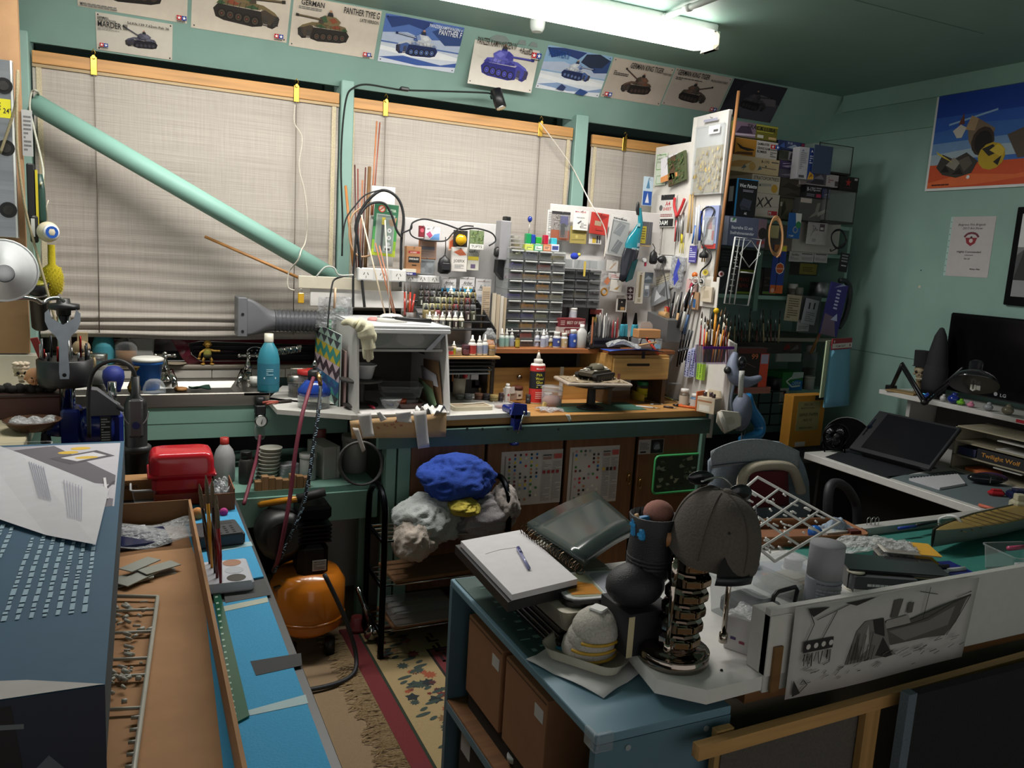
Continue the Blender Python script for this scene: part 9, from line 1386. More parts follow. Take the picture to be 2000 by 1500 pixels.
T('wooden_stirrer','flat pale wooden stick in the boot pot','stick',OO,B('#b8946a','wd').tu([S(-.02,-.01,-.03),S(-.045,-.0,.055)],.005,6));T('makeup_brush','big soft pink brush head in the boot pot',0,OO,[('*',B('#a87468','fu').sph(*S(.025,.02,.045),.034,.03,.028,16,10)),('handle',B('#141414','gl').tu([S(.03,.02,.02),S(.02,.01,-.08)],.01,8))]);T('wooden_mallet','round wooden tool handle across the boot pot','handle tool',OO,[('*',B('#9a6a40','wd').tu([S(.0,-.04,.012),S(.07,-.02,.014)],.017,12)),('ferrule',B('#2a2a2c','me').tu([S(.07,-.02,.014),S(.09,-.015,.014)],.012,10))])
# blue cabinet
zc=.65;A=fz(885,1130,zc);Bq=fz(1165,1440,zc);X0,X1=Bq.x,Bq.x+.31;Y0,Y1=Bq.y-.0,A.y
T1='#5f7f8e';K='pt'
T('blue_cabinet','slate blue open cabinet holding two brown boxes',0,OO,[('top_board',B(T1,K).bx(X0,X1,Y0,Y1,zc-.018,zc,.002)),('end_panel',B('#4f6c7a',K).bx(X0,X1,Y0,Y0+.018,0,zc-.0185)),('end_panel',B('#4f6c7a',K).bx(X0,X1,Y1-.018,Y1,0,zc-.0185)),('back_panel',B('#33454e',K).bx(X1-.008,X1,Y0+.0185,Y1-.0185,0,zc-.0185)),('shelf_board',B('#7a5232','wd').bx(X0,X1-.0085,Y0+.0185,Y1-.0185,.30,.318,.002)),('shelf_edge',B(T1,K).bx(X0-.001,X0+.001,Y0+.0185,Y1-.0185,.29,.312)),('floor_board',B('#33454e',K).bx(X0,X1-.0085,Y0+.0185,Y1-.0185,.04,.058))]+[('screw_cover',B('#8d979c').cyl(x,Y0,zc-.035,.006,.003,10,ax='y'))for x in(X0+.07,X1-.06)])
for i,(y,l)in enumerate(((1.70,'farther'),(1.47,'nearer'))):T('brown_box',l+' brown cardboard box with a barcode sticker inside the blue cabinet','box',(X0+.03,y,.3185+.05),[('*',B('#96694a','cd').bx(0,.22,-.105,.105,0,.21,.002)),('lid_line',B('#5a3c28','cd').bx(-.0008,0,-.1,.1,.2,.203)),('barcode',B('#c4c0bc','pa').bx(-.001,0,-.09,-.05,.15,.18))])
T('dark_plinth_box','dark box underneath the two brown boxes',0,(X0+.04,1.585,.3185),B('#2a211a','cd').bx(0,.2,-.24,.22,0,.0495));T('black_carton','black carton with a white price label at the bottom of the blue cabinet','box',(X0+.02,1.68,.0585),[('*',B('#141315','pa').bx(0,.2,-.12,.12,0,.2)),('price_label',B('#b4b2b4','pa').bx(-.001,.0,.05,.11,.15,.2))])
a=on(1005,1475,0,X0+.05);T('steel_roller','chrome handled tool with white collars on the cabinet shelf','tool',a,[('*',B('#8d8f92','ch').tu([(0,0,0),(.05,-.1,0)],.008,10)),('collar',B('#c4c4c0').cyl(0,0,-.012,.018,.014,14)),('collar',B('#c4c4c0').cyl(.02,-.04,-.012,.016,.012,14))])
T('corner_guard','clear plastic corner guard on the near corner of the blue cabinet',0,(X0,Y0,zc),B('#c9ced8','tr').bx(-.006,.035,-.006,.004,-.03,.006,.003).bx(-.006,.004,-.006,.035,-.03,.006,.003))
zm=zc+.003;T('scratched_mat','scratched dark green cutting mat on the blue cabinet',0,OO,[('*',B('#27433e','ru').bx(X0+.01,X0+.24,1.42,Y1-.01,zc+.0003,zm)),*[('scratch',B('#6a8a80','pa').bx(X0+x,X0+x+rnd(.005,.03),y,y+rnd(.002,.012),zm,zm+.0003))for x,y in[(rnd(.02,.08),rnd(1.44,1.84))for _ in range(24)]]])
for i in range(4):T('framed_picture','%s of the dark picture frames stacked under the cream tray, from the bottom'%ORD[i],'frame',(X0+.17,1.56+.01*i,zm+.0005+.0115*i),[('*',B(['#1c1b1c','#2a2826','#151516','#3a3530'][i],'gl').bx(-.095+.004*i,.12,-.15,.13,0,.011,.002)),('mount',B('#4a4a48','pa').bx(-.06,.09,-.11,.1,.011,.0113))])
z1=zm+.0475;T('cream_tray','deep cream plastic tray under the lunch tray',0,(X0+.20,1.50,z1),[('*',B('#a49c8a').add([(x*k,y*k,z)for z,k in((0,.86),(.05,1))for x,y in rrect(.25,.19,.02)],[tuple(range(15,-1,-1))]+[(i,(i+1)%16,16+(i+1)%16,16+i)for i in range(16)]+[tuple(range(16,32))]))]);z2=z1+.0505
T('grey_tray','grey green plastic tray under the drawing pad',0,(X0+.17,1.72,z1),B('#7d7f74').bx(-.11,.15,-.115,.115,0,.05,.008))
T('lunch_tray','black and white two part tray with orange paint in one half',0,(X0+.21,1.485,z2),[('*',B('#141416','gl').pr(rrect(.215,.155,.03),0,.016,'xy')),('white_rim',B('#c4c4c4','gl').pr(rrect(.205,.145,.028),.016,.019,'xy')),('grey_well',B('#9a9ca4','gl').pr([(x+.045,y)for x,y in rrect(.1,.125,.02)],.019,.0196,'xy')),('green_well',B('#9a9c84','gl').pr([(x-.05,y)for x,y in rrect(.08,.125,.02)],.019,.0196,'xy')),('orange_paint',B('#b87c34','gl').pr([(-.085,-.05),(-.016,-.055),(-.016,-.0),(-.05,.02),(-.085,.0)],.0196,.0202,'xy'))],rz=-8)
pd=[fz(x,y,.79)for x,y in((900,1058),(1018,1036),(1128,1132),(1000,1163))];f=lambda z:[V((q.x,q.y,z))for q in pd];qd=[(0,1,2,3),(7,6,5,4),(0,4,5,1),(1,5,6,2),(2,6,7,3),(3,7,4,0)]
T('drawing_pad','white drawing pad on a black board with a faint pencil line',0,OO,[('*',B('#c6c2c4','pa').add(f(.778)+f(.792),qd)),('black_board',B('#1c1c1e').add([q+(q-pd[2])*.05 for q in f(.756)]+[q+(q-pd[2])*.05 for q in f(.777)],qd)),('pencil_line',B('#8a8688','pa').tu([fz(948,1082,.7923),fz(975,1074,.7923),fz(1015,1068,.7923)],.0005,4))])
T('ballpoint_pen','blue capped ballpoint pen on the drawing pad',0,OO,[('*',B('#8a8cb4','gl').tu([fz(1012,1072,.797),fz(1033,1110,.797)],.0042,8)),('pen_cap',B('#2a2f6a').tu([fz(1012,1070,.797),fz(1018,1082,.797)],.0048,8))])
bk=[fz(x,y,.80)for x,y in((1030,1036),(1160,978),(1240,1050),(1140,1108))];g=lambda u,v:bk[0]*(1-u)*(1-v)+bk[1]*u*(1-v)+bk[2]*u*v+bk[3]*(1-u)*v
cv=B('#3a4442','gl').su(lambda u,v:g(u,v)+V((0,0,.012*sin(PI*u*.8))),12,4,.022);pr=B('#4f6478','pa');L=lambda u0,v0,u1,v1,c_,k=0:pr.c(c_).su(lambda u,v:g(u0+(u1-u0)*u,v0+(v1-v0)*v)+V((0,0,.012*sin(PI*(u0+(u1-u0)*u)*.8)+.0007+k)),6,3)
L(.2,.12,.86,.78,'#4f6478');L(.22,.14,.52,.45,'#5a7488',.0003);L(.55,.14,.84,.76,'#7a6a66',.0003);L(.22,.48,.52,.76,'#4f6a54',.0003);L(.3,.2,.4,.36,'#2f6a74',.0006);L(.6,.3,.78,.6,'#8a7a70',.0006);L(.3,.54,.46,.68,'#7a9a6a',.0006);L(.26,.3,.32,.4,'#a8983c',.0006)
vv,ff,tw,_=glyphs('SHOWCASE',.01);pr.c('#c4c8c4').add([g(.86-.68*x/tw,.93-.10*y)+V((0,0,.0125*sin(PI*(.86-.68*x/tw)*.8)+.0013))for x,y in vv],ff)
T('showcase_book','dark green illustrated book lettered SHOWCASE upside down',0,OO,[('*',cv),('print',pr)])
T('wire_binding','curled wire spiral binding between the pad and the dark green book',0,OO,B('#5a4a3a','me').tu([fz(1022,1040,.79)+(fz(1135,1122,.79)-fz(1022,1040,.79))*(i/200)+V((.012*cos(i*.63),0,.010+.012*sin(i*.63)))for i in range(200)],.0013,4))
# masks on a dish
p=fz(1148,1292,zc);T('paper_sheet','crumpled white paper under the mask dish','paper',p,B('#c4c2c2','pa').su(lambda u,v:(-.1+.2*u,-.11+.2*v,.003+.004*abs(sin(u*7+v*5))),12,8,.001),rz=24)
T('mask_dish','cream enamel dish full of dust masks',0,p+V((0,0,.009)),[('*',B('#b5b0a0','gl').add([(x*k,y*k,z)for z,k in((0,.7),(.004,.9),(.026,1),(.028,1.03),(.024,.97),(.006,.8))for x,y in rrect(.18,.13,.035,5)],[(r_*24+i,r_*24+(i+1)%24,r_*24+24+(i+1)%24,r_*24+24+i)for r_ in range(5)for i in range(24)]+[tuple(range(23,-1,-1)),tuple(range(120,144))])),('blue_slip',B('#3a8ab0','pa').bx(-.07,-.02,-.02,.03,.008,.009))],rz=-55)
for i in range(3):T('dust_mask','%s white dust mask of the pile in the enamel dish'%['bottom','middle','top'][i],'mask',p+V((.004*i,-.006*i,.02+.022*i)),[('*',B('#aaa59c','cl').sph(0,0,.018,.062-.002*i,.052,.045,18,10)),('strap',B('#b8902c','ru').tu([(.06*cos(PI+PI*t/12),.05*sin(PI+PI*t/12),.004)for t in range(13)],.0035,5)),('nose_clip',B('#8d8f92','me').tu([(.02,-.045,.03),(.05,-.02,.036)],.003,5)),('vent',B('#c4c4c0').bx(-.02,.012,-.02,.014,.06,.066,.003))],rz=14*i)
# left bench
ZL=.78;xe=.258
T('left_bench','black topped bench at the lower left',0,OO,[('*',B('#26272a').bx(-1.3,xe,.2,2.42,ZL-.03,ZL,.002)),('leg_panel',B('#2c2f2f','ma').bx(-1.25,xe-.08,.3,2.35,0,ZL-.031))])
F=lambda q,z:[(V(fz(x,y,z)).x,V(fz(x,y,z)).y)for x,y in q]
T('blue_foam','bright blue foam sheets taped over the left bench','foam sheet',OO,[('*',B('#3f9ac8','fo').pr(F(((350,990),(458,986),(515,1129),(400,1150)),ZL),ZL+.0003,ZL+.004,'xy').pr(F(((400,1185),(521,1167),(660,1540),(440,1540)),ZL),ZL+.0003,ZL+.004,'xy'))]+[('tape',B(c_,'pa').pr(F(q,ZL+.004),ZL+.0041,ZL+.0046,'xy'))for q,c_ in((((430,1186),(522,1167),(524,1176),(432,1196)),'#b4b8a8'),(((484,1388),(597,1357),(602,1374),(488,1398)),'#a9c0c4'),(((489,1292),(588,1276),(590,1300),(500,1320)),'#1f2022'),(((436,1150),(516,1130),(530,1162),(440,1178)),'#3a3c3c'),(((432,1062),(490,1058),(494,1066),(434,1076)),'#9ab8c0'))])
b0,b1=fz(370,975,ZL+.06),fz(474,1500,ZL+.06);xr_=b0 .x
T('kit_tray','open brown cardboard kit tray holding parts frames',0,OO,[('*',B('#a87c54','cd').bx(-.42,xr_,.25,b0 .y,ZL+.0003,ZL+.003)),('wall',B('#8a6646','cd').bx(-.42,xr_,b0 .y-.003,b0 .y,ZL+.003,ZL+.06)),('wall',B('#a07650','cd').add([(b0 .x-.003,b0 .y,z)for z in(ZL+.003,ZL+.06)]+[(b1 .x-.003,.3,z)for z in(ZL+.003,ZL+.06)]+[(b0 .x+.003,b0 .y,z)for z in(ZL+.003,ZL+.06)]+[(b1 .x+.003,.3,z)for z in(ZL+.003,ZL+.06)],[(0,1,3,2),(4,6,7,5),(1,5,7,3),(0,4,5,1)])),('wall',B('#8a6646','cd').bx(-.42,-.417,.25,b0 .y,ZL+.003,ZL+.06))])
zk=ZL+.0035;p=fz(275,1055,zk);T('parts_bag','clear bag of navy parts in the kit tray',0,p,[('*',B('#22284a','gl').bx(-.1,.06,-.06,.05,0,.012,.004)),('film',B('#c4c4c8','bag').su(lambda u,v:(-.13+.26*u,-.08+.16*v,.014+.008*sin(u*9+v*5)),14,10,.001)),('white_card',B('#b8b6bc','pa').bx(-.09,.02,.04,.07,.013,.0135))],rz=8)
for i in range(6):p=fz(285+rnd(-35,40),1128+rnd(-14,14),zk);T('plastic_plate','%s loose grey plastic plate in the heap inside the kit tray'%ORD[i],'plate',p+V((0,0,.003*i)),B('#8d8f86').bx(-.04,.04,-.018,.018,0,.002),rz=20+rnd(-25,25),ry=rnd(-3,3))
sp=B('#a5a296');s=lambda x,y:fz(x,y,zk+.008);sp.tu([s(205,1164),s(308,1166),s(262,1500),s(258,1530)],.0042,6)
for y in(1190,1233,1285,1318,1382):sp.tu([s(206,y+4),s(308-(y-1166)*.138,y)],.003,5)
for i in range(44):y=1175+rnd(0,200);x=rnd(212,296-(y-1166)*.13);sp.tu([s(x,y),s(x+rnd(4,16),y+rnd(-6,8))],rnd(.002,.005),5)
for i in range(6):y=1400+i*24;sp.tu([s(262-(y-1400)*.12+12,y),s(256-(y-1400)*.12,y+2)],.003,5)
T('parts_sprue','grey plastic parts sprue in the kit tray','parts frame',OO,sp)
# big lid
zl=.95;a,c_=fz(243,862,zl),fz(205,1338,zl);d=(c_-a);Ll=d.length;yw=math.degrees(math.atan2(d.x,-d.y));W=.62;hl=.16
its=[('r',.0,.0,1,1,'#2c526c'),('r',.72,.56,.985,.985,'#b4b0b8'),('r',.05,.56,.72,.985,'#9a969e'),('p','#5a545c',.3,.9,.74,.98,.98,.74,.98,.68,.6,.78),('p','#6a646c',.06,.7,.5,.78,.98,.6,.98,.56,.06,.58),('c',.84,.95,.018,'#c8a438',.012),('c',.8,.92,.018,'#c8a438',.012),('p','#4a444c',.74,.88,.9,.93,.97,.88,.82,.83),('p','#c4c0c4',.78,.88,.89,.915,.94,.885,.84,.85),('c',.87,.875,.02,'#c8a438',.01),('p','#b0aaa8',0,0,1,0,.86,.03,0,.13)]
for i in range(22):u=rnd(.1,.95);its.append(('l',rc(['#3f3a42','#d0ccd0','#77717a']),.004,u,rnd(.58,.74),u+rnd(-.06,.06),rnd(.58,.74)))
for j in range(4):
 for i in range(7):its.append(('b',.1+j*.225+i*.027,.17,.1+j*.225+i*.027+.013,.53,1,'#8fa9b8'))
pr=B();
for it in its:
 if it[0]=='b':
  z=.17
  while z<.53-.1*rnd(0,1)*(it[1]>.3):e=min(z+rnd(.005,.02),.54);art(W,Ll,[('r',it[1]+rnd(0,.003),z,it[3]-rnd(0,.003),e,it[6])],-.002,pr);z=e+.004
 else:art(W,Ll,[it],-.0006-.00008*its.index(it),pr)
for i in range(12):art(W,Ll,[('r',.1+.05*i,.02,.108+.05*i,.03+rnd(0,.05)*(1-i/14),'#55555c')],-.003,pr)
sd=B('#10141f','pa');q=art(W,hl,[('r',0,0,1,1,'#141c2c'),('p','#39424f',.62,.1,.7,.6,.76,.3,.72,.0),('p','#4a525c',.8,.1,.9,.5,.94,.3,.88,.0),('p','#0a0b10',.72,.3,.74,.95,.84,.95,.86,.3),('p','#565c62',.76,.8,.86,.75,.86,.79,.76,.84)],-.0006)
mx=MX.Translation(c_)@MX.Rotation(rad(yw),4,'Z')
r=T('kit_carton','big dark teal kit box lid with printed columns over the kit tray','lid box',OO,[('*',B('#23485f','pa').bx(-W,0,0,Ll,-.004,0,.0008)),('side',B('#16243a','pa').bx(-W,0,0,.003,-hl,-.0041)),('side',B('#3f4a50','pa').bx(-.003,0,.0031,Ll,-hl*.62,-.0041)),('side',B('#16243a','pa').bx(-W,0,Ll-.003,Ll,-.09,-.0041))]);r.matrix_world=mx
o=pr.obj('print',r);o.rotation_euler=(rad(-90),0,0);o.location=(-W/2,0,.0);o.rotation_euler=(rad(-90),0,0)
o.matrix_basis=MX(((1,0,0,-W/2),(0,0,1,0),(0,-1,0,.0001),(0,0,0,1)))
o=q.obj('side_print',r);o.location=(-W/2,-.0001,-hl)
sh=[fz(x,y,zl+.006)for x,y in((-60,850),(40,890),(213,955),(187,1070),(90,1045),(-60,1000))];b=B('#b9b7bc','pa');
b.add([q+V((0,0,.006*(i%2)))for i,q in enumerate(sh)],[(0,1,4,5),(1,2,3,4)]);k=B('#8a8c9c','pa');iq=lambda u,v:(sh[1]*(1-u)+sh[2]*u)*(1-v)+(sh[4]*(1-u)+sh[3]*u)*v+V((0,0,.0075+0*u))
for i in range(7):k.poly([iq(.08+.03*i,.1),iq(.092+.03*i,.1),iq(.092+.03*i,.6),iq(.08+.03*i,.6)]).poly([iq(.5+.035*i,.2),iq(.51+.035*i,.2),iq(.51+.035*i,.75),iq(.5+.035*i,.75)])
T('instruction_sheets','folded white instruction sheets with drawings on the big lid','paper',OO,[('*',b),('print',k)])
# behind the tray
p=fz(357,990,ZL);p.y+=.06;T('red_tool_box','bright red plastic box with a rounded lid on the left bench',0,p,[('*',B('#b8202c','gl').bx(-.075,.075,-.055,.055,.035,.085,.012)),('lid',B('#cf2530','gl').add([(x*k,y*k,z)for z,k in((.085,1),(.12,.985),(.135,.95),(.143,.88),(.146,.75))for x,y in rrect(.164,.124,.025,5)],[(r_*24+i,r_*24+(i+1)%24,r_*24+24+(i+1)%24,r_*24+24+i)for r_ in range(4)for i in range(24)]+[tuple(range(96,120))],True)),('lid_rim',B('#b8202c','gl').bx(-.086,.086,-.066,.066,.082,.09,.003)),('orange_base',B('#9a3a20').bx(-.07,.08,-.05,.05,.0003,.0345,.004))])
p=fz(305,980,ZL);T('clear_tub','clear tub with red granules before the red box',0,p,[('*',tubs(.12,.08,.045)),('contents',B('#8a2a30','ma').bx(.0,.05,-.03,.03,.002,.03,.004)),('rim',B('#c4c4c6').tu([(x,y,.046)for x,y in rrect(.125,.085,.012)],.003,5,True))]);p=fz(262,985,ZL);T('brown_carton','brown carton lettered REMEL beside the clear tub','box',(p.x,p.y+.07,ZL),[('*',B('#9a7044','cd').bx(-.05,.05,-.03,.03,0,.055)),('lettering',art(.1,.055,[('t','REMEL',.2,.6,.16,'#3a2a1c',.6)],-.0305))])
p=fz(428,1000,ZL);T('open_carton','open brown carton with crumpled clear film right of the red box',0,(p.x,p.y+.05,ZL),[('*',B('#7a4c30','cd').bx(-.045,.04,-.05,-.047,0,.05).bx(.037,.04,-.047,.09,0,.06).bx(-.045,-.042,-.047,.09,0,.06).bx(-.042,.037,-.047,.09,0,.003)),('film',B('#c9ccd0','bag').su(lambda u,v:(-.03+.06*u,-.03+.06*v,.05+.03*sin(u*7+v*5)*cos(v*9)),10,8,.001))])
for l,px,py,c_,r_ in(('pink foam ball among the brushes',437,1000,'#b83a84',.011),('orange foam plug behind the brushes',386,1003,'#c8864c',.016)):T('foam_ball',l,'ball',fz(px,py,ZL+r_),B(c_,'fo').sph(0,0,0,r_))
p=fz(432,1068,ZL+.004);T('holder_block','dark tool holder block drilled with holes on the blue foam','holder',(p.x,p.y+.04,ZL+.0045),[('*',B('#23262c').bx(-.055,.05,-.045,.06,0,.03,.004))]+[('hole',B('#060607','ma').cyl(-.02+.016*i,-.03+.014*j,.0301,.004,.0004,8))for i in range(4)for j in range(4)]+[('slot',B('#0c0d10').bx(-.03,.035,.032,.05,.0301,.0304))],rz=6)
p=fz(447,1140,ZL+.004);T('paint_palette','white palette block with three round wells holding brushes upright',0,(p.x,p.y,ZL+.0045),[('*',B('#b9bac4').bx(-.05,.045,-.05,.08,0,.022,.004))]+[('well',B(c_,'gl').cyl(.012,-.026+.042*i,.0221,.019,.0004,20,smooth=False))for i,c_ in enumerate(('#3c3432','#b4b8c0','#a87a64'))])
for i,(x0,y0,x1,y1,c_)in enumerate(((389,945,410,1100,'#2a1a16'),(402,928,414,1108,'#c88a24'),(414,935,420,1118,'#2a1414'),(423,968,424,1128,'#5a1a1a'),(424,985,431,1138,'#8a1c20'))):
 lo_=fz(x1,y1,ZL+.027);hi=on(x0,y0,1,lo_.y);e_=hi-lo_;T('palette_brush','%s paint brush from the left in the white palette'%ORD[i],'brush',OO,[('handle',B(c_,'gl').tu([lo_,lo_+e_*.35,lo_+e_*.7],[.003,.005,.0035],7)),('bristles',B('#6a5c48','fu').tu([lo_+e_*.7,lo_+e_*.9,hi],[.004,.004,.001],6))],grp='brushes standing in the white palette')
T('green_ruler','green plastic ruler with white figures against the kit tray',0,OO,[('*',B('#1f5a44','gl').pr(F(((414,1152),(428,1150),(487,1400),(461,1414)),ZL+.005),ZL+.0048,ZL+.0075,'xy'))]+[('tick',B('#a9c4b4','pa').pr(F(((420+.16*t,1165+t),(425+.16*t,1164+t),(425.5+.16*t,1167+t),(420.5+.16*t,1168+t)),ZL+.0076),ZL+.0076,ZL+.0079,'xy'))for t in range(0,230,12)])
# floor: rug, rack, compressor, under bench
rx,ry_=.72,2.95;b=B('#7a2c30','cp').bx(rx,1.9,.6,ry_,.0005,.008);pr=B(m='cp')
R_=lambda x0,x1,y0,y1,z,c_:pr.c(c_).bx(x0,x1,y0,y1,.008,.008+z)
R_(rx+.06,1.88,.62,ry_-.05,.0004,'#2f3a2c');R_(rx+.07,1.87,.63,ry_-.06,.0006,'#b49c70');R_(rx+.27,1.7,.8,ry_-.26,.0008,'#2a2424');R_(rx+.28,1.69,.8,ry_-.27,.001,'#7a3034')
for i in range(24):y=.9+i*.08;R_(rx+.30,rx+.34,y,y+.012,.0013,'#3a2024');R_(rx+.30,rx+.312,y,y+.05,.0013,'#3a2024');R_(rx+.32,rx+.332,y+.03,y+.07,.0013,'#3a2024')
R_(rx+.36,1.6,.8,ry_-.36,.0015,'#1f2024')
for i in range(90):
 x,y=rx+.1+rnd(0,.14),rnd(1.5,2.85);n=rc((5,7,9));s=rnd(.01,.03);o=rnd(0,6);pr.c(rc(['#7a3430','#a8593c','#2c3436','#43504a','#5a3034','#8a6a48'])).add([(x+(s if k%2==0 else s*.62)*cos(o+PI*k/n),y+(s if k%2==0 else s*.62)*sin(o+PI*k/n),.0088+i*2e-6)for k in range(2*n)],[tuple(range(2*n))])
for i in range(46):y=1.5+i*.03;x=rx+.17+.05*sin(i*.9);pr.c('#43504a').add([(x+.022*cos(t)*(1+.3*(-1)**i),y+.009*sin(t)+.3*.02*cos(t),.0093+i*1e-6)for t in[PI*j/5 for j in range(10)]],[tuple(range(10))])
r=T('patterned_rug','red bordered rug with a cream floral band on the carpet',0,OO,[('*',b),('woven_pattern',pr)]);fg=B('#a8906c','cl')
for i in range(420):y=.9+i*.0048;x=rx;fg.tu([(x,y,.006),(x-rnd(.02,.05),y+rnd(-.02,.02),.010),(x-rnd(.05,.10),y+rnd(-.03,.03),.004)],.0018,3)
o=fg.obj('fringe',r);o['kind']='stuff'
Xa,Xb=.81,1.30
def loop(x):return B('#101113','me').tu(spline([(x,2.68,0),(x,2.68,.5),(x,2.70,.60),(x,2.78,.64),(x,2.87,.60),(x,2.90,.5),(x,2.90,0)],5),.012,8)
T('shoe_rack','black framed shoe rack with chrome rods under the rags',0,OO,[('end_frame',loop(Xa)),('end_frame',loop(Xb))]+[('cross_bar',B('#101113','me').tu([(x,2.68,z),(x,2.90,z)],.008,6))for x in(Xa,Xb)for z in(.1,.28,.45)]+[('rod',B('#9a9a98','ch').tu([(Xa,2.70+.045*i,z),(Xb,2.70+.045*i,z)],.005,6))for z in(.1,.28,.45)for i in range(5)])
from mathutils import noise as NZ
def fold(a_,e_,x,y,z,k):
 n=V((cos(a_)*sin(e_),sin(a_)*sin(e_),-cos(e_)));q=n*1.3+V((k*3.1,k,0));w_=NZ.noise(q*1.1)
 r=1+.28*w_+.22*(.5-abs(NZ.noise(q*1.6+V((w_*2,0,w_*3)))))+.09*(.5-abs(NZ.noise(q*4+V((w_*5,w_*3,0)))))
 return(x*r*n.x,y*r*n.y,z*r*n.z*1.1)
def heap(name,label,px,py,rx_,ry2,rz_,c_,k,Y=2.78):
 q=on(px,py,1,Y);T(name,label,'cloth',q,B(c_,'cl').su(lambda u,v:fold(2*PI*u,PI*v,rx_,ry2,rz_,k),90,50))
heap('blue_rag','crumpled bright blue cloth on top of the rag pile',893,936,.135,.10,.075,'#1f3f94',1);heap('grey_rag','pale grey sweatshirt heap under the blue cloth, right side',935,1010,.13,.10,.075,'#8f8a8c',3);heap('white_rag','pale blue white rags heaped at the left of the pile',835,1015,.12,.11,.08,'#a4a8a6',6);heap('cream_rag','cream and pink rag drooping below the pile',808,1052,.075,.09,.07,'#a89c92',9,2.72);heap('yellow_rag','yellow rag peeping from under the blue cloth',900,985,.055,.09,.03,'#a8983c',4,2.72);heap('ribbed_sleeve','grey ribbed sleeve hanging at the right end of the pile',985,985,.045,.08,.07,'#8d8580',8,2.74)
for z,l in((.291,'middle'),(.111,'bottom')):T('flat_cardboard','flattened brown cardboard on the %s shelf of the rack'%l,'cardboard',(1.02,2.79,z),B('#7a573a','cd').bx(-.17,.24,-.1,.09,0,.012,.002),rz=3)
T('clear_lid_box','clear lidded box on the lowest shelf of the rack',0,(.98,2.76,.124),B('#8a868c','tr').bx(-.12,.12,-.09,.09,0,.05,.008))
# compressor
c0=on(600,1215,1,2.86);c0 .z=.17;tk=B('#b86a1c','gl').la([(0,-.1),(.08,-.095),(.13,-.06),(.135,.0),(.135,.1),(.11,.14),(0,.16)],n=26)
T('air_compressor','orange tank air compressor with a black pump head',0,c0,[('*',tk),('seam',B('#a05a18','gl').la([(.136,-.03),(.139,-.025),(.136,-.02)],n=26)),('pump',B('#2e2b2a','me').bx(-.05,.06,-.07,.06,.12,.26,.02)),('plate',B('#b4b2b0','pa').bx(.0,.05,-.0715,-.0705,.16,.20),None,[('lettering',art(.05,.04,[('t','IMPORTANT',.1,.76,.12,'#222',.8),('b',.1,.1,.9,.7,4,'#666')],-.072,x0=.025,z0=.16))]),('head',B('#1d1c1c','me').bx(-.05,.07,-.06,.06,.34,.40,.014))]+[('fin',B('#262424','me').bx(-.05,.07,-.065,.065,.262+.015*i,.269+.015*i,.002))for i in range(5)]+[('shroud',B('#121213').la([(.07,-.06),(.09,-.04),(.09,.06),(.06,.08)],-.1,.02,.29,16,'y')),('handle',B('#b87a1c','gl').tu(spline([(-.16,.1,.37),(-.1,.0,.41),(-.03,-.02,.42)],5),.012,8)),('grip',B('#141414','ru').tu([(-.05,-.02,.42),(.05,-.02,.44)],.017,10)),('foot',B('#141414').cyl(.07,-.07,-.169,.02,.06,10)),('foot',B('#141414').cyl(-.07,-.07,-.169,.02,.06,10)),('gauge_pipe',B('#8a6a4a','me').tu([(-.13,-.05,.1),(-.04,-.08,.13)],.01,8))])
cord('black hose trailing from the compressor across the carpet','air_hose',[(c0 .x+.02,2.68,.36),(c0 .x+.09,2.66,.2),(c0 .x+.13,2.64,.06),(c0 .x+.1,2.58,.016),(c0 .x-.02,2.54,.014),(c0 .x-.2,2.56,.014)],.008,'#14171c','hose','ru',8)
# under the sink
zu=.585;T('under_shelf','green shelf board under the white worktop',0,OO,[('*',B('#6f9386','pt').bx(.30,.86,2.98,3.6,zu-.02,zu)),('front_rail',B('#6f9386','pt').bx(.30,.86,2.96,2.979,zu-.13,zu-.021)),('leg',B('#5f8074','pt').bx(.80,.84,3.0,3.04,0,zu-.021)),('leg',B('#5f8074','pt').bx(.31,.35,3.0,3.04,0,zu-.021)),('dark_back',B('#0e0f0f','ma').bx(.0,.9,3.60,3.62,0,.84))])  # near-black sheet at the back paints in the shade below the worktop
def U(l,px,w,h,sh,c1,c2,nm,Y=3.1,**k):BT(l,px,980,zu,w,h,sh,c1,c2,None,name=nm,Y=Y,**k)
q=V((on(520,960,1,3.12).x,3.12,zu));
for i in range(9):T('white_tub','%s white plastic tub from the bottom of the stack'%ORD[i],'tub',q+V((.002*i,0,.0145*i)),B('#a9a79c').la([(.036,0),(.04,.012),(.043,.012),(.043,.0142)],n=18),grp='stacked white plastic tubs under the bench')
q=V((on(562,955,1,3.12).x,3.12,zu))
for i in range(5):T('white_tray','%s small white food tray from the bottom of the short stack'%ORD[i],'tray',q+V((0,0,.0125*i)),B('#a4a2a8').pr(rrect(.075,.06,.015),0,.0115,'xy'),rz=6*i,grp='stacked white trays under the bench')
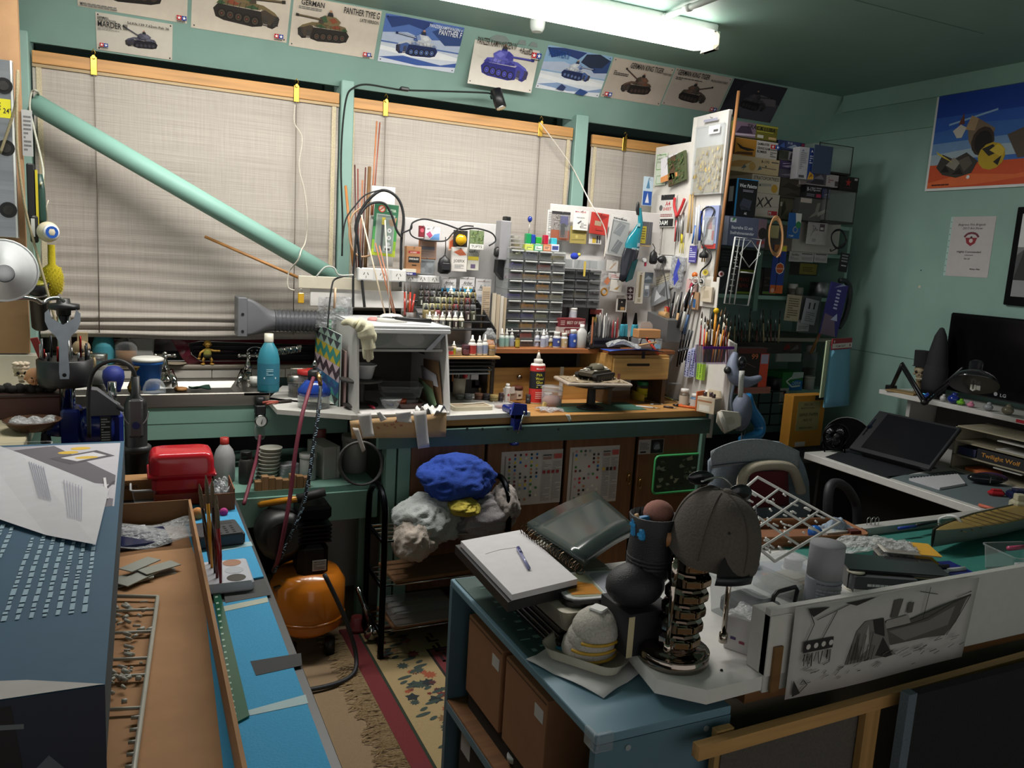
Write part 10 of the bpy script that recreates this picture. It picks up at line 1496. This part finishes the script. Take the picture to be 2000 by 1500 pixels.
for i in range(8):T('timber_block','%s pale timber block in the row along the green shelf'%ORD[i],'block',(on(503+13.5*i,980,1,3.0).x,2.998,zu),B(['#8a6844','#967250'][i%2],'wz').bx(-.012,.012,-.016,.016,0,.035+.018*((i*3)%4)/3,.001),grp='timber blocks along the green shelf')
U('white yoghurt pot with black writing under the bench',600,32,52,'wide','#a9a8a6','#b4b2ae','white_pot');U('dark jar with a black cap beside the timber blocks',480,28,64,'pill','#2a2826','#101010','dark_jar');U('white paint bucket with a dark emblem under the bench',690,50,72,'wide','#8d8c88','#77756f','paint_bucket',Y=3.18,txt=[('c',.5,.4,.12,'#1f1f1c')]);U('white bottle with a red cap behind the red box',438,40,86,'cone','#a09ea0','#a8302a','white_bottle',Y=3.15);U('pinkish red tin behind the white binder',622,24,72,'can','#7a3c3a','#8a4a46','red_tin',Y=3.3)
q=V((on(646,985,1,3.08).x,3.08,zu));T('ring_binder','white ring binder under the bench',0,q,[('*',B('#a5a29c','pa').bx(-.035,.035,0,.16,0,.13,.002)),('spine_line',B('#6f6c66','pa').bx(.018,.02,-.001,0,0,.13))],rz=12)
cord('coil of grey and black cable hanging under the spray booth','cable_coil',[on(705+(42+2*sin(t))*cos(t*.45),905+42*sin(t*.45),1,3.02-.002*t)for t in range(70)],.0045,'#4a4846','cable','ru')
T('white_board','white board in the dark behind the compressor','panel',(on(668,1115,1,3.3).x,3.3,0),B('#a9a7a6').bx(-.07,.07,0,.012,.03,.33),rx=-3);a=on(735,1100,1,3.15);T('grey_board','grey board beside the white board','panel',(a.x,3.15,0),B('#7d746c').bx(-.05,.05,0,.012,.0,.3),rx=-6,rz=-30)
p=fz(697,1228,.012);T('red_cup','dark red rubber cup on the rug corner',0,p,B('#6a1f22','ru').la([(.04,0),(.04,.01),(.024,.02),(.024,.05),(.015,.05)],n=16));p=fz(728,1252,.012);T('hand_shower','chrome hand shower against the rack','shower head',p,[('*',B('#9a9a9a','ch').sph(0,0,.035,.036,.02,.036,16,9)),('stem',B('#8d8d8d','ch').tu([(0,.01,.05),(-.05,.06,.2)],.011,8))])
